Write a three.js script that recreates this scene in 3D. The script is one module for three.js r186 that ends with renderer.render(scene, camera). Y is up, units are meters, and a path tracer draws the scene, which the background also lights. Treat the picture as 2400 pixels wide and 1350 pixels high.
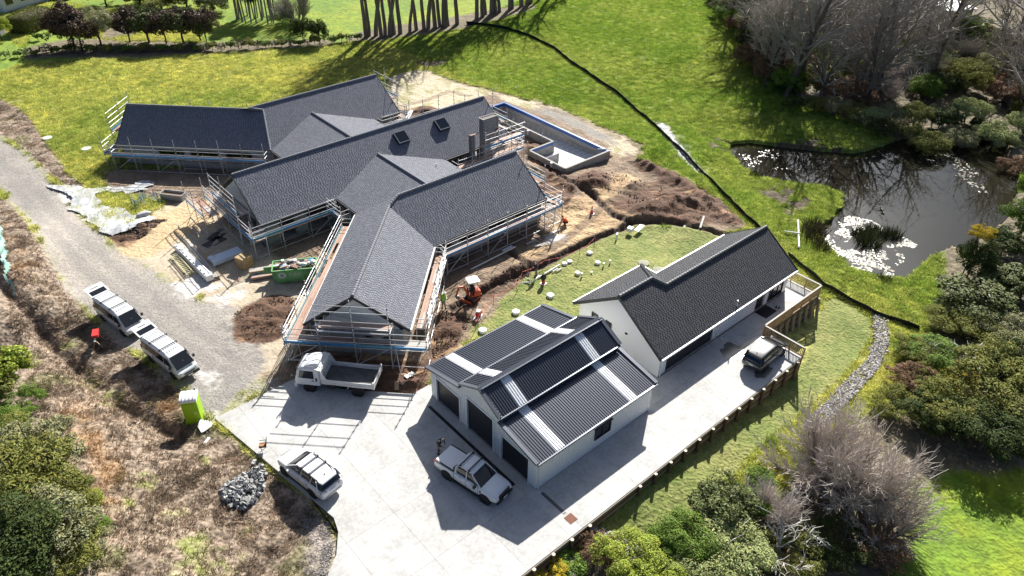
import * as THREE from 'three';
import { mergeGeometries } from 'three/addons/utils/BufferGeometryUtils.js';
import { RoundedBoxGeometry } from 'three/addons/geometries/RoundedBoxGeometry.js';
import { MarchingCubes } from 'three/addons/objects/MarchingCubes.js';

// ---------- camera, sky, sun, exposure ----------
// World axes follow the buildings: x along the shed's ridge, z across it, y up, metres.
const scene = new THREE.Scene();
const TH = THREE.MathUtils.degToRad(41.5), PITCH = THREE.MathUtils.degToRad(36);
const camera = new THREE.PerspectiveCamera(42.19, 16 / 9, 0.5, 4000);
camera.position.set(0, 40.5, 0);
camera.lookAt(Math.sin(TH) * Math.cos(PITCH), 40.5 - Math.sin(PITCH), -Math.cos(TH) * Math.cos(PITCH));
camera.rotateZ(THREE.MathUtils.degToRad(0.9));
const renderer = new THREE.WebGLRenderer();
renderer.toneMapping = THREE.LinearToneMapping;
renderer.toneMappingExposure = 2.15;
renderer.shadowMap.enabled = true;
const SUN_EL = THREE.MathUtils.degToRad(34.5);
const SUN = new THREE.Vector3(0.84 * Math.cos(SUN_EL), Math.sin(SUN_EL), -0.543 * Math.cos(SUN_EL)).normalize();
const sun = new THREE.DirectionalLight(new THREE.Color(1, 0.962, 0.9), 4.95);
sun.target.position.set(40, 0, -55);
sun.position.copy(sun.target.position).addScaledVector(SUN, 150);
sun.castShadow = true; sun.shadow.mapSize.set(4096, 4096);
Object.assign(sun.shadow.camera, { left: -110, right: 110, top: 110, bottom: -110, near: 1, far: 400 });
scene.add(sun, sun.target);

// ---------- seeded random numbers and noise ----------
function rng(seed) { let a = seed >>> 0; return () => { a = (a + 0x6D2B79F5) | 0; let t = Math.imul(a ^ (a >>> 15), 1 | a); t = (t + Math.imul(t ^ (t >>> 7), 61 | t)) ^ t; return ((t ^ (t >>> 14)) >>> 0) / 4294967296; }; }
const hash = (x, y) => { let h = Math.imul(x, 374761393) + Math.imul(y, 668265263) | 0; h = Math.imul(h ^ (h >>> 13), 1274126177); return ((h ^ (h >>> 16)) >>> 0) / 4294967296; };
function vnoise(x, y) {
  const xi = Math.floor(x), yi = Math.floor(y); let fx = x - xi, fy = y - yi;
  fx = fx * fx * (3 - 2 * fx); fy = fy * fy * (3 - 2 * fy);
  const a = hash(xi, yi), b = hash(xi + 1, yi), c = hash(xi, yi + 1), d = hash(xi + 1, yi + 1);
  return a + (b - a) * fx + (c - a) * fy + (a - b - c + d) * fx * fy;
}
const fbm = (x, y, n = 4) => { let s = 0, a = 0.5, t = 0; for (let i = 0; i < n; i++) { s += a * vnoise(x, y); t += a; x = x * 2.03 + 17.1; y = y * 2.03 - 9.7; a *= 0.5; } return s / t; };
const clamp = (x, a = 0, b = 1) => Math.min(b, Math.max(a, x));
const sstep = (a, b, x) => { const t = clamp((x - a) / (b - a)); return t * t * (3 - 2 * t); };
const lerp = (a, b, t) => a + (b - a) * t;

// the sky: clear winter blue with thin broken cirrus all round, brighter haze about the sun
{
  const W = 1024, H = 512, d = new Float32Array(W * H * 4);
  for (let j = 0; j < H; j++) for (let i = 0; i < W; i++) {
    const el = (j + 0.5) / H * Math.PI - Math.PI / 2, az = (i + 0.5) / W * 2 * Math.PI - Math.PI;
    const x = Math.cos(el) * Math.cos(az), y = Math.sin(el), z = Math.cos(el) * Math.sin(az);
    const yy = Math.max(y, 0.0), k = Math.pow(1 - yy, 2.4);
    const c = x * SUN.x + y * SUN.y + z * SUN.z, aur = 0.04 * Math.pow(Math.max(c, 0), 8) + 1.7 * Math.pow(Math.max(c, 0), 30);
    let r = lerp(0.005, 0.028, k) + aur, g = lerp(0.036, 0.08, k) + aur * 0.97, b = lerp(0.118, 0.17, k) + aur * 0.92;
    const s = 1 / (yy + 0.16), cl = fbm(x * s * 1.6 + 40, z * s * 1.6 + 11, 5), cl2 = fbm(x * s * 0.5 + 3, z * s * 0.5 + 31, 3);
    const m = sstep(0.52, 0.74, cl * 0.65 + cl2 * 0.45) * 0.6 * sstep(0.0, 0.06, y), w = 0.17 + aur * 1.5;
    r = lerp(r, w, m); g = lerp(g, w * 1.0, m); b = lerp(b, w * 1.02, m);
    if (y < 0) { const t = sstep(0, 0.15, -y); r = lerp(r, 0.05, t); g = lerp(g, 0.06, t); b = lerp(b, 0.04, t); }
    const o = (j * W + i) * 4; d[o] = r; d[o + 1] = g; d[o + 2] = b; d[o + 3] = 1;
  }
  const t = new THREE.DataTexture(d, W, H, THREE.RGBAFormat, THREE.FloatType);
  t.mapping = THREE.EquirectangularReflectionMapping; t.magFilter = t.minFilter = THREE.LinearFilter; t.needsUpdate = true;
  scene.background = t; scene.environment = t;
}

// ---------- naming and building helpers ----------
const taken = new Map();
function numbered(n) { const k = taken.get(n) || 0; taken.set(n, k + 1); return k ? n + '_' + String(k).padStart(3, '0') : n; }
function tag(o, label, category, group, kind) { o.userData.label = label; o.userData.category = category; if (group) o.userData.group = group; if (kind) o.userData.kind = kind; return o; }
function thing(name, label, category, [x, y, z] = [0, 0, 0], turn = 0, group) {
  const o = new THREE.Group(); o.name = numbered(name); scene.add(o); o.position.set(x, y, z); o.rotation.y = turn;
  return tag(o, label, category, group);
}
function mesh(name, geo, mat, parent = scene) {
  const m = new THREE.Mesh(geo, mat); m.name = parent === scene ? numbered(name) : name; m.castShadow = m.receiveShadow = true; parent.add(m); return m;
}
function struct(name, geo, mat) { const m = mesh(name, geo, mat); m.userData.kind = 'structure'; return m; }
function copyOf(o, label, [x, y, z], turn, scale = 1, group) {
  const c = o.clone(); c.name = numbered(o.name.replace(/_\d{3}$/, '')); scene.add(c); c.position.set(x, y, z); c.rotation.y = turn; c.scale.setScalar(scale);
  c.userData = { ...o.userData, label }; if (group) c.userData.group = group; return c;
}
const V = (x, y, z) => new THREE.Vector3(x, y, z);
const UBOX = new THREE.BoxGeometry(1, 1, 1);
const UTUBE = new THREE.CylinderGeometry(1, 1, 1, 7);
const UDISC = new THREE.CylinderGeometry(1, 1, 1, 20);
const Yax = V(0, 1, 0);
// a straight round bar, its own mesh
function bar(name, a, b, r, mat, parent, geo = UTUBE) {
  const m = mesh(name, geo, mat, parent), d = b.clone().sub(a), L = d.length();
  m.position.copy(a).addScaledVector(d, 0.5); m.scale.set(r, L, r); m.quaternion.setFromUnitVectors(Yax, d.normalize()); return m;
}
// a box mesh: centre, size, turn about y
function box(name, c, s, mat, parent, ry = 0, rx = 0, rz = 0) {
  const m = mesh(name, UBOX, mat, parent); m.position.set(...c); m.scale.set(...s); m.rotation.set(rx, ry, rz, 'YXZ'); return m;
}
// a flat beam between two points, w wide (level), h high
function beam(name, a, b, w, h, mat, parent) {
  const m = mesh(name, UBOX, mat, parent), d = b.clone().sub(a), L = d.length(); d.normalize();
  const side = V(-d.z, 0, d.x); if (side.lengthSq() < 1e-6) side.set(1, 0, 0); side.normalize(); const up = side.clone().cross(d).negate();
  m.position.copy(a).add(b).multiplyScalar(0.5); m.quaternion.setFromRotationMatrix(new THREE.Matrix4().makeBasis(d, up, d.clone().cross(up))); m.scale.set(L, h, w); return m;
}
// collects shapes into one geometry
class MB {
  constructor() { this.g = []; }
  add(g, m) { g = g.index ? g.toNonIndexed() : g.clone(); for (const k of Object.keys(g.attributes)) if (!['position', 'normal', 'uv'].includes(k)) g.deleteAttribute(k); if (m) g.applyMatrix4(m); this.g.push(g); return this; }
  box(cx, cy, cz, sx, sy, sz, ry = 0, rx = 0, rz = 0) { return this.add(UBOX, new THREE.Matrix4().compose(V(cx, cy, cz), new THREE.Quaternion().setFromEuler(new THREE.Euler(rx, ry, rz, 'YXZ')), V(sx, sy, sz))); }
  tube(a, b, r, r2 = r, n = 8) { const d = b.clone().sub(a), L = d.length(); return this.add(new THREE.CylinderGeometry(r2, r, L, n), new THREE.Matrix4().compose(a.clone().add(b).multiplyScalar(0.5), new THREE.Quaternion().setFromUnitVectors(Yax, d.normalize()), V(1, 1, 1))); }
  geo() { return mergeGeometries(this.g); }
  build(name, mat, parent) { return mesh(name, this.geo(), mat, parent); }
}
// a plan polygon [[x,z]...] raised from y0 to y1 (numbers or functions of x,z)
function prism(poly, y0, y1) {
  const f0 = typeof y0 === 'function' ? y0 : () => y0, f1 = typeof y1 === 'function' ? y1 : () => y1;
  let P = poly.map(([x, z]) => new THREE.Vector2(x, z)); if (THREE.ShapeUtils.area(P) < 0) P.reverse();
  const tri = THREE.ShapeUtils.triangulateShape(P, []), pos = [], uv = [], put = (x, y, z, u, v) => { pos.push(x, y, z); uv.push(u, v); };
  for (const [a, b, c] of tri) { for (const i of [a, c, b]) put(P[i].x, f1(P[i].x, P[i].y), P[i].y, P[i].x, P[i].y); for (const i of [a, b, c]) put(P[i].x, f0(P[i].x, P[i].y), P[i].y, P[i].x, P[i].y); }
  let s = 0;
  for (let i = 0; i < P.length; i++) {
    const a = P[i], b = P[(i + 1) % P.length], L = a.distanceTo(b), q = [[a, f0, s], [a, f1, s], [b, f1, s + L], [a, f0, s], [b, f1, s + L], [b, f0, s + L]];
    for (const [p, f, u] of q) put(p.x, f(p.x, p.y), p.y, u, f(p.x, p.y)); s += L;
  }
  const g = new THREE.BufferGeometry(); g.setAttribute('position', new THREE.Float32BufferAttribute(pos, 3)); g.setAttribute('uv', new THREE.Float32BufferAttribute(uv, 2)); g.computeVertexNormals(); return g;
}
// clip a polygon [[x,z]...] to a half plane n.p >= d
function clipPoly(poly, nx, nz, d) {
  const out = []; for (let i = 0; i < poly.length; i++) {
    const a = poly[i], b = poly[(i + 1) % poly.length], da = a[0] * nx + a[1] * nz - d, db = b[0] * nx + b[1] * nz - d;
    if (da >= 0) out.push(a); if (da * db < 0) { const t = da / (da - db); out.push([lerp(a[0], b[0], t), lerp(a[1], b[1], t)]); }
  } return out;
}
function inPoly(poly, x, z) { let c = false; for (let i = 0, j = poly.length - 1; i < poly.length; j = i++) { const [xi, zi] = poly[i], [xj, zj] = poly[j]; if ((zi > z) !== (zj > z) && x < (xj - xi) * (z - zi) / (zj - zi) + xi) c = !c; } return c; }
function distLine(pl, x, z) { let m = 1e9; for (let i = 0; i + 1 < pl.length; i++) { const [ax, az] = pl[i], [bx, bz] = pl[i + 1], dx = bx - ax, dz = bz - az, t = clamp(((x - ax) * dx + (z - az) * dz) / (dx * dx + dz * dz)); m = Math.min(m, Math.hypot(x - ax - dx * t, z - az - dz * t)); } return m; }
// noise-textured material helper: a small tiling texture in metres
function noiseTex(size, f, srgb) {
  const d = new Uint8Array(size * size * 4); for (let j = 0; j < size; j++) for (let i = 0; i < size; i++) { const c = f(i / size, j / size), o = (j * size + i) * 4; d[o] = c[0] * 255; d[o + 1] = c[1] * 255; d[o + 2] = c[2] * 255; d[o + 3] = 255; }
  const t = new THREE.DataTexture(d, size, size); t.wrapS = t.wrapT = THREE.RepeatWrapping; t.magFilter = THREE.LinearFilter; if (srgb) t.colorSpace = THREE.SRGBColorSpace; t.needsUpdate = true; return t;
}
const lin = (r, g, b) => new THREE.Color().setRGB(r, g, b);
const mat = (r, g, b, rough = 0.8, metal = 0, extra = {}) => new THREE.MeshStandardMaterial({ color: lin(r, g, b), roughness: rough, metalness: metal, ...extra });
// periodic noise for tiling textures
function tnoise(u, v, p, seed) { const x = u * p, y = v * p, xi = Math.floor(x), yi = Math.floor(y); let fx = x - xi, fy = y - yi; fx = fx * fx * (3 - 2 * fx); fy = fy * fy * (3 - 2 * fy); const q = (a, b) => hash(((a % p) + p) % p + seed * 977, ((b % p) + p) % p + seed * 131); const a = q(xi, yi), b = q(xi + 1, yi), c = q(xi, yi + 1), d = q(xi + 1, yi + 1); return a + (b - a) * fx + (c - a) * fy + (a - b - c + d) * fx * fy; }
const grainTex = noiseTex(256, (u, v) => { const n = 0.35 * tnoise(u, v, 128, 1) + 0.3 * tnoise(u, v, 40, 2) + 0.35 * tnoise(u, v, 9, 3); const k = 0.72 + 0.28 * n; return [k, k, k]; });
const dirtyTex = noiseTex(256, (u, v) => { const n = 0.3 * tnoise(u, v, 64, 4) + 0.4 * tnoise(u, v, 12, 5) + 0.3 * tnoise(u, v, 4, 6); const k = 0.6 + 0.4 * sstep(0.25, 0.6, n); return [k, k * 0.985, k * 0.96]; });
const M = {
  shingle: mat(0.19, 0.2, 0.232, 0.85), shingleBase: mat(0.09, 0.096, 0.114, 0.9), shingleDark: mat(0.072, 0.075, 0.084, 0.8), shingleDarkBase: mat(0.036, 0.038, 0.043, 0.9),
  cap: mat(0.17, 0.178, 0.2, 0.8), capDark: mat(0.1, 0.105, 0.115, 0.6),
  fascia: mat(0.025, 0.027, 0.03, 0.6), gutterWhite: mat(0.72, 0.72, 0.7, 0.4), block: mat(0.36, 0.36, 0.355, 0.9, 0, { map: grainTex }), joint: mat(0.16, 0.16, 0.155, 0.95),
  gable: mat(0.62, 0.64, 0.66, 0.8, 0, { map: dirtyTex }), render: mat(0.84, 0.85, 0.84, 0.85), trim: mat(0.7, 0.71, 0.7, 0.5), slabFloor: mat(0.42, 0.39, 0.36, 0.9, 0, { map: dirtyTex }),
  galv: mat(0.6, 0.61, 0.62, 0.42, 0.45), galvOld: mat(0.42, 0.42, 0.42, 0.55, 0.35), coupler: mat(0.2, 0.2, 0.21, 0.6, 0.6), blueBoard: mat(0.05, 0.26, 0.52, 0.6), blueDark: mat(0.022, 0.11, 0.25, 0.65), tealBoard: mat(0.1, 0.33, 0.42, 0.6),
  plank: mat(0.42, 0.26, 0.19, 0.85, 0, { map: dirtyTex }), plank2: mat(0.5, 0.34, 0.27, 0.85, 0, { map: dirtyTex }), plankGrey: mat(0.42, 0.40, 0.36, 0.85), timber: mat(0.38, 0.27, 0.16, 0.8), timberGrey: mat(0.3, 0.26, 0.21, 0.85), timberDark: mat(0.14, 0.09, 0.055, 0.85), postEnd: mat(0.55, 0.5, 0.4, 0.8),
  roofMetal: mat(0.062, 0.07, 0.09, 0.34, 0.4), roofTrim: mat(0.11, 0.12, 0.145, 0.35, 0.3), clad: mat(0.8, 0.81, 0.79, 0.5), roller: mat(0.022, 0.024, 0.028, 0.45), translucent: new THREE.MeshPhysicalMaterial({ color: lin(0.9, 0.91, 0.91), roughness: 0.4, transmission: 0.15, thickness: 0 }),
  glass: new THREE.MeshPhysicalMaterial({ color: lin(0.012, 0.014, 0.017), roughness: 0.06, clearcoat: 0.5, clearcoatRoughness: 0.03 }), frame: mat(0.02, 0.02, 0.022, 0.5),
  black: mat(0.008, 0.008, 0.009, 0.6), rubber: mat(0.014, 0.014, 0.015, 0.85), white: mat(0.75, 0.75, 0.74, 0.5), pvc: mat(0.66, 0.67, 0.66, 0.45), concrete: mat(0.38, 0.37, 0.35, 0.9, 0, { map: dirtyTex }), red: mat(0.5, 0.03, 0.025, 0.5), orange: mat(0.75, 0.16, 0.02, 0.5),
};

// ---------- the ground ----------
const cT = Math.cos(TH), sT = Math.sin(TH);
const toWorld = (a, b) => [a * cT - b * sT, a * sT + b * cT], toLocal = (x, z) => [x * cT + z * sT, -x * sT + z * cT];
const CP = [[9.2,-43.37,0],[18.41,-34.72,0],[22.6,-23.07,0],[26.07,-57.78,0],[19.71,-58.4,0],[29.28,-68.14,0],[11.84,-69.47,0.1],[24.9,-38.42,0],[45.79,-39.36,0],[59.14,-39.52,-0.4],[45.82,-45.37,0],[33.57,-40.77,0],[45.77,-33.91,0],[55.02,-55.01,-0.2],[60.51,-87.99,0],[54.24,-101.52,0.2],[16.18,-82.48,0.1],[11.6,-89.43,0.4],[7.6,-68.17,0.2],[15.43,-25.24,0],[11.09,-25.36,0],[18.58,-20.61,-0.1],[27.45,-21.81,0],[38.81,-23.41,0],[47.12,-23.21,0],[38.54,-30.43,0],[8.45,-94.22,0.6],[8.39,-103.43,1],[2.36,-73.27,2.2],[2.19,-64.74,1.4],[2.96,-60.71,-0.2],[3.83,-54.66,-0.3],[5.01,-49.45,-0.4],[6.48,-44.78,-0.4],[0.72,-53.65,1.4],[1.8,-46.81,1.6],[-1.68,-45.8,3.2],[-1.74,-39.4,3.4],[2.54,-40.6,1.3],[-4.9,-33.97,5.5],[0.09,-32.51,2.2],[5.43,-37.72,0.4],[7.25,-32.31,-0.1],[8.29,-28.69,-0.2],[7.79,-42.46,-0.3],[9.37,-39.54,-0.3],[9.88,-34.72,-0.35],[10.75,-29.97,-0.35],[24.75,-18.4,-0.5],[28.19,-18.47,-0.6],[33.0,-18.61,-0.9],[38.43,-18.8,-1.3],[44.0,-18.66,-1.6],[49.61,-18.96,-1.9],[57.92,-22.03,-2],[62.78,-24.72,-1.8],[57.15,-18.33,-2.3],[45.46,-15.61,-2.1],[35.27,-16.44,-1.6],[28.39,-16.3,-1.3],[25.09,-17.45,-1.6],[25.91,-16.24,-2.2],[29.1,-13.51,-2.2],[21.22,-18.24,-2],[56.3,-6.59,-3.2],[46.03,-2.38,-3.4],[38.85,-8.12,-3],[70.03,-16.37,-2.6],[84.35,-14.2,-2.6],[34.23,-8.6,-3],[66.68,-7.58,-3],[67.86,-46.36,-1.0],[66.58,-40.39,-1.4],[62.53,-34.12,-1.3],[71.19,-56.03,-0.5],[77.68,-54.05,-1.7],[84.8,-52.21,-2.5],[74.55,-35.83,-2.3],[64.84,-29.72,-2.2],[78.78,-32.77,-2.5],[64.11,-22.08,-2.5],[74.47,-18.35,-2.6],[66.02,-19.57,-2.5],[61.63,-27.78,-1.9],[75.05,-43.88,-2.4],[89.59,-59.6,-1.8],[88.18,-47.67,-2.5],[105.31,-59.08,-2.2],[101.24,-42.38,-2.5],[122.79,-33.78,-2.2],[101.22,-82.25,-0.5],[82.24,-83.56,-0.4],[94.42,-107.95,0],[65.71,-112.49,0.5],[36.78,-124.12,0.6],[14.62,-132.25,1.2],[63.82,-132.96,0.6],[39.37,-151.38,0.8],[186.39,-51.3,-1],[146.95,-76.86,-1.5],[13.42,-105.01,0.7],[36.25,-106.66,0.3],[76.33,-92.37,-0.1]];
const DRIVE = [[9.36, -43.52], [11.56, -30.1], [11.25, -29.0], [10.3, -27.6], [8.6, -26.2], [4, -23.5], [4, -19.1], [48.9, -19.1], [48.9, -22.9], [57.9, -22.9], [57.9, -27.2], [56, -27.2], [56, -25.1], [37.9, -25.1], [37.9, -34.0], [35.4, -34.0], [35.4, -36.2], [22, -36.2], [18.2, -40.0], [16.2, -43.6]];
const DRIVE_IN = [[9.9, -43.3], [12.1, -30.1], [11.7, -28.8], [9, -25.8], [4, -23], [4, -19.6], [48.4, -19.6], [48.4, -23.4], [57.4, -23.4], [57.4, -33.5], [36, -34.5], [36, -36.2], [22, -36.2], [18.2, -40.0], [16.2, -43.4]];
const WATER = -3.0;
const POND = [[83.08,-50.64],[84.40,-50.76],[86.79,-49.32],[88.79,-45.94],[91.65,-41.89],[94.62,-38.61],[99.20,-37.38],[103.75,-36.63],[110.23,-34.23],[114.97,-30.33],[112.18,-25.85],[102.92,-20.84],[94.14,-18.56],[88.54,-18.28],[81.38,-18.56],[80.82,-19.90],[76.86,-20.19],[73.45,-19.95],[70.93,-20.09],[69.44,-21.14],[68.60,-22.52],[67.99,-24.52],[69.39,-27.49],[71.43,-30.21],[74.27,-31.36],[76.51,-31.33],[79.54,-31.97],[82.29,-33.41],[82.38,-35.27],[80.74,-37.76],[78.99,-39.64],[78.10,-42.10],[78.39,-44.83],[80.17,-48.06]];
const POOL = [[61.3, -76.0], [64.9, -76.0], [64.9, -55.3], [57.1, -55.3], [57.1, -62.0], [61.3, -62.0]];
const DITCH = [[0.91,-75.05],[1.70,-67.54],[2.56,-61.46],[2.97,-56.93],[3.88,-52.92],[4.72,-49.17],[5.63,-46.39],[6.86,-43.86]];
const MOUNDS = [ // x, z, radius, height, stretch angle, stretch
  [57.95,-51.54, 2.2, 1.0, 0, 1], [52.59,-49.42, 1.7, 0.7, 0, 1], [60.60,-43.08, 2.6, 1.1, 0.2, 1.6], [56.96,-43.37, 1.8, 0.8, 0, 1.3], [61.91,-48.62, 1.3, 0.6, 0, 1.2], [58.28,-62.83, 1.3, 0.7, 0, 1.2], [63.57,-41.85, 1.6, 0.8, 0.4, 1.5],
  [51.61,-81.51, 1.3, 0.6, 0, 1], [54.79,-80.04, 1.8, 0.8, 0, 1], [17.00,-52.70, 2.2, 0.28, 0, 1.2], [17.73,-50.17, 1.6, 0.25, 0, 1], [28.51,-40.35, 1.4, 0.3, 0, 1], [29.50,-42.59, 1.0, 0.3, 0, 1], [14.32,-73.75, 1.4, 0.35, 0.6, 2], [35.90,-44.84, 1.8, 0.35, 0.5, 2], [39.54,-44.12, 1.2, 0.4, 0, 1.4], [2.16,-36.62, 1.2, 0.3, 0, 1.3], [31.66,-36.22, 0.1, 0.01, 0, 1]];
const BERMS = [[[[67.09,-52.47],[67.21,-48.53],[66.81,-44.38],[65.78,-40.01],[64.08,-35.41]], 0.9, 0.55], [[[55.01,-59.45],[55.48,-55.50],[54.82,-52.01]], 0.7, 0.4]];
const TRENCHES = [[[[30.77,-42.72],[33.90,-43.00],[37.52,-43.03],[40.46,-42.69],[45.16,-42.83],[49.40,-42.81],[54.31,-42.67]], 0.42, 0.5], [[[54.45,-42.78],[54.44,-45.09],[55.74,-49.53],[55.66,-53.55],[56.33,-58.62]], 0.4, 0.35], [[[54.58,-42.87],[57.59,-40.60],[59.83,-37.82],[62.47,-34.84]], 0.42, 0.4], [[[40.46,-42.69],[40.52,-44.93],[40.78,-46.49]], 0.3, 0.4]];
const inPondBox = (x, z) => x > 50 && z > -60;
function height(x, z) {
  let s = 0, t = 0; for (const [cx, cz, cy] of CP) { const dx = cx - x, dz = cz - z, q = 1 / (dx * dx + dz * dz + 6), w = q * q; s += w * cy; t += w; }
  let h = s / t;
  if (x > 0 && x < 60 && z > -46 && z < -18 && inPoly(DRIVE_IN, x, z)) return Math.min(h, 0) - 0.25;
  if (x > 56 && x < 66 && z < -54 && z > -77 && inPoly(POOL, x, z)) return -2.4;
  for (const [mx, mz, r, mh, an, st] of MOUNDS) { const dx = x - mx, dz = z - mz; if (Math.abs(dx) + Math.abs(dz) < r * 4) { const c = Math.cos(an), n = Math.sin(an), p = (dx * c + dz * n) / st, q = -dx * n + dz * c, d = (p * p + q * q) / (r * r); h += mh * Math.exp(-d * 1.4) * (0.75 + 0.5 * fbm(x * 1.7, z * 1.7, 3)); } }
  if (x > 20 && x < 75 && z < -30) {
    for (const [pl, w, bh] of BERMS) { const d = distLine(pl, x, z); if (d < 3) h += bh * Math.exp(-(d * d) / (w * w)) * (0.6 + 0.8 * fbm(x, z, 3)); }
    for (const [pl, w, dp] of TRENCHES) { const d = distLine(pl, x, z); if (d < 2.5) { h -= dp * (1 - sstep(w * 0.55, w, d + (fbm(x * 3, z * 3, 2) - 0.5) * 0.2)); h += 0.14 * Math.exp(-((d - w - 0.35) ** 2) / 0.12) * fbm(x * 2, z * 2, 2); } }
  }
  if (x < 14) { const d = distLine(DITCH, x, z); if (d < 4) h -= 0.7 * Math.exp(-d * d / 0.5) * (0.5 + fbm(x * 0.8, z * 0.8, 3)); }
  if (inPondBox(x, z)) { const w = 0.35 * (fbm(x * 0.9, z * 0.9, 3) - 0.5) * 2; if (inPoly(POND, x + w, z + w)) h = WATER - 0.6; else h = Math.max(h, WATER + 0.18); }
  return h;
}
// region masks, drawn as plan polygons on a coarse grid in the paddock's frame and blurred
const GA0 = -165, GA1 = 170, GB0 = -240, GB1 = -14, GRES = 0.25, MW = Math.round((GA1 - GA0) / GRES), MH = Math.round((GB1 - GB0) / GRES);
function mask(polys, blur = 2) {
  const c = document.createElement('canvas'); c.width = MW; c.height = MH; const g = c.getContext('2d'); g.fillStyle = '#fff';
  for (const p of polys) { g.beginPath(); p.forEach(([x, z], i) => { const [a, b] = toLocal(x, z), u = (a - GA0) / GRES, v = (b - GB0) / GRES; i ? g.lineTo(u, v) : g.moveTo(u, v); }); g.closePath(); g.fill(); }
  const d = g.getImageData(0, 0, MW, MH).data; let m = new Float32Array(MW * MH), n = new Float32Array(MW * MH); for (let i = 0; i < m.length; i++) m[i] = d[i * 4 + 3] / 255;
  for (let pass = 0; pass < 2; pass++) {
    for (let y = 0; y < MH; y++) { let s = 0; for (let x = -blur; x < MW; x++) { if (x + blur < MW) s += m[y * MW + Math.min(MW - 1, x + blur)]; if (x - blur - 1 >= 0) s -= m[y * MW + x - blur - 1]; if (x >= 0) n[y * MW + x] = s / (2 * blur + 1); } }
    for (let x = 0; x < MW; x++) { let s = 0; for (let y = -blur; y < MH; y++) { if (y + blur < MH) s += n[(y + blur) * MW + x]; if (y - blur - 1 >= 0) s -= n[(y - blur - 1) * MW + x]; if (y >= 0) m[y * MW + x] = s / (2 * blur + 1); } }
  }
  return (x, z) => { const [a, b] = toLocal(x, z), u = (a - GA0) / GRES - 0.5, v = (b - GB0) / GRES - 0.5, i = Math.floor(u), j = Math.floor(v); if (i < 0 || j < 0 || i >= MW - 1 || j >= MH - 1) return 0; const fx = u - i, fy = v - j, o = j * MW + i; return (m[o] * (1 - fx) + m[o + 1] * fx) * (1 - fy) + (m[o + MW] * (1 - fx) + m[o + MW + 1] * fx) * fy; };
}
const stroke = (pl, w) => pl.slice(0, -1).map((p, i) => { const q = pl[i + 1], dx = q[0] - p[0], dz = q[1] - p[1], L = Math.hypot(dx, dz) || 1, nx = -dz / L * w, nz = dx / L * w, ex = dx / L * w, ez = dz / L * w; return [[p[0] + nx - ex, p[1] + nz - ez], [q[0] + nx + ex, q[1] + nz + ez], [q[0] - nx + ex, q[1] - nz + ez], [p[0] - nx - ex, p[1] - nz - ez]]; });
const R_SITE = mask([[[15.55,-88.94],[22.60,-84.34],[32.30,-80.16],[50.35,-83.75],[58.29,-93.05],[64.14,-93.05],[64.51,-88.11],[66.74,-80.80],[71.16,-71.91],[71.09,-61.92],[70.49,-55.05],[68.94,-53.19],[66.60,-53.01],[68.08,-49.14],[67.97,-43.90],[66.52,-39.17],[64.70,-34.26],[60.42,-37.64],[54.36,-42.52],[50.72,-42.85],[44.84,-43.12],[37.04,-41.27],[32.31,-39.84],[28.81,-38.67],[24.70,-37.27],[22.36,-34.89],[15.18,-41.62],[13.82,-44.58],[13.41,-51.50],[16.76,-69.29],[17.30,-75.31],[18.85,-77.68],[16.11,-82.28],[14.32,-85.11]]], 3);
const R_ROAD = mask([[[6.87,-109.84],[8.62,-104.55],[9.91,-98.38],[10.58,-88.94],[10.37,-78.81],[11.77,-70.47],[13.34,-62.50],[14.42,-58.37],[16.51,-55.04],[16.07,-50.73],[14.71,-46.38],[12.71,-45.22],[9.34,-43.38],[8.95,-45.18],[8.95,-48.46],[8.08,-52.37],[6.88,-57.80],[6.26,-61.77],[5.86,-65.47],[5.91,-72.72],[6.23,-82.90],[5.54,-90.83],[4.39,-97.37]]], 3);
const R_TAN = mask([[[11.63,-72.49],[15.12,-75.36],[18.67,-76.58],[21.92,-75.38],[22.06,-67.18],[23.09,-56.48],[22.61,-51.60],[17.52,-46.00],[14.77,-45.04],[12.31,-45.87],[12.22,-50.44],[14.85,-54.79],[13.69,-61.39],[12.20,-68.17]]], 4);
const R_SAND = mask([[[11.35,-72.23],[13.68,-74.87],[18.32,-75.65],[22.20,-74.92],[20.73,-70.35],[16.76,-69.29],[13.71,-67.86],[11.71,-69.07]]], 3);
const R_SOIL = mask([[[15.69,-54.50],[17.80,-55.22],[20.28,-54.40],[21.15,-52.83],[18.54,-49.42],[16.93,-48.57],[14.91,-49.90],[14.42,-52.09]], [[23.06,-36.72],[26.61,-40.50],[29.55,-42.98],[30.83,-41.88],[31.93,-40.55],[28.53,-38.90],[24.70,-37.27]], [[30.97,-42.98],[34.96,-43.69],[38.94,-44.06],[41.73,-43.78],[43.67,-43.11],[39.34,-42.06],[33.59,-42.00],[30.83,-41.88]], [[53.97,-53.20],[61.24,-54.09],[61.09,-51.15],[58.57,-49.50],[55.58,-50.70]], [[55.59,-47.38],[60.91,-48.96],[66.33,-47.69],[68.15,-42.78],[65.66,-36.85],[60.21,-38.06],[55.20,-43.26]], [[53.80,-58.85],[54.30,-54.25],[54.80,-51.28],[50.60,-48.38],[50.84,-51.99]], [[66.82,-53.57],[68.54,-49.51],[67.77,-40.67],[64.88,-34.65],[63.22,-36.81],[65.87,-45.40],[65.54,-51.71]], [[58.65,-65.50],[61.11,-64.55],[58.12,-58.26],[55.50,-51.98],[54.26,-55.64]], [[50.35,-83.75],[56.34,-81.19],[56.73,-78.76],[52.25,-77.48],[49.13,-79.85]], [[11.18,-74.15],[15.80,-74.82],[17.32,-73.59],[13.85,-71.74],[11.71,-71.49]], [[18.02,-47.67],[19.12,-44.67],[24.64,-38.65],[22.75,-35.15],[20.25,-37.55],[15.85,-42.87]]], 2);
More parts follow.
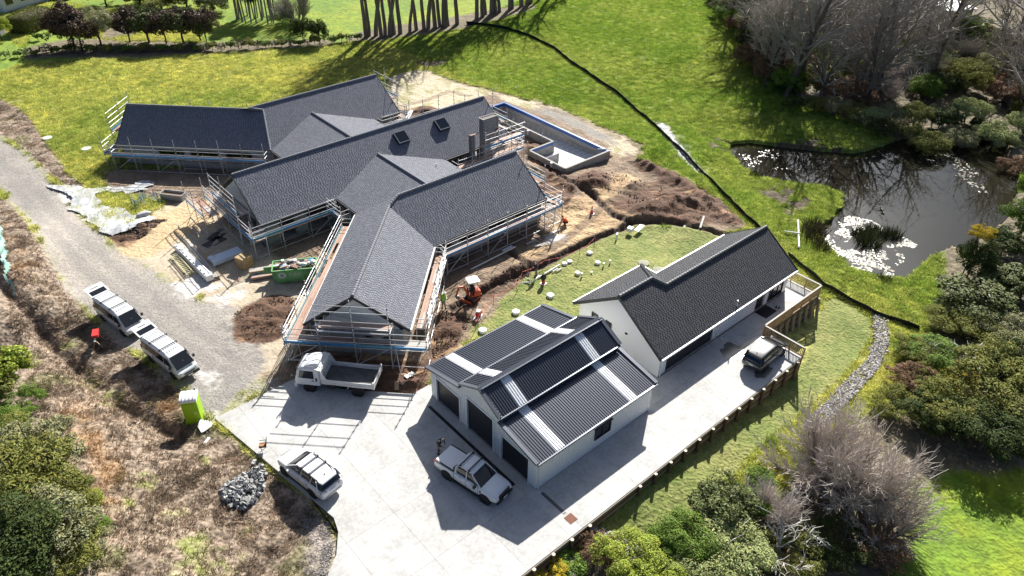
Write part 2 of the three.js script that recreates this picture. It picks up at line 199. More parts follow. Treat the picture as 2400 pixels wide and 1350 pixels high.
const R_STRAW = mask([[[45.49,-45.65],[51.27,-50.39],[57.19,-50.23],[58.86,-46.50],[56.11,-42.86],[50.92,-43.04],[44.84,-43.12],[41.01,-43.92],[37.94,-44.14],[40.48,-45.83]], [[56.69,-51.11],[62.90,-52.11],[64.35,-49.98],[60.91,-48.96],[56.65,-48.38]]], 3);
const R_TRENCH = mask(TRENCHES.flatMap(([p, w]) => stroke(p, w + 0.1)), 1);
const R_PALE = mask([[[57.26,-93.77],[62.07,-94.63],[64.66,-92.65],[63.97,-87.41],[66.43,-80.43],[61.53,-78.24],[55.80,-79.46],[52.61,-81.96],[54.11,-87.87]], [[66.43,-80.43],[71.16,-71.91],[70.83,-63.23],[69.82,-54.83],[68.63,-53.06],[65.71,-55.42],[68.11,-60.65],[69.24,-70.75],[65.58,-76.56]]], 3);
const R_GREYG = mask([[[68.82,-73.84],[70.97,-69.10],[69.42,-60.36],[69.02,-56.28],[67.37,-56.96],[68.28,-66.37],[67.41,-71.41]], [[9.34,-43.38],[13.07,-45.23],[14.77,-45.04],[15.82,-43.52],[14.22,-43.94],[11.31,-43.69]]], 3);
const R_DUST = mask([[[12.92,-62.39],[15.40,-62.70],[17.00,-59.75],[18.52,-55.89],[14.91,-56.75],[12.95,-59.48]], [[9.67,-49.40],[11.60,-49.00],[11.70,-47.64],[9.95,-47.59]], [[17.08,-69.02],[19.03,-69.51],[18.08,-66.19],[16.21,-65.73]], [[8.28,-44.35],[9.22,-43.48],[8.88,-42.70],[8.06,-43.04]], [[78.82,-58.28],[78.13,-56.23],[73.49,-48.69],[72.27,-46.75],[71.54,-47.90],[76.22,-55.04]], [[44.16,-46.77],[47.02,-45.99],[46.83,-44.54],[44.67,-44.78]], [[9.95,-88.17],[11.99,-83.23],[12.86,-78.98],[13.40,-74.07],[11.60,-74.82],[10.80,-80.48]]], 2);
const R_CHANNEL = mask(stroke([[79.41,-59.30],[76.89,-55.44],[73.88,-50.73],[71.75,-46.38]], 0.75), 2);
const R_CLAY = mask([[[15.84,-58.94],[18.66,-57.94],[18.23,-55.28],[16.07,-55.82]], [[0.47,-50.70],[2.29,-51.55],[2.67,-44.53],[2.09,-40.01],[0.19,-36.39],[-0.20,-37.97],[0.85,-43.36]], [[4.87,-81.54],[4.15,-72.23],[2.23,-66.51],[2.62,-71.53]], [[6.87,-51.83],[8.26,-47.55],[7.32,-44.39],[5.96,-46.52]]], 3);
const R_DRY = mask([[[9.42,-122.76],[11.60,-118.63],[13.08,-111.76],[12.54,-97.84],[12.48,-89.36],[13.39,-85.66],[12.13,-85.11],[10.73,-89.47],[10.13,-99.18],[8.80,-105.42],[6.87,-109.84]], [[2.43,-91.48],[5.32,-89.82],[5.98,-81.51],[5.72,-72.13],[5.81,-64.57],[6.28,-60.78],[6.97,-57.05],[7.95,-52.03],[8.77,-48.01],[8.57,-44.65],[9.08,-42.79],[10.39,-36.33],[11.40,-30.01],[10.21,-27.82],[8.60,-26.10],[-6.52,-33.97]]], 3);
const R_WEED = mask([[[5.27,-62.43],[6.49,-61.91],[6.07,-58.50],[4.66,-58.31],[4.46,-59.97]], [[2.51,-39.74],[3.75,-40.34],[3.56,-38.42],[2.34,-37.75]], [[5.55,-39.49],[6.67,-38.73],[6.29,-37.07],[5.35,-38.22]], [[1.82,-34.33],[4.65,-34.43],[6.01,-32.06],[4.02,-30.93],[1.76,-31.99]], [[-3.72,-43.78],[-2.84,-43.49],[-2.91,-40.65],[-3.97,-41.24]], [[3.86,-55.65],[4.75,-52.21],[4.20,-51.41],[3.65,-53.71]], [[4.43,-37.97],[5.07,-37.53],[4.67,-36.50],[4.10,-37.11]]], 4);
const R_STONY = mask([[[9.90,-32.31],[11.57,-30.30],[11.02,-28.82],[9.22,-26.69],[7.87,-27.89],[9.53,-28.84]]], 3);
const R_LAWN = mask([[[30, -39.5], [60, -39.5], [60, -34], [58, -30], [36, -33], [30, -36]], [[31.40,-40.37],[36.30,-41.01],[43.41,-42.84],[50.46,-42.60],[54.59,-42.13],[60.41,-37.05],[62.20,-34.96],[49.07,-36.78],[40.38,-36.85],[38.76,-35.75],[36.88,-36.52],[37.33,-38.12],[30.12,-38.30]], [[24.96,-19.32],[29.15,-19.28],[39.28,-19.43],[50.77,-19.28],[60.51,-23.33],[62.26,-22.95],[61.73,-18.91],[58.29,-17.32],[52.75,-16.41],[46.59,-16.33],[42.03,-16.21],[37.34,-16.09],[31.08,-15.52],[27.96,-15.92],[23.91,-17.52]]], 3);
const R_BRIGHT = mask([[[14.78,-157.69],[19.47,-155.51],[18.00,-131.93],[13.79,-128.34],[9.68,-129.46]], [[23.06,-151.08],[28.88,-140.51],[25.08,-127.41],[17.52,-129.93]], [[20.84,-199.62],[214.48,-56.81],[147.76,-33.65],[142.09,-48.90],[179.03,-65.72],[113.99,-116.89],[86.29,-109.27],[65.46,-112.10],[40.95,-120.81],[42.63,-124.84],[45.83,-139.93],[18.12,-184.03]], [[46.98,-8.23],[55.77,-2.33],[43.57,1.99],[35.91,-4.24],[42.97,-5.57]], [[45.34,-131.37],[68.26,-116.58],[64.25,-110.17],[55.02,-113.58],[40.79,-120.43]]], 4);
const R_MULCH = mask([[[19.52,-138.40],[26.54,-139.11],[42.63,-124.84],[51.92,-119.41],[59.87,-113.75],[59.03,-110.94],[50.05,-115.67],[40.31,-119.29],[23.78,-129.11],[18.00,-131.93]], [[65.20,-114.39],[102.44,-110.83],[100.10,-107.05],[82.55,-105.80],[66.12,-107.87],[59.87,-111.00]], [[144.74,-102.80],[204.09,-55.02],[104.02,-19.54],[104.87,-24.94],[111.64,-27.59],[101.55,-37.53],[103.81,-43.13],[103.92,-51.47],[107.46,-59.71],[116.76,-71.12],[132.96,-87.42]], [[80.95,-21.28],[104.02,-19.54],[54.85,-2.01],[47.23,-7.65],[52.54,-11.33],[62.38,-14.14],[69.64,-15.78]], [[18.15,-18.14],[22.69,-18.62],[25.92,-16.34],[30.28,-14.12],[38.15,-12.93],[49.87,-12.98],[51.70,-9.82],[41.99,-5.43],[36.20,-4.38]], [[-3.38,-60.10],[-1.32,-55.15],[-1.82,-46.79],[-0.62,-43.01],[-0.68,-38.52],[-2.34,-32.05],[-6.52,-33.97]], [[34.13,-148.81],[38.75,-145.15],[36.11,-135.52],[30.40,-136.73]]], 5);
const R_MUD = mask([[[87.16,-45.03],[92.16,-38.65],[95.51,-38.04],[97.23,-40.19],[91.61,-46.55]], [[76.80,-40.79],[77.79,-37.87],[77.60,-34.87],[71.69,-32.97],[73.26,-35.58],[74.64,-41.14]], [[83.94,-55.94],[83.60,-51.34],[79.59,-48.51],[79.55,-51.25]], [[64.70,-98.42],[70.26,-94.63],[68.87,-91.70],[63.86,-94.90]]], 4);
const P_TRACK = [[[[6.58,-99.36],[8.29,-91.77],[8.86,-78.97],[10.02,-69.91],[11.13,-61.66],[12.45,-54.45],[13.36,-48.16]], 0.5], [[[5.87,-96.30],[7.08,-90.28],[7.18,-76.39],[8.11,-68.60],[9.32,-60.74],[10.72,-53.77],[12.01,-46.75]], 0.5]];
const P_STRAWTRACK = [[[40.77,-43.65],[46.83,-44.54],[55.59,-47.38],[62.28,-48.18],[65.48,-45.71]], [[42.71,-43.92],[48.39,-44.87],[56.73,-47.80],[63.94,-48.95]], [[13.85,-71.74],[17.02,-72.22],[21.10,-73.42]], [[13.92,-70.18],[17.22,-70.47],[20.91,-71.86]], [[52.91,-83.94],[57.19,-83.37],[61.43,-84.03],[62.88,-80.91]], [[69.35,-73.52],[70.86,-67.32],[69.62,-58.29]]];
const yg = [0.37, 0.355, 0.105], gg = [0.15, 0.22, 0.03];
function groundLook(x, z, out) {
  const n1 = fbm(x * 0.09 + 5, z * 0.09, 3), n2 = fbm(x * 0.55, z * 0.55 + 8, 3), n3 = vnoise(x * 2.1, z * 2.1), n4 = vnoise(x * 6.3 + 3, z * 6.3), n5 = hash(Math.floor(x * 21), Math.floor(z * 21)), n6 = vnoise(x * 13.7, z * 13.7 + 5);
  const wob = (n2 - 0.5) * 1.5 + (n3 - 0.5) * 0.6; let t, r, g, b, bump;
  const far = sstep(-75, -110, toLocal(x, z)[1]);
  // paddock grass: yellow crests, green hollows
  const tuss = 0.55 * n3 + 0.45 * n4, rows = vnoise(x * 0.9 + z * 0.5, (z * 0.9 - x * 0.5) * 2.6);
  const wet = inPondBox(x, z) || x > 66 ? sstep(60, 72, x + (n1 - 0.5) * 16) * 0.5 : 0; t = clamp(sstep(0.2, 0.7, n1 * 0.62 + rows * 0.2 + n2 * 0.22) * 0.6 + 0.25 - wet + (tuss - 0.5) * 0.8);
  r = lerp(gg[0], yg[0], t); g = lerp(gg[1], yg[1], t); b = lerp(gg[2], yg[2], t); const k0 = 0.5 + 0.55 * n4 + 0.45 * n6 * n3 + 0.35 * (n5 - 0.5); r *= k0; g *= k0; b *= k0; bump = 0.5 * n3 + 0.3 * n4 + 0.2 * rows; let soft = 1;
  const put = (m, R, G, B, bu, w = 0.18, amp = 0.5) => { const a = sstep(0.5 - w, 0.5 + w, m + wob * amp * 0.5 * (m > 0.002 ? 1 : 0)); if (a > 0) { r = lerp(r, R, a); g = lerp(g, G, a); b = lerp(b, B, a); bump = lerp(bump, bu, a); soft *= 1 - a; } return a; };
  let m;
  if ((m = R_BRIGHT(x, z)) > 0.01) { const k = 0.55 + 0.4 * n3 + 0.3 * n4 + 0.3 * (n5 - 0.5), y = sstep(0.35, 0.7, n1 * 0.6 + n2 * 0.4) * 0.8; put(m, lerp(0.14, 0.26, y) * k, lerp(0.235, 0.31, y) * k, 0.015 * k, 0.4 * n4 + 0.35 * n3 + 0.25 * n6, 0.12, 0.3); }
  if ((m = R_LAWN(x, z)) > 0.01) { const y = clamp(n2 * 0.9 + n3 * 0.5 - 0.25), k = 0.55 + 0.45 * n4 + 0.35 * n6 + 0.35 * (n5 - 0.5); put(m, lerp(0.12, 0.27, y) * k, lerp(0.165, 0.265, y) * k, lerp(0.03, 0.085, y) * k, 0.4 * n4 + 0.4 * n6 + 0.2 * n3, 0.1, 0.25); }
  if ((m = R_DRY(x, z)) > 0.01) { const y = clamp(n2 * 1.3 - 0.2 + (n4 - 0.5) * 0.7), k = 0.6 + 0.55 * n4 + 0.35 * (n5 - 0.5) + 0.2 * (rows - 0.5), gr = sstep(0.62, 0.75, fbm(x * 0.35 + 9, z * 0.35, 3)) * 0.55; put(m, lerp(lerp(0.15, 0.39, y), 0.15, gr) * k, lerp(lerp(0.11, 0.305, y), 0.155, gr) * k, lerp(lerp(0.075, 0.23, y), 0.05, gr) * k, 0.45 * n3 + 0.55 * n4, 0.12, 0.4); }
  if ((m = R_MULCH(x, z)) > 0.01) { const k = 0.5 + 0.9 * n4 * n3 + 0.3 * n5; put(m, 0.17 * k, 0.14 * k, 0.085 * k, n3 * 0.6 + n4 * 0.4, 0.2, 0.6); }
  if ((m = R_CLAY(x, z)) > 0.01) { const k = 0.75 + 0.5 * n4; put(m * 0.7, 0.3 * k, 0.19 * k, 0.1 * k, n3 * 0.5 + n4 * 0.5, 0.3, 1); }
  if ((m = R_WEED(x, z)) > 0.01) { const k = 0.7 + 0.6 * n4; put(m * 0.66, 0.2 * k, 0.22 * k, 0.06 * k, 0.5 * n3 + n4 * 0.5, 0.3, 1.6); }
  if ((m = R_STONY(x, z)) > 0.01) { const k = 0.5 + n5 * 0.9; put(m, 0.3 * k, 0.26 * k, 0.23 * k, n5 * 0.6 + n4 * 0.4, 0.3, 0.8); }
  if ((m = R_SITE(x, z)) > 0.01) { const k = 0.65 + 0.5 * n4 + 0.2 * n5, y = n2; put(m, lerp(0.13, 0.3, y) * k, lerp(0.09, 0.22, y) * k, lerp(0.06, 0.15, y) * k, n3 * 0.6 + n4 * 0.4, 0.2, 0.7); }
  if ((m = R_PALE(x, z)) > 0.01) { const gr = sstep(0.55, 0.72, n2) * 0.6, k = 0.75 + 0.35 * n4 + 0.2 * n5; put(m, lerp(0.47, 0.22, gr) * k, lerp(0.4, 0.22, gr) * k, lerp(0.28, 0.07, gr) * k, n3 * 0.4 + n4 * 0.5, 0.25, 0.9); }
  if ((m = R_TAN(x, z)) > 0.01) { const k = 0.75 + 0.3 * n4 + 0.25 * n5, y = n2; put(m, lerp(0.34, 0.5, y) * k, lerp(0.28, 0.42, y) * k, lerp(0.2, 0.31, y) * k, 0.3 + n4 * 0.2 + n3 * 0.1, 0.25, 0.8); }
  if ((m = R_ROAD(x, z)) > 0.01) { const k = 0.72 + 0.3 * n4 + 0.45 * (n5 - 0.4), y = fbm(x * 0.16, z * 0.16 + 4, 3); put(m, lerp(0.24, 0.4, y) * k, lerp(0.228, 0.355, y) * k, lerp(0.215, 0.3, y) * k, 0.3 + n5 * 0.22 + n4 * 0.1, 0.25, 0.7);
    for (const [pl, w] of P_TRACK) { const d = distLine(pl, x, z); if (d < 1.6) { const a = (1 - sstep(w * 0.5, w * 1.8, d + wob * 0.5)) * 0.4 * sstep(0.3, 0.6, n2 + 0.15); r = lerp(r, 0.17, a); g = lerp(g, 0.16, a); b = lerp(b, 0.15, a); } } }
  if ((m = R_SAND(x, z)) > 0.01) { const k = 0.8 + 0.25 * n4 + 0.15 * n5; put(m, 0.5 * k, 0.37 * k, 0.215 * k, n4 * 0.4 + n3 * 0.3, 0.25, 0.8); }
  if ((m = R_GREYG(x, z)) > 0.01) { const k = 0.6 + 0.5 * n5 + 0.3 * n4; put(m, 0.25 * k, 0.23 * k, 0.2 * k, n5 * 0.5 + n4 * 0.3, 0.3, 0.9); }
  if ((m = R_STRAW(x, z)) > 0.01) { const k = 0.6 + 0.6 * n4 + 0.25 * n5, y = clamp(n2 * 1.2 - 0.1); put(m, lerp(0.24, 0.5, y) * k, lerp(0.155, 0.36, y) * k, lerp(0.085, 0.2, y) * k, n3 * 0.5 + n4 * 0.5, 0.25, 0.9); }
  if ((m = R_DUST(x, z)) > 0.01) { const k = 0.85 + 0.25 * n4; put(m * 0.72, 0.52 * k, 0.5 * k, 0.47 * k, n4 * 0.4 + n3 * 0.3, 0.3, 1.8); }
  if ((m = R_CHANNEL(x, z)) > 0.01) { const k = 0.6 + 0.6 * n5; put(m * 1.1, 0.5 * k, 0.5 * k, 0.49 * k, n5, 0.2, 0.8); }
  if ((m = R_SOIL(x, z)) > 0.01) { const fu = vnoise((x * 0.82 + z * 0.57) * 0.35, (z * 0.82 - x * 0.57) * 2.4), k = 0.45 + 0.6 * n4 * (0.5 + n3) + 0.2 * n5 + 0.35 * fu, y = sstep(0.6, 0.8, n2 * 0.7 + fu * 0.35); put(m, lerp(0.1, 0.3, y) * k, lerp(0.052, 0.185, y) * k, lerp(0.03, 0.1, y) * k, n3 * 0.3 + n4 * 0.3 + fu * 0.4, 0.22, 1.0); }
  if ((m = R_MUD(x, z)) > 0.01) { const k = 0.6 + 0.6 * n4; put(m * 0.72, 0.1 * k, 0.075 * k, 0.045 * k, n3 * 0.5 + n4 * 0.4, 0.12, 1.6); }
  if ((m = R_TRENCH(x, z)) > 0.01) { const k = 0.7 + 0.5 * n4; put(m, 0.075 * k, 0.05 * k, 0.036 * k, n3 * 0.4 + n4 * 0.3, 0.3, 0.5); }
  if (x > 20 && x < 75) for (const pl of P_STRAWTRACK) { const d = distLine(pl, x, z); if (d < 1) { const a = (1 - sstep(0.12, 0.4, Math.abs(d - 0.2) + (n3 - 0.5) * 0.2)) * 0.5; r = lerp(r, 0.14, a); g = lerp(g, 0.095, a); b = lerp(b, 0.06, a); bump -= a * 0.3; } }
  out[0] = r; out[1] = g; out[2] = b; out[3] = clamp(bump); out[4] = soft;
}
function groundSheet(name, a0, a1, b0, b1, cell, tw, th, holes) {
  const nx = Math.round((a1 - a0) / cell), nz = Math.round((b1 - b0) / cell), pos = new Float32Array((nx + 1) * (nz + 1) * 3), uv = new Float32Array((nx + 1) * (nz + 1) * 2), idx = [], lk = [];
  for (let j = 0; j <= nz; j++) for (let i = 0; i <= nx; i++) {
    const a = a0 + (a1 - a0) * i / nx, b = b0 + (b1 - b0) * j / nz, [x, z] = toWorld(a, b), o = j * (nx + 1) + i; let h = height(x, z);
    if (h > WATER - 0.3 && !(x > 0 && x < 60 && z > -46 && z < -18 && inPoly(DRIVE_IN, x, z))) {
      const soil = clamp(R_SOIL(x, z) + R_STRAW(x, z) * 0.6), site = R_SITE(x, z), road = clamp(R_ROAD(x, z) + R_TAN(x, z)), lawn = clamp(R_LAWN(x, z) + R_BRIGHT(x, z));
      const rel = 0.28 * soil + 0.06 * site * (1 - soil) + 0.02 * road + (1 - Math.max(site, road, soil)) * (lawn > 0.4 ? 0.05 : 0.17);
      if (soil > 0.2) h += 0.3 * soil * (vnoise((x * 0.82 + z * 0.57) * 0.35, (z * 0.82 - x * 0.57) * 2.0) - 0.5);
      h += rel * (fbm(x * 1.15, z * 1.15, 3) - 0.5) + rel * 1.1 * (vnoise(x * 1.9, z * 1.9) - 0.5);
    }
    pos[o * 3] = x; pos[o * 3 + 1] = h; pos[o * 3 + 2] = z; uv[o * 2] = i / nx; uv[o * 2 + 1] = j / nz;
    if (i < nx && j < nz && !(holes && holes(a, b))) { const p = o, q = o + 1, s = o + nx + 1, t = s + 1; idx.push(p, s, q, q, s, t); }
  }
  const g = new THREE.BufferGeometry(); g.setAttribute('position', new THREE.BufferAttribute(pos, 3)); g.setAttribute('uv', new THREE.BufferAttribute(uv, 2)); g.setIndex(idx); g.computeVertexNormals();
  const cd = new Uint8Array(tw * th * 4), bd = new Uint8Array(tw * th * 4), s8 = (v) => { v = clamp(v); return (v <= 0.0031308 ? v * 12.92 : 1.055 * Math.pow(v, 1 / 2.4) - 0.055) * 255; };
  for (let j = 0; j < th; j++) for (let i = 0; i < tw; i++) {
    const [x, z] = toWorld(a0 + (a1 - a0) * (i + 0.5) / tw, b0 + (b1 - b0) * (j + 0.5) / th), o = (j * tw + i) * 4; groundLook(x, z, lk);
    cd[o] = s8(lk[0]); cd[o + 1] = s8(lk[1]); cd[o + 2] = s8(lk[2]); cd[o + 3] = 255; bd[o] = bd[o + 1] = bd[o + 2] = lk[3] * 255; bd[o + 3] = 255;
  }
  const ct = new THREE.DataTexture(cd, tw, th), bt = new THREE.DataTexture(bd, tw, th); ct.colorSpace = THREE.SRGBColorSpace; for (const t of [ct, bt]) { t.magFilter = THREE.LinearFilter; t.needsUpdate = true; }
  return struct(name, g, new THREE.MeshStandardMaterial({ map: ct, bumpMap: bt, bumpScale: 0.16, roughness: 0.95 }));
}
groundSheet('ground', -66, 74, -112, -17, 0.28, 2048, 1408);
groundSheet('ground', -165, 168, -240, -112, 1.0, 2048, 1024);
groundSheet('ground', -165, -66, -112, -17, 1.5, 256, 256);
groundSheet('ground', 74, 168, -112, -17, 1.5, 256, 256);
{ // land on to the horizon, below the surveyed sheets
  const g = new THREE.CircleGeometry(3000, 64).rotateX(-Math.PI / 2); struct('ground', g, mat(0.1, 0.12, 0.04, 0.95)).position.y = -5;
}
// pond
{
  const g = prism(POND, WATER - 0.02, WATER); const nt = noiseTex(256, (u, v) => { const k = 0.5 * tnoise(u, v, 24, 21) + 0.5 * tnoise(u, v, 9, 22); return [k, k, k]; }); nt.repeat.set(0.25, 0.25);
  struct('pond_water', g, new THREE.MeshPhysicalMaterial({ color: lin(0.022, 0.02, 0.013), roughness: 0.02, ior: 1.45, bumpMap: nt, bumpScale: 0.0012 }));
}

// ---------- roofs ----------
// one sloping roof plane: plan polygon, a point on the eave, unit direction uphill (plan), slope
const TAB = new THREE.BoxGeometry(1, 1, 1);
function roofPlane(house, poly, [ex, ey, ez], [ux, uz], slope, base, tabM, seed, shade = [0.78, 1.16]) {
  const H = (x, z) => ey + ((x - ex) * ux + (z - ez) * uz) * slope, rnd = rng(seed);
  const slab = mesh('roof_slope', prism(poly, (x, z) => H(x, z) - 0.16, (x, z) => H(x, z)), base, house);
  const tx = -uz, tz = ux, cp = 1 / Math.hypot(1, slope), expo = 0.15, step = expo * cp, P = poly.map(([x, z]) => [(x - ex) * tx + (z - ez) * tz, (x - ex) * ux + (z - ez) * uz]);
  const d0 = Math.min(...P.map((p) => p[1])), d1 = Math.max(...P.map((p) => p[1])), mats = [], cols = [];
  const T = V(tx, 0, tz), S = V(ux * cp, slope * cp, uz * cp), N = T.clone().cross(S); if (N.y < 0) { N.negate(); T.negate(); }
  const tilt = new THREE.Matrix4().makeBasis(T, N, T.clone().cross(N)); const q = new THREE.Quaternion().setFromRotationMatrix(tilt).multiply(new THREE.Quaternion().setFromAxisAngle(V(1, 0, 0), 0.0));
  for (let d = d0; d < d1 - 0.02; d += step) {
    const m = Math.min(d + step * 0.5, d1 - 0.01), xs = []; for (let i = 0; i < P.length; i++) { const a = P[i], b = P[(i + 1) % P.length]; if ((a[1] > m) !== (b[1] > m)) xs.push(a[0] + (b[0] - a[0]) * (m - a[1]) / (b[1] - a[1])); }
    xs.sort((a, b) => a - b);
    for (let k = 0; k + 1 < xs.length; k += 2) {
      let s = xs[k] - rnd() * 0.25;
      while (s < xs[k + 1]) {
        const w = 0.17 + rnd() * 0.08, gap = 0.05 + rnd() * 0.05, a = Math.max(s, xs[k]), b = Math.min(s + w, xs[k + 1]); s += w + gap; if (b - a < 0.05) continue;
        const c = (a + b) / 2, dd = d + step * 0.52, x = ex + tx * c + ux * dd, z = ez + tz * c + uz * dd, y = H(x, z);
        mats.push(new THREE.Matrix4().compose(V(x, y, z).addScaledVector(N, 0.012), q, V(b - a, 0.018, expo * 0.82))); const g = shade[0] + (shade[1] - shade[0]) * rnd(); cols.push(g);
      }
    }
  }
  const im = new THREE.InstancedMesh(TAB, tabM, mats.length); im.name = 'shingles'; im.userData.kind = 'stuff'; im.castShadow = im.receiveShadow = true; const c = new THREE.Color();
  mats.forEach((m, i) => { im.setMatrixAt(i, m); im.setColorAt(i, c.setRGB(cols[i], cols[i], cols[i])); }); slab.add(im);
  return slab;
}
// overlapping cap shingles along a ridge or hip
function capping(house, a, b, m, r = 0.15, rise = 0.045) {
  const mb = new MB(), A = V(...a), B = V(...b), d = B.clone().sub(A), L = d.length(), n = Math.max(2, Math.round(L / 0.32)); d.normalize();
  for (let i = 0; i < n; i++) { const p = A.clone().addScaledVector(d, L * i / n), q = A.clone().addScaledVector(d, L * (i + 1.12) / n); p.y += rise; q.y += rise - 0.025; mb.tube(p, q, r, r * 0.93, 8); }
  const g = mb.geo(), y = g.attributes.position; return mesh('ridge_capping', g, m, house);
}
// a straight concrete-block wall with openings; s measured from p0
function blockWall(house, p0, p1, y0, y1, openings = [], thick = 0.2) {
  const dx = p1[0] - p0[0], dz = p1[1] - p0[1], L = Math.hypot(dx, dz), ry = -Math.atan2(dz, dx), at = (s) => [p0[0] + dx / L * s, p0[1] + dz / L * s];
  const cuts = [0, L]; for (const o of openings) cuts.push(o[0], o[1]); cuts.sort((a, b) => a - b); const mb = new MB(), mats = [], q = new THREE.Quaternion().setFromAxisAngle(Yax, ry), rnd = rng(Math.floor(L * 100));
  const seg = (s0, s1, a, b) => { if (b - a < 0.02) return; const [x, z] = at((s0 + s1) / 2); mb.box(x, (a + b) / 2, z, s1 - s0, b - a, thick - 0.03, ry); };
  for (let i = 0; i + 1 < cuts.length; i++) { const s0 = cuts[i], s1 = cuts[i + 1], m = (s0 + s1) / 2; if (s1 - s0 < 0.01) continue; const o = openings.find((w) => m > w[0] && m < w[1]); if (!o) seg(s0, s1, y0, y1); else { seg(s0, s1, y0, o[2]); seg(s0, s1, o[3], y1); } }
  const w = mb.build('wall', M.joint, house);
  let row = 0; for (let y = y0 + 0.1; y < y1 - 0.05; y += 0.2, row++) for (let s = (row % 2) * 0.2; s < L; s += 0.4) { const c = Math.min(s + 0.2, L - 0.1); if (openings.some((o) => c > o[0] - 0.1 && c < o[1] + 0.1 && y > o[2] && y < o[3])) continue; const [x, z] = at(c); mats.push([V(x, y, z), 0.86 + rnd() * 0.28]); }
  const im = new THREE.InstancedMesh(UBOX, M.block, mats.length), c = new THREE.Color(); im.name = 'concrete_blocks'; im.userData.kind = 'stuff'; mats.forEach(([p, k], i) => { im.setMatrixAt(i, new THREE.Matrix4().compose(p, q, V(0.388, 0.186, thick))); im.setColorAt(i, c.setRGB(k, k, k)); }); w.add(im); return w;
}
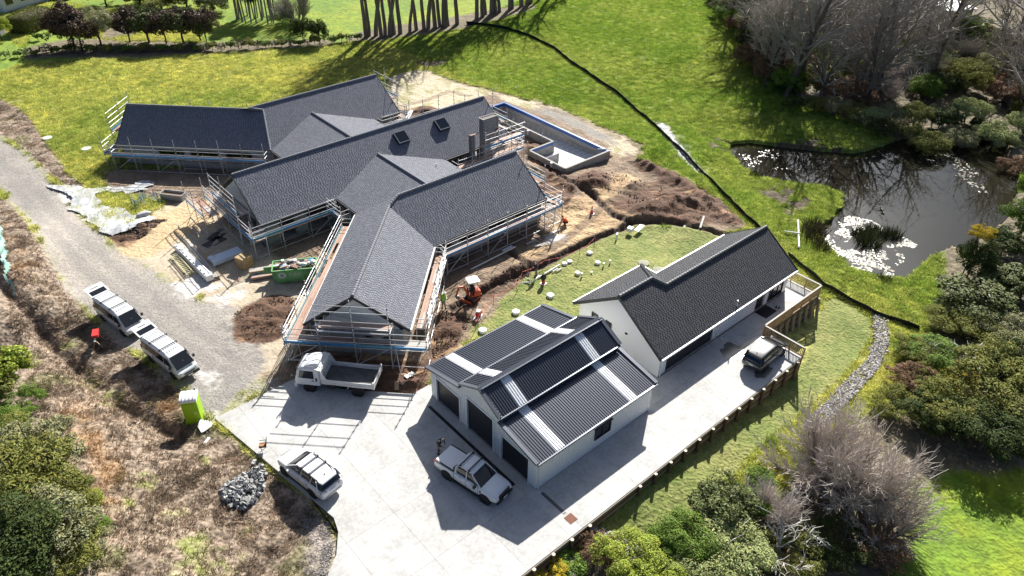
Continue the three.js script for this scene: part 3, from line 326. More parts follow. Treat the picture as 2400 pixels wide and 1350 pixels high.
// ---------- the house under construction ----------
const house = thing('house_under_construction', 'big grey shingled house of angled gabled wings, still in scaffolding', 'house', [0, 0, 0]);
{
  const s = 0.70, e = 2.8, P = (poly, eave, up, sl, seed) => roofPlane(house, poly, eave, up, sl, M.shingleBase, M.shingle, seed), q = Math.SQRT1_2, up = 0.0;
  P([[33.13, -48.5], [47.4, -48.5], [47.4, -53.37], [32.72, -53.37], [31.35, -52.8]], [33.13, e, -48.5], [0, -1], s, 1);
  P([[30.71, -58.24], [32.72, -53.37], [47.4, -53.37], [47.4, -58.24]], [40, e, -58.24], [0, 1], s, 2);
  P([[33.13, -48.5], [31.35, -52.8], [21.43, -42.89], [24.47, -39.85]], [24.47, e, -39.85], [-q, -q], s, 3);
  P([[21.43, -42.89], [31.35, -52.8], [32.72, -53.37], [30.71, -58.24], [18.39, -45.93]], [18.39, e, -45.93], [q, q], s, 4);
  P([[22.6, -62.25], [54.3, -62.25], [54.3, -67.12], [22.6, -67.12]], [22.6, e, -62.25], [0, -1], s, 5);
  P([[22.6, -71.99], [54.3, -71.99], [54.3, -67.12], [22.6, -67.12]], [22.6, e, -71.99], [0, 1], s, 6);
  P([[30.71, -76.63], [48.3, -76.63], [48.3, -81.5], [31.1, -81.5], [32.49, -80.93]], [40, e, -76.63], [0, -1], s, 7);
  P([[31.1, -81.5], [48.3, -81.5], [48.3, -86.37], [33.13, -86.37]], [40, e, -86.37], [0, 1], s, 8);
  P([[17.93, -89.41], [30.71, -76.63], [32.49, -80.93], [20.97, -92.46]], [17.93, e, -89.41], [q, -q], s, 9);
  P([[20.97, -92.46], [32.49, -80.93], [31.1, -81.5], [33.13, -86.37], [24.0, -95.5]], [24.0, e, -95.5], [-q, q], s, 10);
  const el = 0.268;
  P([[30.85, -62.25], [37.72, -64.88], [37.72, -55.61], [30.85, -58.24]], [30.85, e, -60], [1, 0], el, 11);
  P([[44.6, -62.25], [37.72, -64.88], [37.72, -55.61], [44.6, -58.24]], [44.6, e, -60], [-1, 0], el, 12);
  P([[30.85, -71.99], [37.72, -69.36], [37.72, -79.26], [30.85, -76.63]], [30.85, e, -74], [1, 0], el, 13);
  P([[44.6, -71.99], [37.72, -69.36], [37.72, -79.26], [44.6, -76.63]], [44.6, e, -74], [-1, 0], el, 14);
  const R = 6.209, RG = 5.81, RE = 4.641, C = (a, b) => capping(house, a, b, M.cap);
  C([32.72, R, -53.37], [47.4, R, -53.37]); C([31.35, RG, -52.8], [32.72, R, -53.37]); C([21.43, RG, -42.89], [31.35, RG, -52.8]);
  C([22.6, R, -67.12], [54.3, R, -67.12]); C([31.1, R, -81.5], [48.3, R, -81.5]); C([20.97, RG, -92.46], [32.49, RG, -80.93]); C([32.49, RG, -80.93], [31.1, R, -81.5]); C([30.71, e, -76.63], [32.49, RG, -80.93]);
  C([37.72, RE, -64.8], [37.72, RE, -55.7]); C([37.72, RE, -69.4], [37.72, RE, -79.2]);
  // fascia boards, gutters and barge boards
  const gut = (a, b, m = M.fascia) => beam('gutter', V(a[0], 2.66, a[1]), V(b[0], 2.66, b[1]), 0.14, 0.2, m, house);
  gut([33.13, -48.42], [47.4, -48.42]); gut([33.2, -48.42], [24.53, -39.79], M.gutterWhite); gut([18.33, -45.87], [30.6, -58.2], M.gutterWhite); gut([22.6, -62.17], [30.9, -62.17]); gut([44.6, -62.17], [54.3, -62.17]); gut([17.9, -89.35], [30.7, -76.55], M.timberGrey); gut([30.79, -62.2], [30.79, -58.3]); gut([44.67, -62.2], [44.67, -58.3]); gut([44.6, -76.55], [48.3, -76.55]); gut([30.79, -72], [30.79, -76.6]); gut([44.67, -72], [44.67, -76.6]); gut([44.6, -72.05], [54.3, -72.05]); gut([22.6, -72.05], [30.9, -72.05]); gut([44.6, -58.3], [47.4, -58.3]); gut([33.1, -86.45], [48.3, -86.45]); gut([24.05, -95.56], [33.15, -86.45]);
  const barge = (a, b) => beam('barge_board', V(a[0], a[1] - 0.1, a[2]), V(b[0], b[1] - 0.1, b[2]), 0.06, 0.24, M.fascia, house);
  barge([47.44, e, -48.45], [47.44, R, -53.37]); barge([47.44, R, -53.37], [47.44, e, -58.3]); barge([22.55, e, -62.2], [22.55, R, -67.12]); barge([22.55, R, -67.12], [22.55, e, -72.0]); barge([54.35, e, -62.2], [54.35, R, -67.12]); barge([54.35, R, -67.12], [54.35, e, -72]); barge([48.35, e, -76.6], [48.35, R, -81.5]); barge([48.35, R, -81.5], [48.35, e, -86.4]); barge([24.45, e, -39.8], [21.39, RG, -42.86]); barge([21.39, RG, -42.86], [18.33, e, -45.9]); barge([17.9, e, -89.44], [20.93, RG, -92.49]); barge([20.93, RG, -92.49], [23.96, e, -95.52]);
  // floors
  const fl = (poly) => mesh('floor_slab', prism(poly, -0.15, 0.12), M.slabFloor, house);
  fl([[31.5, -49], [47.0, -49], [47.0, -57.8], [31.5, -57.8]]); fl([[24.0, -40.4], [32.5, -48.9], [31.4, -57.0], [18.95, -45.4]]); fl([[22.95, -62.7], [53.95, -62.7], [53.95, -71.55], [22.95, -71.55]]); fl([[31.2, -77.1], [47.95, -77.1], [47.95, -85.9], [33, -85.9]]); fl([[18.4, -89.3], [31.1, -76.9], [32.9, -86.0], [24.1, -94.9]]); fl([[31.3, -57.9], [44.15, -57.9], [44.15, -62.6], [31.3, -62.6]]); fl([[31.3, -71.6], [44.15, -71.6], [44.15, -77], [31.3, -77]]);
  // block walls, openings [from, to, sill, head]
  const w = (a, b, o) => blockWall(house, a, b, 0.1, 2.66, o);
  w([32.9, -48.98], [47.05, -48.98], [[1, 2.6, 0.1, 2.2], [3.6, 5.4, 1, 2.2], [7.2, 9.2, 0.1, 2.2], [10.6, 12.4, 1, 2.2]]); w([47.05, -48.98], [47.05, -57.75], [[3, 5.8, 0.1, 2.2]]); w([47.05, -57.75], [44.1, -57.75], []);
  w([24.05, -40.35], [32.75, -49.05], [[2, 3.6, 1, 2.2], [6, 8, 1, 2.2], [9.4, 11, 0.1, 2.2]]); w([18.92, -45.48], [24.05, -40.35], [[4.2, 4.9, 1.0, 1.9], [5.6, 6.4, 0.95, 1.9]]); w([18.92, -45.48], [31, -57.55], [[2, 4, 1, 2.2], [6, 8, 1, 2.2], [11, 13, 1, 2.2]]);
  w([22.98, -62.7], [31.3, -62.7], [[1.6, 3.2, 0.1, 2.3], [4.6, 6.8, 0.1, 2.3]]); w([22.98, -62.7], [22.98, -71.5], [[1.4, 3, 0.1, 2.3], [3.6, 5.2, 0.1, 2.3], [5.8, 7.4, 0.1, 2.3]]); w([22.98, -71.5], [31.3, -71.5], [[2, 4, 1, 2.2], [5, 7, 1, 2.2]]); w([44.1, -62.7], [53.95, -62.7], [[0.8, 3.4, 0.1, 2.3], [4, 5.6, 0.1, 2.3]]); w([53.95, -62.7], [53.95, -71.5], [[1.5, 7, 0.1, 2.3]]); w([44.1, -71.5], [53.95, -71.5], [[1, 8.5, 0.1, 2.3]]);
  w([31.3, -58], [31.3, -62.5], [[1, 1.9, 1.2, 2.1], [2.7, 3.6, 1.2, 2.1]]); w([44.15, -57.9], [44.15, -62.6], [[1, 3.6, 0.1, 2.3]]); w([31.3, -71.6], [31.3, -77], [[1.4, 3.8, 0.1, 2.2]]); w([44.15, -71.6], [44.15, -77], [[1, 4, 0.1, 2.3]]);
  w([44.15, -77.1], [47.95, -77.1], []); w([47.95, -77.1], [47.95, -85.9], [[2.8, 6, 0.1, 2.3]]); w([33.3, -85.9], [47.95, -85.9], [[2, 5, 0.9, 2.2], [8, 11, 0.9, 2.2]]);
  w([18.45, -89.25], [31, -76.75], [[4.2, 7.3, 0.8, 2.35], [8.0, 11.2, 0.8, 2.35], [12.2, 15.2, 0.8, 2.35]]); w([18.45, -89.25], [24.1, -94.9], [[2.6, 5.4, 0.8, 2.2]]); w([24.1, -94.9], [33.1, -85.9], [[1.2, 3.8, 0.5, 2.4], [4.4, 7, 0.5, 2.4], [8, 11, 0.5, 2.4]]);
  // boarded gables
  const tri = (a, b, h, off) => { const g = new THREE.BufferGeometry(), m = [(a[0] + b[0]) / 2, (a[1] + b[1]) / 2]; const [ox, oz] = off, pos = []; const A = [a[0], 2.66, a[1]], B = [b[0], 2.66, b[1]], Cc = [m[0], h, m[1]], o = (p) => [p[0] - ox * 0.1, p[1], p[2] - oz * 0.1]; const f = (...t) => t.forEach((p) => pos.push(...p)); f(A, B, Cc); f(o(A), o(Cc), o(B)); f(A, o(A), o(B)); f(A, o(B), B); f(B, o(B), o(Cc)); f(B, o(Cc), Cc); f(Cc, o(Cc), o(A)); f(Cc, o(A), A); g.setAttribute('position', new THREE.Float32BufferAttribute(pos, 3)); g.setAttribute('uv', new THREE.Float32BufferAttribute(new Array(pos.length / 3 * 2).fill(0).map((_, i) => (i * 7 % 13) / 13), 2)); g.computeVertexNormals(); mesh('gable_panel', g, M.gable, house); };
  tri([18.98, -45.42], [24.0, -40.4], 5.45, [-q, q]); tri([47.0, -48.98], [47.0, -57.75], 5.85, [1, 0]); tri([23.0, -62.7], [23.0, -71.5], 5.85, [-1, 0]); tri([53.9, -62.7], [53.9, -71.5], 5.85, [1, 0]); tri([47.9, -77.1], [47.9, -85.9], 5.85, [1, 0]); tri([18.5, -89.2], [24.05, -94.85], 5.5, [-q, -q]);
  // skylights on the middle roof
  for (const [x, z] of [[41.3, -65.6], [46.85, -65.6]]) {
    const y = e + s * (-62.25 - z), a = Math.atan(s), g = new THREE.Group(); g.name = 'skylight'; house.add(g); g.position.set(x, y, z); g.rotation.x = a;
    box('curb', [0, 0.16, 0], [1.5, 0.36, 1.45], M.fascia, g); box('pane', [0, 0.36, 0], [1.34, 0.04, 1.3], M.glass, g);
    for (const k of [-1, 1]) { box('frame_bar', [k * 0.7, 0.37, 0], [0.09, 0.07, 1.48], M.roofTrim, g); box('frame_bar', [0, 0.37, k * 0.68], [1.31, 0.07, 0.09], M.roofTrim, g); }
  }
  // block chimney and a slim block pier at the middle wing's eave
  const ch = blockWall(house, [49.75, -61.95], [51.95, -61.95], 0, 6.3, [], 0.7); ch.name = 'chimney'; ch.children[0].scale.set(1, 1, 1);
  { const f = new MB(); f.box(50.85, 6.34, -62.33, 2.3, 0.08, 0.1).box(50.85, 6.34, -61.57, 2.3, 0.08, 0.1).box(49.75, 6.34, -61.95, 0.1, 0.08, 0.66).box(51.95, 6.34, -61.95, 0.1, 0.08, 0.66); f.build('chimney_rim', M.slabFloor, house); }
  const pr = blockWall(house, [47.95, -61.75], [48.4, -61.75], 0, 4.9, [], 0.5); pr.name = 'pier';
  box('chimney_brace', [48.6, 4.95, -61.6], [1.3, 0.1, 0.16], M.plank2, house); box('chimney_brace', [51.2, 4.6, -61.2], [3.4, 0.08, 0.3], M.plank2, house, 0.5); box('chimney_brace', [52.6, 4.7, -61.9], [0.3, 0.08, 2.4], M.plankGrey, house);
  // a vent pipe and two scraps of underlay on the low link roof
  { const y = 2.8 + el * (44.6 - 42.2); bar('vent_pipe', V(42.2, y, -60.4), V(42.2, y + 0.35, -60.4), 0.06, M.pvc, house); }
}

// ---------- the steel shed ----------
function ribGeo(n, pitch, len, rh, rw) { // sheet lying in x (across ribs) and z (along), top up
  const pts = []; for (let i = 0; i < n; i++) { const x = i * pitch; pts.push([x, 0], [x + pitch * 0.5 - rw, 0], [x + pitch * 0.5 - rw * 0.55, rh], [x + pitch * 0.5 + rw * 0.55, rh], [x + pitch * 0.5 + rw, 0]); } pts.push([n * pitch, 0]);
  const pos = [], t = 0.006; for (let i = 0; i + 1 < pts.length; i++) { const [a, b] = pts[i], [c, d] = pts[i + 1]; pos.push(a, b, 0, a, b, len, c, d, len, a, b, 0, c, d, len, c, d, 0); pos.push(a, b - t, 0, c, d - t, len, a, b - t, len, a, b - t, 0, c, d - t, 0, c, d - t, len); }
  const g = new THREE.BufferGeometry(); g.setAttribute('position', new THREE.Float32BufferAttribute(pos, 3)); g.setAttribute('uv', new THREE.Float32BufferAttribute(new Float32Array(pos.length / 3 * 2), 2)); g.computeVertexNormals(); return g;
}
const shed = thing('farm_shed', 'dark ribbed-roof shed with clear roof strips and three black roller doors', 'shed', [0, 0, 0]);
{
  const rnd = rng(77);
  // roof planes: z of eave, y of eave, z of top, y of top
  const slope = (z0, y0, z1, y1, nm) => {
    const len = Math.hypot(z1 - z0, y1 - y0), geo = ribGeo(4, 0.2, len, 0.04, 0.045), a = Math.atan2(y1 - y0, Math.abs(z1 - z0));
    for (let k = 0, x = 23.0; x < 34.55; x += 0.8, k++) {
      const clear = Math.abs(x + 0.4 - 24.95) < 0.42 || Math.abs(x + 0.4 - 32.3) < 0.42, m = mesh(clear ? 'clear_roof_sheet' : 'roof_sheet', geo, clear ? M.translucent : M.roofMetal, shed);
      const up = z1 < z0 ? 1 : -1; // geometry runs along +z from its origin: start at the higher end or the lower
      if (up > 0) { m.position.set(x, y1, z1); m.rotation.x = a; } else { m.position.set(x, y0, z0); m.rotation.x = -a; }
    }
  };
  slope(-23.12, 2.78, -27.05, 3.62); slope(-35.4, 2.78, -31.2, 3.72); slope(-26.9, 4.02, -29.02, 5.18); slope(-31.3, 4.02, -29.02, 5.18);
  // purlins seen through the clear strips, ridge, barge and gutters
  for (const [z, y] of [[-24.4, 2.94], [-25.7, 3.22], [-27.7, 4.35], [-28.5, 4.78], [-30.3, 4.43], [-32.6, 3.28], [-34, 2.98]]) beam('purlin', V(23.1, y, z), V(34.6, y, z), 0.06, 0.12, M.galv, shed);
  beam('ridge_flashing', V(22.9, 5.24, -29.12), V(34.75, 5.24, -29.12), 0.3, 0.03, M.roofTrim, shed).rotateX(0.5); beam('ridge_flashing', V(22.9, 5.24, -28.9), V(34.75, 5.24, -28.9), 0.3, 0.03, M.roofTrim, shed).rotateX(-0.5);
  for (const x of [22.88, 34.72]) for (const [z0, y0, z1, y1] of [[-23.1, 2.8, -27.0, 3.66], [-35.42, 2.8, -31.25, 3.76], [-26.9, 4.06, -29.02, 5.22], [-31.3, 4.06, -29.02, 5.22]]) beam('barge_flashing', V(x, y0, z0), V(x, y1, z1), 0.26, 0.16, M.roofTrim, shed);
  beam('gutter', V(22.9, 2.7, -23.05), V(34.75, 2.7, -23.05), 0.14, 0.13, M.roofMetal, shed); beam('gutter', V(22.9, 2.7, -35.46), V(34.75, 2.7, -35.46), 0.14, 0.13, M.roofMetal, shed); beam('gutter', V(22.9, 3.96, -26.84), V(34.75, 3.96, -26.84), 0.13, 0.12, M.roofMetal, shed); beam('gutter', V(22.9, 3.96, -31.36), V(34.75, 3.96, -31.36), 0.13, 0.12, M.roofMetal, shed);
  // ribbed cladding, wall by wall
  const side = (nm, p0, p1, y0, yTop, holes = []) => { // yTop(s) along the wall; vertical ribs every 0.2 m
    const dx = p1[0] - p0[0], dz = p1[1] - p0[1], L = Math.hypot(dx, dz), ux = dx / L, uz = dz / L, ry = -Math.atan2(dz, dx), mb = new MB(), n = Math.round(L / 0.2), w = L / n;
    for (let i = 0; i < n; i++) {
      const s = (i + 0.5) * w, yt = Math.min(yTop(i * w), yTop((i + 1) * w)), ymax = Math.max(yTop(i * w), yTop((i + 1) * w)), h = holes.find((o) => s > o[0] && s < o[1]); const spans = h ? [[y0, h[2]], [h[3], ymax - 0.02]] : [[y0, ymax - 0.02]];
      for (const [a, b] of spans) if (b - a > 0.03) { mb.box(p0[0] + ux * s, (a + b) / 2, p0[1] + uz * s, w, b - a, 0.05, ry); mb.box(p0[0] + ux * s, (a + b) / 2, p0[1] + uz * s, 0.05, b - a, 0.09, ry); }
    }
    return mb.build(nm, M.clad, shed);
  };
  side('side_wall', [23.05, -23.3], [34.5, -23.3], 0.05, () => 2.72, [[5.6, 7.1, 0.95, 1.95]]); side('side_wall', [23.05, -35.1], [34.5, -35.1], 0.05, () => 2.72);
  const prof = (s) => { const z = -35.1 + s; return z < -31.25 ? lerp(2.78, 3.68, (z + 35.4) / 4.15) : z > -26.95 ? lerp(3.58, 2.78, (z + 26.95) / 3.85) : z < -29.02 ? lerp(4.02, 5.12, (z + 31.25) / 2.23) : lerp(5.12, 4.02, (z + 29.02) / 2.07); };
  side('front_wall', [23.05, -35.1], [23.05, -23.3], 0.05, prof, [[0.7, 3.6, 0, 2.35], [4.4, 7.4, 0, 3.1], [8.2, 11.1, 0, 2.35]]); side('rear_wall', [34.5, -35.1], [34.5, -23.3], 0.05, prof);
  side('upper_wall', [23.1, -27.0], [34.45, -27.0], 3.5, () => 3.95); side('upper_wall', [23.1, -31.2], [34.45, -31.2], 3.6, () => 3.95);
  for (const [z0, z1, h] of [[-34.4, -31.5, 2.35], [-30.7, -27.7, 3.1], [-26.9, -24.0, 2.35]]) {
    const g = new THREE.Group(); g.name = 'roller_door'; shed.add(g);
    for (let y = 0.06, k = 0; y < h; y += 0.1, k++) box('slat', [23.13, y + 0.045, (z0 + z1) / 2], [0.03, 0.085, z1 - z0], M.roller, g);
    for (const z of [z0, z1]) box('door_jamb', [23.03, h / 2, z], [0.14, h, 0.14], M.clad, g); box('door_head', [23.03, h + 0.07, (z0 + z1) / 2], [0.14, 0.14, z1 - z0 + 0.14], M.clad, g);
  }
  { const g = new THREE.Group(); g.name = 'window'; shed.add(g); for (const k of [0, 1]) box('pane', [28.98 + k * 0.74, 1.45, -23.28], [0.68, 0.9, 0.03], M.glass, g); for (const y of [0.95, 1.95]) box('frame_bar', [29.35, y, -23.24], [1.62, 0.09, 0.09], M.frame, g); for (const x of [28.58, 29.35, 30.12]) box('frame_bar', [x, 1.45, -23.24], [0.09, 0.92, 0.09], M.frame, g); box('frame_bar', [29.35, 2.04, -23.2], [1.8, 0.05, 0.16], M.frame, g); }
  mesh('base_plinth', prism([[23.0, -35.12], [34.55, -35.12], [34.55, -23.26], [23.0, -23.26]], -0.2, 0.06), M.concrete, shed);
  for (const [x, z] of [[23.15, -23.18], [34.42, -23.18]]) bar('downpipe', V(x, 0.02, z), V(x, 2.68, z), 0.045, M.trim, shed);
}

// ---------- the finished dwelling ----------
const guest = thing('white_dwelling', 'finished white-walled dwelling with a charcoal shingle roof beside the driveway', 'house', [0, 0, 0]);
{
  const s = 0.69, e = 2.4, P = (poly, eave, up, seed) => roofPlane(guest, poly, eave, up, s, M.shingleDarkBase, M.shingleDark, seed, [0.8, 1.2]);
  const zF = -24.78, zL = -34.4, zr = -29.59, zB = -32.65, zr2 = -28.715, hL = e + s * 4.81, hR = e + s * 3.935, xe = 46.1, xr = 41.29;
  // front plane, whole length; its top follows the two ridges
  const xm = xr + (hL - hR) / s; // where the hip comes down to the lower ridge
  P([[37.4, zF], [56.4, zF], [56.4, zr2], [xm, zr2], [xr, zr], [37.4, zr]], [45, e, zF], [0, -1], 21);
  P([[37.4, zL], [xe, zL], [xr, zr], [37.4, zr]], [40, e, zL], [0, 1], 22);
  P([[xe, zL], [xr, zr], [xm, zr2], [xe, zB]], [xe, e, -33], [-1, 0], 23);
  P([[xe, zB], [xm, zr2], [56.4, zr2], [56.4, zB]], [50, e, zB], [0, 1], 24);
  const C = (a, b) => capping(guest, a, b, M.capDark, 0.16, 0.04); C([37.4, hL, zr], [xr, hL, zr]); C([xr, hL, zr], [xe, e, zL]); C([xr, hL, zr], [xm, hR, zr2]); C([xm, hR, zr2], [56.4, hR, zr2]);
  const gut = (a, b, m) => beam('gutter', V(a[0], 2.3, a[1]), V(b[0], 2.3, b[1]), 0.13, 0.16, m, guest); gut([37.4, zF + 0.07], [56.4, zF + 0.07], M.gutterWhite); gut([37.4, zL - 0.07], [xe, zL - 0.07], M.gutterWhite); gut([xe + 0.07, zL], [xe + 0.07, zB], M.gutterWhite); gut([xe, zB - 0.07], [56.4, zB - 0.07], M.gutterWhite);
  const barge = (a, b) => beam('barge_board', V(a[0], a[1] - 0.1, a[2]), V(b[0], b[1] - 0.1, b[2]), 0.06, 0.28, M.fascia, guest); barge([37.37, e, zF], [37.37, hL, zr]); barge([37.37, hL, zr], [37.37, e, zL]); barge([56.43, e, zF], [56.43, hR, zr2]); barge([56.43, hR, zr2], [56.43, e, zB]);
  // walls
  const wl = (c, sz) => box('wall', c, sz, M.render, guest);
  const gab = (x, z0, z1, zt, ht, th, m) => { const g = prism([[0, 0], [1, 0], [1, 1], [0, 1]], 0, 1); const pos = []; const A = [z0, 0], B = [z1, 0], C1 = [z1, 2.32], D = [zt, ht], E1 = [z0, 2.32], poly = [A, B, C1, D, E1].map(([a, b]) => new THREE.Vector2(a, b)); const ex = new THREE.ExtrudeGeometry(new THREE.Shape(poly), { depth: th, bevelEnabled: false }); ex.applyMatrix4(new THREE.Matrix4().makeBasis(V(0, 0, 1), V(0, 1, 0), V(-1, 0, 0))); ex.translate(x + th, 0, 0); return mesh('gable_wall', ex, m, guest); };
  gab(37.85, -34.0, -25.2, zr, hL - 0.42, 0.15, M.render); gab(55.85, -32.2, -25.2, zr2, hR - 0.42, 0.15, M.render);
  wl([41.9, 1.17, -33.95], [8.0, 2.34, 0.15]); wl([45.75, 1.17, -33.1], [0.15, 2.34, 1.7]); wl([50.9, 1.17, -32.25], [10.1, 2.34, 0.15]);
  // front wall with garage door, entry, glazed doors
  wl([38.35, 1.17, -25.3], [0.86, 2.34, 0.16]); wl([48.0, 1.17, -25.3], [6.2, 2.34, 0.16]); wl([52.75, 1.17, -25.3], [0.55, 2.34, 0.16]); wl([55.7, 1.17, -25.3], [0.45, 2.34, 0.16]); wl([46.9, 2.28, -25.3], [17.9, 0.12, 0.14]);
  { const g = new THREE.Group(); g.name = 'garage_door'; guest.add(g); for (let k = 0; k < 5; k++) box('door_panel', [41.85, 0.24 + k * 0.43, -25.32], [6.1, 0.42, 0.05], M.roller, g); }
  { const g = new THREE.Group(); g.name = 'entry_door'; guest.add(g); box('door_leaf', [51.8, 1.1, -25.32], [1.0, 2.15, 0.06], M.frame, g); box('handle', [52.15, 1.0, -25.24], [0.04, 0.3, 0.06], M.galv, g); }
  { const g = new THREE.Group(); g.name = 'glazed_door'; guest.add(g); for (const k of [0, 1, 2]) { box('pane', [53.45 + k * 0.82, 1.12, -25.33], [0.74, 2.06, 0.03], M.glass, g); box('frame_bar', [53.05 + k * 0.82, 1.12, -25.3], [0.07, 2.2, 0.08], M.frame, g); } box('frame_bar', [55.48, 1.12, -25.3], [0.07, 2.2, 0.08], M.frame, g); box('frame_bar', [54.27, 0.06, -25.29], [2.5, 0.08, 0.08], M.frame, g); }
  // gable windows
  for (const [z, y] of [[-32.25, 1.45], [-30.7, 1.5]]) { const g = new THREE.Group(); g.name = 'window'; guest.add(g); box('pane', [37.83, y, z], [0.03, 1.5, 0.5], M.glass, g); for (const k of [-1, 1]) { box('frame_bar', [37.81, y, z + k * 0.29], [0.09, 1.66, 0.08], M.frame, g); box('frame_bar', [37.81, y + k * 0.79, z], [0.09, 0.08, 0.5], M.frame, g); } box('blind', [37.9, y, z], [0.02, 1.4, 0.44], M.timber, g); }
  box('wall_light', [37.8, 2.3, -28.75], [0.12, 0.12, 0.2], M.black, guest); bar('downpipe', V(38.05, 0, -25.12), V(38.05, 2.25, -25.0), 0.05, M.trim, guest); bar('downpipe', V(45.3, 0, -25.15), V(45.3, 2.25, -25.0), 0.05, M.trim, guest); bar('vent_pipe', V(47.4, e + 0.15, -25.0), V(47.4, e + 0.75, -25.0), 0.05, M.galv, guest);
  mesh('base_plinth', prism([[37.8, -34.05], [45.85, -34.05], [45.85, -32.3], [56.05, -32.3], [56.05, -25.2], [37.8, -25.2]], -0.3, 0.03), M.concrete, guest);
}
tag(box('doormat', [51.9, 0.02, -24.5], [1.7, 0.03, 1.15], M.black, scene), 'black doormat on the concrete before the dwelling entry', 'doormat');
{ const t = thing('work_boots', 'pair of dark boots standing beside the black doormat', 'boots', [53.2, 0, -24.15], 0.4); for (const k of [-0.12, 0.12]) { const b = new MB(); b.box(0, 0.05, k, 0.28, 0.1, 0.1).box(-0.09, 0.14, k, 0.11, 0.2, 0.1); b.build('boot', M.black, t); } }
{ const t = thing('bucket', 'white bucket under the garden tap at the dwelling wall', 'bucket', [45.75, 0, -24.7]); mesh('tub', new THREE.CylinderGeometry(0.17, 0.14, 0.32, 14, 1, true).translate(0, 0.16, 0), new THREE.MeshStandardMaterial({ color: lin(0.75, 0.75, 0.73), roughness: 0.5, side: 2 }), t); mesh('base', new THREE.CylinderGeometry(0.14, 0.14, 0.02, 14).translate(0, 0.01, 0), M.white, t); }
for (let i = 0; i < 7; i++) tag(box('paving_stone', [36.6, -0.1 + 0.005, -26 - i * 1.05], [0.62, 0.07, 0.62], M.fascia, scene), 'dark square paving stone in the gravel between shed and dwelling', 'paving', 'stepping stones between shed and dwelling');
{ const g = prism([[35.4, -34.0], [37.9, -34.0], [37.9, -25.2], [35.4, -25.2]], -0.3, -0.13); struct('gravel_path', g, mat(0.36, 0.33, 0.28, 0.95, 0, { map: grainTex })); }

// ---------- concrete driveway, poured in slabs ----------
{
  const root = new THREE.Group(); root.name = 'driveway'; root.userData.kind = 'structure'; scene.add(root);
  const tone = [0, 1, 2, 3].map((k) => mat([0.465, 0.485, 0.475, 0.5][k], [0.462, 0.482, 0.472, 0.496][k], [0.45, 0.47, 0.46, 0.485][k], 0.85, 0)), ct = noiseTex(512, (u, v) => { const n = 0.3 * tnoise(u, v, 200, 31) + 0.25 * tnoise(u, v, 40, 32) + 0.25 * tnoise(u, v, 10, 33) + 0.2 * tnoise(u, v, 5, 34), k = 0.76 + 0.24 * sstep(0.25, 0.62, n); return [k, k * 0.99, k * 0.975]; }); ct.repeat.set(1 / 7, 1 / 7); tone.forEach((m) => { m.map = ct; });
  const xs = [-2, 3.6, 7.4, 11.2, 14.75, 18.6, 22.25, 23.3, 28.6, 33.9, 39.65, 44.4, 49.0, 53.4, 58.5], zs = [-46, -42.4, -38.7, -35.05, -31.5, -27.9, -23.4, -19.05], rnd = rng(5);
  for (let i = 0; i + 1 < xs.length; i++) for (let j = 0; j + 1 < zs.length; j++) {
    const z0 = zs[j], z1 = i >= 8 && j < 6 ? zs[j + 1] : zs[j + 1]; let p = DRIVE; for (const c of [[1, 0, xs[i] + 0.006], [-1, 0, -xs[i + 1] + 0.006], [0, 1, z0 + 0.006], [0, -1, -z1 + 0.006]]) p = clipPoly(p, ...c);
    if (p.length < 3) continue; const ar = Math.abs(THREE.ShapeUtils.area(p.map(([x, z]) => new THREE.Vector2(x, z)))); if (ar < 0.05) continue; const cx = p.reduce((q, a) => q + a[0], 0) / p.length, cz = p.reduce((q, a) => q + a[1], 0) / p.length; if (cx > 24 && cx < 34 && cz < -24 && cz > -35) continue;
    mesh('slab', prism(p, -0.32, 0), tone[Math.floor(rnd() * 4)], root);
  }
  // wet patches on the concrete
  const wet = new THREE.MeshPhysicalMaterial({ color: lin(0.12, 0.115, 0.105), roughness: 0.25 }); const blob = (cx, cz, rx, rz, seed, an) => { const p = []; for (let k = 0; k < 40; k++) { const t = k / 40 * 6.283, r = 0.6 + 0.8 * fbm(Math.cos(t) * 1.6 + seed, Math.sin(t) * 1.6, 3), x = Math.cos(t) * rx * r, z = Math.sin(t) * rz * r; p.push([cx + x * Math.cos(an) - z * Math.sin(an), cz + x * Math.sin(an) + z * Math.cos(an)]); } const g = prism(p, 0.0, 0.004); return tag(mesh('puddle', g, wet), '', 'puddle'); };
  blob(45.2, -23.2, 1.1, 1.0, 3, 0.5).userData.label = 'wet patch spreading from the tap across the shaded concrete'; blob(47.2, -23.0, 1.7, 0.2, 9, 0.15).userData.label = 'thin wet trickle running along the concrete towards the deck'; blob(44.9, -20.0, 1.0, 0.5, 13, 0.1).userData.label = 'wet patch on the concrete beside the black car';
}
// grated drains
{
  const t = thing('drain_channel', 'long dark drain grate along the front of the shed doors', 'drain', [22.15, 0, -29.4]); mesh('channel', prism([[-0.12, -4.9], [0.12, -4.9], [0.12, 4.9], [-0.12, 4.9]], -0.1, 0.006), M.black, t); for (const k of [-0.14, 0.14]) box('rim', [k, 0.005, 0], [0.03, 0.014, 9.8], M.galvOld, t);
  const u = thing('drain_channel', 'short drain grate running out from the shed corner to the sump', 'drain', [23.16, 0, -21.7]); mesh('channel', prism([[-0.12, -1.15], [0.12, -1.15], [0.12, 1.15], [-0.12, 1.15]], -0.1, 0.006), M.black, u); for (let k = 0; k < 16; k++) box('grate_bar', [0, 0.012, -1.1 + k * 0.147], [0.24, 0.012, 0.03], M.galvOld, u);
  const v = thing('sump_grate', 'square rusty sump grate set in the driveway edge', 'drain', [23.18, 0, -20.1]); box('pit', [0, 0.003, 0], [0.66, 0.008, 0.66], M.black, v); const rust = mat(0.3, 0.13, 0.08, 0.8, 0.2); for (let k = 0; k < 6; k++) box('grate_bar', [-0.27 + k * 0.108, 0.018, 0], [0.06, 0.02, 0.64], rust, v);
}
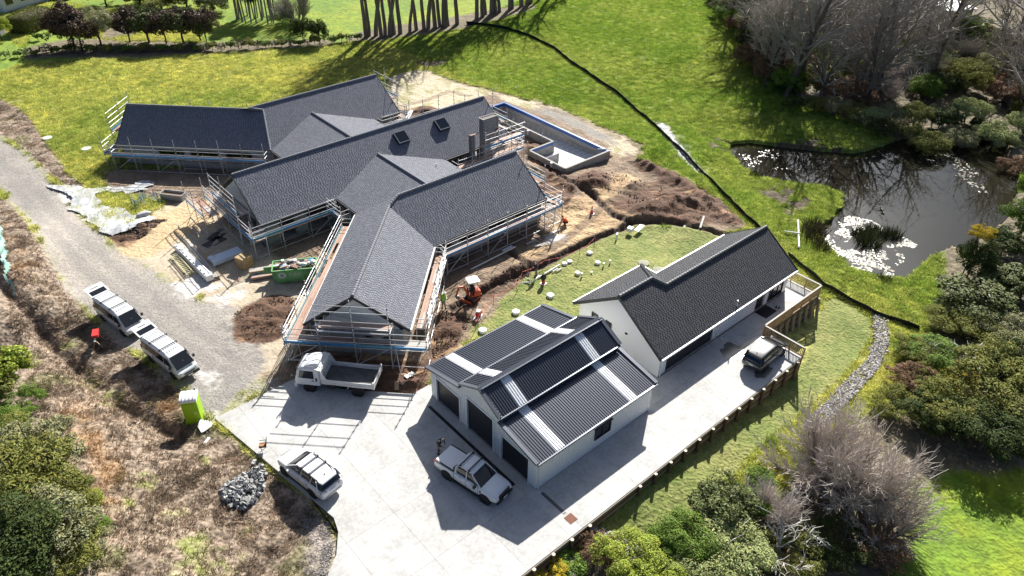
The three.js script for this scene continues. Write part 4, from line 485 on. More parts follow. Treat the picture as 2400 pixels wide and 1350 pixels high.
// ---------- retaining wall of round posts and boards ----------
{
  const t = thing('retaining_wall', 'low timber retaining wall of round posts along the driveway edge', 'retaining wall', [0, 0, 0]);
  const gy = (x, z) => height(x, z);
  for (let x = 14; x < 48.9; x += 1.62) { if (x > 24.8 && x < 28.4) continue; const y0 = Math.min(gy(x, -18.6), -0.35) - 0.15; bar('post', V(x, y0, -18.86), V(x, 0.06, -18.88), 0.12, M.timberDark, t, UDISC); bar('post_top', V(x, 0.06, -18.88), V(x, 0.075, -18.88), 0.12, M.postEnd, t, UDISC); }
  for (let k = 0; k < 9; k++) { const y = -0.12 - k * 0.21; for (let x = 14; x < 48.5; x += 4.86) { if (y < Math.min(gy(x + 4, -18.6), gy(x, -18.6)) - 0.1) continue; beam('board', V(x, y, -19.03), V(Math.min(x + 4.84, 48.9), y, -19.03), 0.05, 0.2, k % 3 ? M.timberDark : M.timberGrey, t); } }
  const d = thing('deck_wall', 'tall timber wall with leaning piles holding up the concrete terrace', 'retaining wall', [0, 0, 0]);
  for (let k = 0; k < 10; k++) { const y = -0.12 - k * 0.21; beam('board', V(49.0, y, -22.84), V(57.95, y, -22.84), 0.05, 0.2, k % 4 === 1 ? M.timberDark : M.timber, d); beam('board', V(57.93, y, -22.8), V(57.93, y, -27.4), 0.05, 0.2, M.timberGrey, d); beam('board', V(48.95, y, -19.0), V(48.95, y, -22.8), 0.05, 0.2, M.timberDark, d); }
  for (let x = 49.4; x < 58; x += 1.06) { const y0 = gy(x, -22.2) - 0.3; bar('pile', V(x, y0, -22.45), V(x, -0.35, -22.7), 0.15, M.timberGrey, d, UDISC); }
  for (let z = -19.4; z > -22.4; z -= 1.1) bar('pile', V(49.2, gy(49.6, z) - 0.3, z), V(49.1, -0.05, z), 0.14, M.timberDark, d, UDISC);
}
// ---------- balustrade round the terrace ----------
{
  const t = thing('balustrade', 'timber balustrade of square pickets round the concrete terrace', 'balustrade', [0, 0, 0]), run = (a, b) => {
    const L = Math.hypot(b[0] - a[0], b[1] - a[1]), n = Math.round(L / 0.135), ry = -Math.atan2(b[1] - a[1], b[0] - a[0]);
    beam('handrail', V(a[0], 1.05, a[1]), V(b[0], 1.05, b[1]), 0.15, 0.05, M.plankGrey, t); for (const y of [0.16, 0.94]) beam('rail', V(a[0], y, a[1]), V(b[0], y, b[1]), 0.05, 0.09, M.timber, t);
    for (let i = 0; i <= n; i++) { const k = i / n; box('picket', [lerp(a[0], b[0], k), 0.55, lerp(a[1], b[1], k)], [0.045, 0.8, 0.045], M.timber, t, ry); }
    const m = Math.max(1, Math.round(L / 1.4)); for (let i = 0; i <= m; i++) { const k = i / m; box('newel_post', [lerp(a[0], b[0], k), 0.45, lerp(a[1], b[1], k)], [0.1, 1.18, 0.1], M.timber, t, ry); }
  };
  run([48.85, -19.0], [48.85, -22.75]); run([48.95, -22.82], [57.82, -22.82]); run([57.88, -22.9], [57.88, -27.2]);
}
// ---------- the empty swimming pool ----------
{
  const t = thing('swimming_pool', 'empty concrete swimming pool shell with steps and dark blue waterline', 'pool', [0, 0, 0]), Y = 0.45, cc = mat(0.4, 0.39, 0.365, 0.9, 0, { map: dirtyTex }), blue = mat(0.02, 0.11, 0.36, 0.35), floor = mat(0.7, 0.71, 0.72, 0.9, 0, { map: dirtyTex });
  const O = [[61.0, -75.0], [64.4, -75.0], [64.4, -55.3], [57.0, -55.3], [57.0, -61.6], [61.0, -61.6]];
  const wallSeg = (a, b, sign, trim) => { const dx = b[0] - a[0], dz = b[1] - a[1], L = Math.hypot(dx, dz), nx = -dz / L * sign, nz = dx / L * sign, ry = -Math.atan2(dz, dx); box('shell_wall', [(a[0] + b[0]) / 2, (Y - 2) / 2 + 0.0, (a[1] + b[1]) / 2], [L + 0.24, Y + 2, 0.24], cc, t, ry); if (trim) box('tile_band', [(a[0] + b[0]) / 2 + nx * 0.135, Y - 0.2, (a[1] + b[1]) / 2 + nz * 0.135], [L - 0.26, 0.38, 0.02], blue, t, ry); };
  wallSeg(O[0], O[1], 1, true); wallSeg(O[1], O[2], 1, true); wallSeg(O[2], O[3], 1, true); wallSeg(O[3], O[4], 1, true); wallSeg(O[4], O[5], 1, true); wallSeg(O[5], O[0], 1, true);
  box('tile_cap', [64.4, Y + 0.012, -65.15], [0.26, 0.02, 19.9], blue, t); box('tile_cap', [62.7, Y + 0.012, -75.0], [3.1, 0.02, 0.26], blue, t);
  // floor falls towards the far end, coved up to the walls
  mesh('pool_floor', prism([[57.1, -61.5], [57.1, -55.4], [64.3, -55.4], [64.3, -74.9], [61.1, -74.9], [61.1, -61.5]], -2.2, (x, z) => lerp(-0.85, -1.55, clamp((-58 - z) / 10))), floor, t);
  { const sh = new THREE.Shape(); sh.moveTo(0, 0); sh.lineTo(0, 0.9); for (let k = 1; k <= 8; k++) { const a = k / 8 * Math.PI / 2; sh.lineTo(0.9 - 0.9 * Math.cos(a), 0.9 - 0.9 * Math.sin(a)); } sh.lineTo(0, 0); const g = new THREE.ExtrudeGeometry(sh, { depth: 19.4, bevelEnabled: false }); g.scale(-1, 1, 1); const ix = g.attributes.position; const gi = g.index; if (gi) { for (let k = 0; k < gi.count; k += 3) { const q = gi.getX(k); gi.setX(k, gi.getX(k + 2)); gi.setX(k + 2, q); } } g.computeVertexNormals(); const m = mesh('coved_edge', g, cc, t); m.position.set(64.29, -1.5, -74.85); }
  for (let k = 0; k < 4; k++) box('step', [57.45 + k * 0.5 + 0.0, (-0.1 - k * 0.27 - 1.6) / 2, -60.3], [0.5, -0.1 - k * 0.27 + 1.6, 2.3], cc, t);
  box('step_side', [58.4, -0.75, -59.1], [2.4, 1.9, 0.12], cc, t);
  for (const z of [-66, -57.4]) bar('skimmer', V(z === -66 ? 60.75 : 56.75, -0.1, z), V(z === -66 ? 60.75 : 56.75, Y + 0.02, z), 0.16, M.pvc, t, UDISC); for (const z of [-63.4, -69]) bar('stub_pipe', V(60.8, 0, z), V(60.8, 1.0, z), 0.04, M.pvc, t); box('plank_rest', [64.2, Y + 0.06, -55.9], [0.1, 0.06, 1.6], M.plankGrey, t, 0.9);
}

// ---------- scaffolding, run by run ----------
function scaffold(label, p0, p1, out, bays, o = {}) {
  const t = thing('scaffold', label, 'scaffold', [0, 0, 0], 0, 'scaffolding round the house'), { gap = 0.12, width = 1.0, decks = [2.0], top = 4.2, base = 0, rails = [0.45, 0.95, 1.4], tops = null, brace = true, upper = null, toe = M.blueBoard, planks = [M.plank, M.plank2, M.plankGrey], ends = true, inner = true } = o;
  const rnd = rng(Math.floor(p0[0] * 91 + p0[1] * 37 + 9999)), dx = (p1[0] - p0[0]) / bays, dz = (p1[1] - p0[1]) / bays, L = Math.hypot(dx, dz), P = (i, d, y) => V(p0[0] + dx * i + out[0] * (gap + d), y, p0[1] + dz * i + out[1] * (gap + d)), r = 0.034, tm = () => (rnd() < 0.3 ? M.galvOld : M.galv);
  const cpl = new MB();
  const hiAt = (i) => (tops ? tops[i] : top) + (rnd() - 0.5) * 0.3;
  for (let i = 0; i <= bays; i++) {
    const h = hiAt(i), gy = Math.min(base, 0); bar('standard', P(i, width, base), P(i, width, h), r, tm(), t); if (inner) bar('standard', P(i, 0, base), P(i, 0, Math.min(h, decks[0] + 0.25)), r, tm(), t);
    for (const y of [0.25, ...decks]) bar('transom', P(i, -0.08, y - 0.08), P(i, width + 0.1, y - 0.08), r * 0.9, tm(), t);
    box('base_plate', P(i, width, base + 0.02).toArray(), [0.2, 0.05, 0.2], M.timberGrey, t);
    for (const y of decks) for (const q of [0.95, 1.4]) if ((ends && (i === 0 || i === bays)) && y + q < h) bar('end_rail', P(i, 0, y + q - 0.45), P(i, width, y + q - 0.45), r * 0.9, tm(), t);
    for (let y = decks[0] - 0.08; y < h; y += 0.5) { const c = P(i, width, y); cpl.box(c.x, c.y, c.z, 0.1, 0.08, 0.1); }
  }
  const lev = (i, y, dd, mat2) => bar('ledger', P(i, dd, y).addScaledVector(V(dx, 0, dz), -0.04), P(i + 1, dd, y).addScaledVector(V(dx, 0, dz), 0.04), r * 0.92, mat2 || tm(), t);
  for (let i = 0; i < bays; i++) {
    const h = tops ? Math.min(tops[i], tops[i + 1]) : top; lev(i, 0.25, width); lev(i, decks[0] - 0.08, 0); lev(i, decks[0] - 0.08, width);
    if (rnd() < 0.7) lev(i, 0.3, 0);
    for (const q of rails) if (decks[0] + q < h) lev(i, decks[0] + q, width);
    for (let k = 0; k < 4; k++) if (rnd() < 0.94) beam('plank', P(i, 0.13 + k * 0.245, decks[0] + 0.02 + rnd() * 0.012).addScaledVector(V(dx, 0, dz), -0.02), P(i + 1, 0.13 + k * 0.245, decks[0] + 0.02 + rnd() * 0.012).addScaledVector(V(dx, 0, dz), 0.02), 0.225, 0.04, planks[Math.floor(rnd() * planks.length)], t);
    beam('toe_board', P(i, width - 0.04, decks[0] + 0.13), P(i + 1, width - 0.04, decks[0] + 0.13), 0.03, 0.2, rnd() < 0.75 ? toe : M.tealBoard, t);
    if (brace && i % 2 === 0) bar('brace', P(i + (rnd() < 0.5 ? 0 : 1), width + 0.06, 0.2), P(i + 0.95 - (rnd() < 0.5 ? 0 : 0), width + 0.06, decks[0]), r * 0.9, tm(), t);
    for (const u of upper || []) if (i >= u.from && i < u.to) {
      lev(i, u.y - 0.08, width); lev(i, u.y - 0.08, 0.1); for (const q of u.rails || [0.5, 1.0]) lev(i, u.y + q, width);
      for (let k = 0; k < 3; k++) beam('plank', P(i, 0.25 + k * 0.25, u.y + 0.02), P(i + 1, 0.25 + k * 0.25, u.y + 0.02), 0.225, 0.04, planks[Math.floor(rnd() * planks.length)], t);
      if (u.toe !== false) beam('toe_board', P(i, width - 0.04, u.y + 0.13), P(i + 1, width - 0.04, u.y + 0.13), 0.03, 0.2, M.blueBoard, t);
      for (const j of [i, i + 1]) { bar('standard', P(j, 0.08, decks[0]), P(j, 0.08, u.y + 0.2), r, tm(), t); bar('transom', P(j, 0, u.y - 0.08), P(j, width + 0.08, u.y - 0.08), r * 0.9, tm(), t); }
    }
  }
  if (cpl.g.length) cpl.build('couplers', M.coupler, t).userData.kind = 'stuff';
  return t;
}
const q2 = Math.SQRT1_2;
scaffold('scaffold along the eave of the dark rear left roof', [17.7, -89.15], [30.3, -76.55], [-q2, q2], 7, { top: 4.3 });
scaffold('stepped scaffold at the far left gable beside the paddock', [17.2, -88.6], [24.4, -95.8], [-q2, -q2], 4, { tops: [4.2, 5.4, 6.9, 6.6, 4.4], upper: [{ y: 3.7, from: 1, to: 3, rails: [0.5, 1.0, 1.6, 2.2] }] });
scaffold('scaffold behind the dark rear left roof, only its tops showing', [24.1, -95.7], [32.6, -87.2], [q2, -q2], 5, { top: 4.4, toe: M.plankGrey });
scaffold('scaffold at the right gable of the rear wing', [48.4, -76.2], [48.4, -86.6], [1, 0], 4, { tops: [4.3, 5.4, 6.9, 5.6, 4.4], upper: [{ y: 3.8, from: 1, to: 3, rails: [0.5, 1.0, 2] }] });
scaffold('short scaffold in the nook before the rear wing', [44.9, -76.5], [48.3, -76.5], [0, 1], 2, { top: 4.1 });
scaffold('tall scaffold at the left gable of the middle wing', [22.5, -72.4], [22.5, -61.0], [-1, 0], 4, { width: 1.3, tops: [4.4, 5.9, 6.8, 5.6, 4.3], upper: [{ y: 3.6, from: 1, to: 3, rails: [0.5, 1.0, 1.6, 2.2] }] });
scaffold('scaffold bay standing out left of the middle wing gable', [20.9, -72.6], [20.9, -68.2], [-1, 0], 2, { width: 1.5, decks: [2.05], top: 4.3, rails: [0.5, 1.0] });
scaffold('scaffold along the front eave of the middle wing', [21.2, -62.15], [30.2, -62.15], [0, 1], 3, { width: 0.85, top: 3.75 });
scaffold('scaffold in the corner between middle and front wings', [30.7, -62.0], [30.7, -59.2], [-1, 0], 1, { top: 3.7 });
scaffold('scaffold with pink planks along the left eave of the front wing', [17.4, -44.95], [29.8, -57.35], [-q2, -q2], 6, { top: 3.7, toe: M.tealBoard, planks: [M.plank2, M.plank, M.plank2] });
scaffold('scaffold with pink planks along the right eave of the front wing', [25.4, -40.6], [32.9, -48.1], [q2, q2], 5, { top: 3.7, planks: [M.plank2, M.plank2, M.plankGrey] });
scaffold('scaffold tower before the front gable above the white truck', [17.35, -46.6], [25.4, -38.55], [-q2, q2], 4, { width: 1.2, tops: [3.6, 4.9, 6.7, 6.5, 4.6], rails: [0.45, 0.95, 1.5], upper: [{ y: 3.5, from: 1, to: 3, rails: [0.5, 1.0, 1.9, 2.5], toe: false }] });
scaffold('scaffold with blue toe boards along the front right eave', [33.6, -48.35], [48.6, -48.35], [0, 1], 6, { top: 4.0 });
scaffold('scaffold at the right gable of the front right wing', [47.5, -47.4], [47.5, -58.6], [1, 0], 4, { width: 1.1, tops: [4.3, 5.6, 7.2, 5.8, 4.4], upper: [{ y: 3.7, from: 1, to: 2, rails: [0.5, 1.0] }] });
scaffold('cluttered scaffold round the chimney of the middle wing', [44.9, -61.3], [54.6, -61.3], [0, 1], 5, { width: 1.2, tops: [3.6, 3.7, 5.6, 5.9, 5.6, 4.6], upper: [{ y: 3.7, from: 2, to: 5, rails: [0.5, 1.0, 1.6] }] });
scaffold('scaffold at the right gable of the middle wing by the pool', [54.4, -61.4], [54.4, -72.4], [1, 0], 4, { tops: [4.3, 5.4, 7.1, 5.8, 4.6], upper: [{ y: 3.8, from: 1, to: 3, rails: [0.5, 1.0] }] });
scaffold('scaffold behind the middle ridge, only its tops showing', [44.8, -72.1], [54.4, -72.1], [0, -1], 4, { top: 5.2 });
// long props, ladders and loose boards
{ const t = thing('scaffold_ladder', 'aluminium ladder up the front gable scaffold', 'ladder', [0, 0, 0]); const A = V(20.0, 2.0, -45.0).add(V(-0.55, 0, 0.55)), B = A.clone().add(V(0.55, 2.6, -0.1)); const s = V(0.25, 0, 0.25); for (const k of [-1, 1]) bar('stile', A.clone().addScaledVector(s, k * 0.7), B.clone().addScaledVector(s, k * 0.7), 0.03, M.galv, t); for (let i = 1; i < 9; i++) bar('rung', A.clone().lerp(B, i / 9).addScaledVector(s, 0.7), A.clone().lerp(B, i / 9).addScaledVector(s, -0.7), 0.02, M.galv, t); }
{ const t = thing('scaffold_prop', 'long raking prop leaning from the front scaffold to the ground', 'prop', [0, 0, 0]); bar('tube', V(22.9, 2.4, -39.7), V(22.0, 0, -37.6), 0.03, M.galv, t); box('foot', [22.0, 0.03, -37.6], [0.2, 0.06, 0.2], M.timberGrey, t); }
tag(beam('loose_plank', V(48.6, 4.2, -79.6), V(49.0, 4.3, -82.6), 0.35, 0.06, M.white, scene), 'white loose plank on the rear gable scaffold', 'plank'); tag(beam('loose_plank', V(48.7, 2.14, -75.6), V(50.6, 2.14, -77.4), 0.5, 0.06, M.white, scene), 'white board lying across the rear scaffold corner', 'plank');
tag(beam('loose_plank', V(47.6, 2.2, -50.6), V(48.4, 2.15, -47.9), 0.5, 0.05, M.plank2, scene), 'pink plank lying across the front right scaffold corner', 'plank');

// ---------- vehicles: local x forward, y up, origin on the ground ----------
function loft(stations, n = 28, p = 0.42) { // station: [x, y0, y1, halfWidth, taper (top width / bottom width), power]
  const pos = [], idx = [], m = stations.length;
  for (const [x, y0, y1, w, tp = 1, pw = p] of stations) for (let i = 0; i < n; i++) { const a = i / n * 2 * Math.PI, c = Math.cos(a), s = Math.sin(a), yy = Math.sign(s) * Math.pow(Math.abs(s), pw), k = (yy + 1) / 2; pos.push(x, lerp(y0, y1, k), Math.sign(c) * Math.pow(Math.abs(c), pw) * w * lerp(1, tp, k)); }
  for (let j = 0; j + 1 < m; j++) for (let i = 0; i < n; i++) { const a = j * n + i, b = j * n + (i + 1) % n, c = a + n, d = b + n; idx.push(a, b, c, b, d, c); }
  for (const j of [0, m - 1]) { const [x, y0, y1] = stations[j], o = pos.length / 3; pos.push(x, (y0 + y1) / 2, 0); for (let i = 0; i < n; i++) { const a = j * n + i, b = j * n + (i + 1) % n; j ? idx.push(a, b, o) : idx.push(b, a, o); } }
  const g = new THREE.BufferGeometry(); g.setAttribute('position', new THREE.Float32BufferAttribute(pos, 3)); g.setAttribute('uv', new THREE.Float32BufferAttribute(new Float32Array(pos.length / 3 * 2), 2)); g.setIndex(idx); g.computeVertexNormals(); return g;
}
// a flat four-cornered panel with thickness (windows, plates)
function panel(name, pts, th, m, parent) {
  const P = pts.map((p) => V(...p)), N = P[1].clone().sub(P[0]).cross(P[2].clone().sub(P[0])).normalize().multiplyScalar(th), pos = [], f = (...q) => q.forEach((v) => pos.push(v.x, v.y, v.z)), O = P.map((v) => v.clone().add(N));
  f(O[0], O[1], O[2], O[0], O[2], O[3]); for (let i = 0; i < 4; i++) { const j = (i + 1) % 4; f(P[i], P[j], O[j], P[i], O[j], O[i]); } f(P[0], P[2], P[1], P[0], P[3], P[2]);
  const g = new THREE.BufferGeometry(); g.setAttribute('position', new THREE.Float32BufferAttribute(pos, 3)); g.setAttribute('uv', new THREE.Float32BufferAttribute(new Float32Array(pos.length / 3 * 2), 2)); g.computeVertexNormals(); return mesh(name, g, m, parent);
}
const both = (pts) => [pts, pts.map(([x, y, z]) => [x, y, -z]).reverse()];
const paintWhite = new THREE.MeshPhysicalMaterial({ color: lin(0.74, 0.75, 0.76), roughness: 0.35, clearcoat: 0.8, clearcoatRoughness: 0.08 }), paintBlack = new THREE.MeshPhysicalMaterial({ color: lin(0.008, 0.009, 0.011), roughness: 0.3, clearcoat: 1, clearcoatRoughness: 0.05 });
const tail = mat(0.35, 0.01, 0.012, 0.25), lamp = new THREE.MeshPhysicalMaterial({ color: lin(0.55, 0.57, 0.6), roughness: 0.12, clearcoat: 1 }), alloy = mat(0.35, 0.36, 0.37, 0.3, 0.8), darkRim = mat(0.03, 0.03, 0.032, 0.4, 0.3), plate = mat(0.7, 0.7, 0.68, 0.5), trimBlack = mat(0.015, 0.015, 0.016, 0.55);
const TYRE = new THREE.LatheGeometry([[0.55, -0.5], [0.9, -0.5], [0.98, -0.4], [1, -0.2], [1, 0.2], [0.98, 0.4], [0.9, 0.5], [0.55, 0.5], [0.55, -0.5]].map(([a, b]) => new THREE.Vector2(a, b)), 26).rotateX(Math.PI / 2);
const RIM = (() => { const b = new MB(); b.add(new THREE.CylinderGeometry(0.62, 0.62, 0.5, 22, 1, true).rotateX(Math.PI / 2)); b.add(new THREE.CylinderGeometry(0.6, 0.6, 0.06, 22).rotateX(Math.PI / 2)); for (let k = 0; k < 5; k++) b.box(Math.cos(k * 1.2566) * 0.3, Math.sin(k * 1.2566) * 0.3, 0.24, 0.58, 0.12, 0.06, 0, 0, k * 1.2566).box(Math.cos(k * 1.2566) * 0.3, Math.sin(k * 1.2566) * 0.3, -0.24, 0.58, 0.12, 0.06, 0, 0, k * 1.2566); b.add(new THREE.CylinderGeometry(0.12, 0.12, 0.56, 12).rotateX(Math.PI / 2)); return b.geo(); })();
function wheels(t, xs, half, r, w, rim, lift = 1.16) {
  for (const x of xs) for (const k of [-1, 1]) {
    const a = bar('wheel_arch', V(x, r * 1.03, k * (half - 0.3)), V(x, r * 1.03, k * (half + 0.012)), r * lift, M.black, t, UDISC); const g = new THREE.Group(); g.name = 'wheel'; g.position.set(x, r, k * (half - w / 2 + 0.03)); t.add(g);
    const ty = mesh('tyre', TYRE, M.rubber, g); ty.scale.set(r, r, w); const ri = mesh('rim', RIM, rim, g); ri.scale.set(r, r, w * 0.9);
  }
}
function carBody(t, body, cabin, paint, o) {
  mesh('body', loft(body), paint, t); mesh('windows', loft(cabin, 28, 0.5), M.glass, t);
  mesh('roof', loft(o.roof, 24, 0.5), paint, t);
  for (const [a, b, w] of o.pillars) for (const k of [-1, 1]) beam('pillar', V(a[0], a[1], a[2] * k), V(b[0], b[1], b[2] * k), 0.05, w, paint, t);
}

const gapM = mat(0.05, 0.05, 0.05, 0.8);
const seams = (t, half, list) => { for (const k of [-1, 1]) for (const [x0, y0, x1, y1] of list) beam('panel_gap', V(x0, y0, k * half), V(x1, y1, k * half), 0.012, 0.022, gapM, t); };
// white SUV on the driveway
{
  const t = thing('parked_suv', 'white SUV with roof bars parked at the driveway\'s left edge', 'car', [0, 0, 0]); const hx = -0.183, hz = -0.983, cx = 11.08 + 0.93 * 0.983, cz = -33.75 - 0.93 * 0.183; t.position.set(cx + hx * -0.1, 0, cz); t.rotation.y = Math.atan2(-hz, hx);
  carBody(t, [[-2.46, 0.5, 0.72, 0.7], [-2.42, 0.4, 0.98, 0.86], [-2.3, 0.32, 1.12, 0.93], [-1.8, 0.29, 1.17, 0.97], [-1.0, 0.27, 1.17, 0.975], [0, 0.26, 1.15, 0.975], [0.9, 0.26, 1.13, 0.975], [1.4, 0.27, 1.1, 0.965], [1.95, 0.3, 1.03, 0.93], [2.28, 0.34, 0.94, 0.86], [2.42, 0.42, 0.84, 0.76], [2.45, 0.5, 0.72, 0.66]],
    [[-2.36, 1.08, 1.2, 0.8, 0.95], [-2.2, 1.06, 1.42, 0.86, 0.86], [-1.9, 1.06, 1.66, 0.88, 0.8], [-1.2, 1.06, 1.75, 0.89, 0.78], [-0.2, 1.06, 1.76, 0.89, 0.77], [0.35, 1.06, 1.69, 0.88, 0.78], [0.85, 1.06, 1.4, 0.87, 0.86], [1.3, 1.05, 1.12, 0.84, 0.96]], paintWhite,
    { roof: [[-2.22, 1.53, 1.58, 0.6], [-2.05, 1.6, 1.7, 0.68], [-1.2, 1.68, 1.795, 0.71], [-0.2, 1.69, 1.8, 0.71], [0.3, 1.64, 1.73, 0.69], [0.42, 1.6, 1.66, 0.66]], pillars: [[[1.28, 1.1, 0.85], [0.36, 1.68, 0.7], 0.09], [[-0.25, 1.1, 0.89], [-0.35, 1.72, 0.72], 0.05], [[-1.15, 1.1, 0.89], [-1.35, 1.72, 0.72], 0.06], [[-2.0, 1.1, 0.88], [-1.75, 1.68, 0.72], 0.42]] });
  wheels(t, [-1.36, 1.57], 0.97, 0.38, 0.27, darkRim); seams(t, 0.972, [[1.05, 0.45, 1.0, 1.08], [-0.05, 0.4, -0.1, 1.1], [-1.0, 0.75, -0.95, 1.1], [-0.98, 0.42, 1.0, 0.42]]);
  for (const z of [-1, 1]) { panel('tail_light', both([[-2.44, 0.86, 0.52], [-2.44, 1.0, 0.52], [-2.28, 1.04, 0.93], [-2.3, 0.88, 0.93]])[z > 0 ? 1 : 0], 0.03, tail, t); box('headlight', [2.32, 0.8, z * 0.66], [0.16, 0.14, 0.3], lamp, t, z * -0.35); beam('roof_rail', V(-1.9, 1.78, z * 0.68), V(0.2, 1.8, z * 0.68), 0.04, 0.05, trimBlack, t); box('mirror', [0.78, 1.16, z * 1.05], [0.16, 0.14, 0.2], paintWhite, t); beam('sill_trim', V(-0.95, 0.33, z * 0.975), V(1.1, 0.33, z * 0.975), 0.03, 0.12, trimBlack, t); for (const x of [-0.7, 0.35]) box('door_handle', [x, 1.0, z * 0.985], [0.2, 0.035, 0.03], paintWhite, t); }
  for (const x of [-0.25, -1.05]) { beam('roof_bar', V(x, 1.87, -0.7), V(x, 1.87, 0.7), 0.09, 0.04, alloy, t); for (const z of [-1, 1]) box('bar_foot', [x, 1.84, z * 0.68], [0.14, 0.12, 0.1], trimBlack, t); }
  box('grille', [2.44, 0.72, 0], [0.05, 0.22, 0.8], trimBlack, t); box('rear_bumper_trim', [-2.46, 0.5, 0], [0.06, 0.14, 1.3], alloy, t); box('number_plate', [-2.475, 0.86, 0], [0.02, 0.13, 0.46], plate, t); mesh('antenna_fin', new THREE.ConeGeometry(0.06, 0.1, 4).translate(-1.75, 1.8, 0), trimBlack, t);
}
// black people mover by the balustrade
{
  const t = thing('parked_wagon', 'black seven-seat wagon parked nose to the terrace balustrade', 'car', [46.35, 0, -21.0], 0.06);
  carBody(t, [[-2.3, 0.45, 0.75, 0.66], [-2.26, 0.34, 0.98, 0.82], [-2.1, 0.28, 1.04, 0.88], [-1.2, 0.25, 1.06, 0.9], [0, 0.24, 1.04, 0.9], [1.0, 0.25, 1.0, 0.89], [1.7, 0.28, 0.92, 0.85], [2.15, 0.33, 0.8, 0.74], [2.3, 0.42, 0.66, 0.6]],
    [[-2.22, 0.98, 1.12, 0.76, 0.95], [-2.05, 0.97, 1.4, 0.82, 0.88], [-1.8, 0.97, 1.55, 0.83, 0.82], [-1.0, 0.97, 1.63, 0.83, 0.8], [0, 0.97, 1.62, 0.83, 0.8], [0.5, 0.97, 1.5, 0.82, 0.84], [1.1, 0.96, 1.2, 0.8, 0.92], [1.6, 0.92, 0.98, 0.76, 0.98]], paintBlack,
    { roof: [[-2.1, 1.42, 1.48, 0.56], [-1.9, 1.5, 1.58, 0.64], [-1.0, 1.56, 1.67, 0.66], [0, 1.55, 1.66, 0.66], [0.45, 1.47, 1.55, 0.63]], pillars: [[[1.5, 1.0, 0.77], [0.45, 1.5, 0.66], 0.07], [[-0.1, 1.0, 0.83], [-0.2, 1.58, 0.68], 0.06], [[-1.95, 1.0, 0.82], [-1.75, 1.54, 0.68], 0.25]] });
  wheels(t, [-1.3, 1.42], 0.89, 0.33, 0.22, alloy);
  for (const z of [-1, 1]) { panel('tail_light', both([[-2.27, 0.8, 0.45], [-2.27, 0.95, 0.45], [-2.08, 0.98, 0.86], [-2.12, 0.82, 0.86]])[z > 0 ? 1 : 0], 0.035, tail, t); box('headlight', [2.12, 0.72, z * 0.6], [0.2, 0.14, 0.26], lamp, t, z * -0.4); box('mirror', [1.0, 1.08, z * 0.97], [0.14, 0.13, 0.2], paintBlack, t); beam('window_trim', V(-1.9, 1.02, z * 0.85), V(1.2, 1.0, z * 0.84), 0.02, 0.03, alloy, t); beam('sill_trim', V(-0.9, 0.3, z * 0.905), V(1.0, 0.3, z * 0.905), 0.02, 0.06, alloy, t); }
  box('chrome_strip', [-2.3, 0.86, 0], [0.04, 0.05, 0.9], alloy, t); box('number_plate', [-2.31, 0.74, 0], [0.02, 0.12, 0.4], plate, t); mesh('antenna_fin', new THREE.ConeGeometry(0.05, 0.1, 4).translate(-1.7, 1.66, 0), trimBlack, t);
}
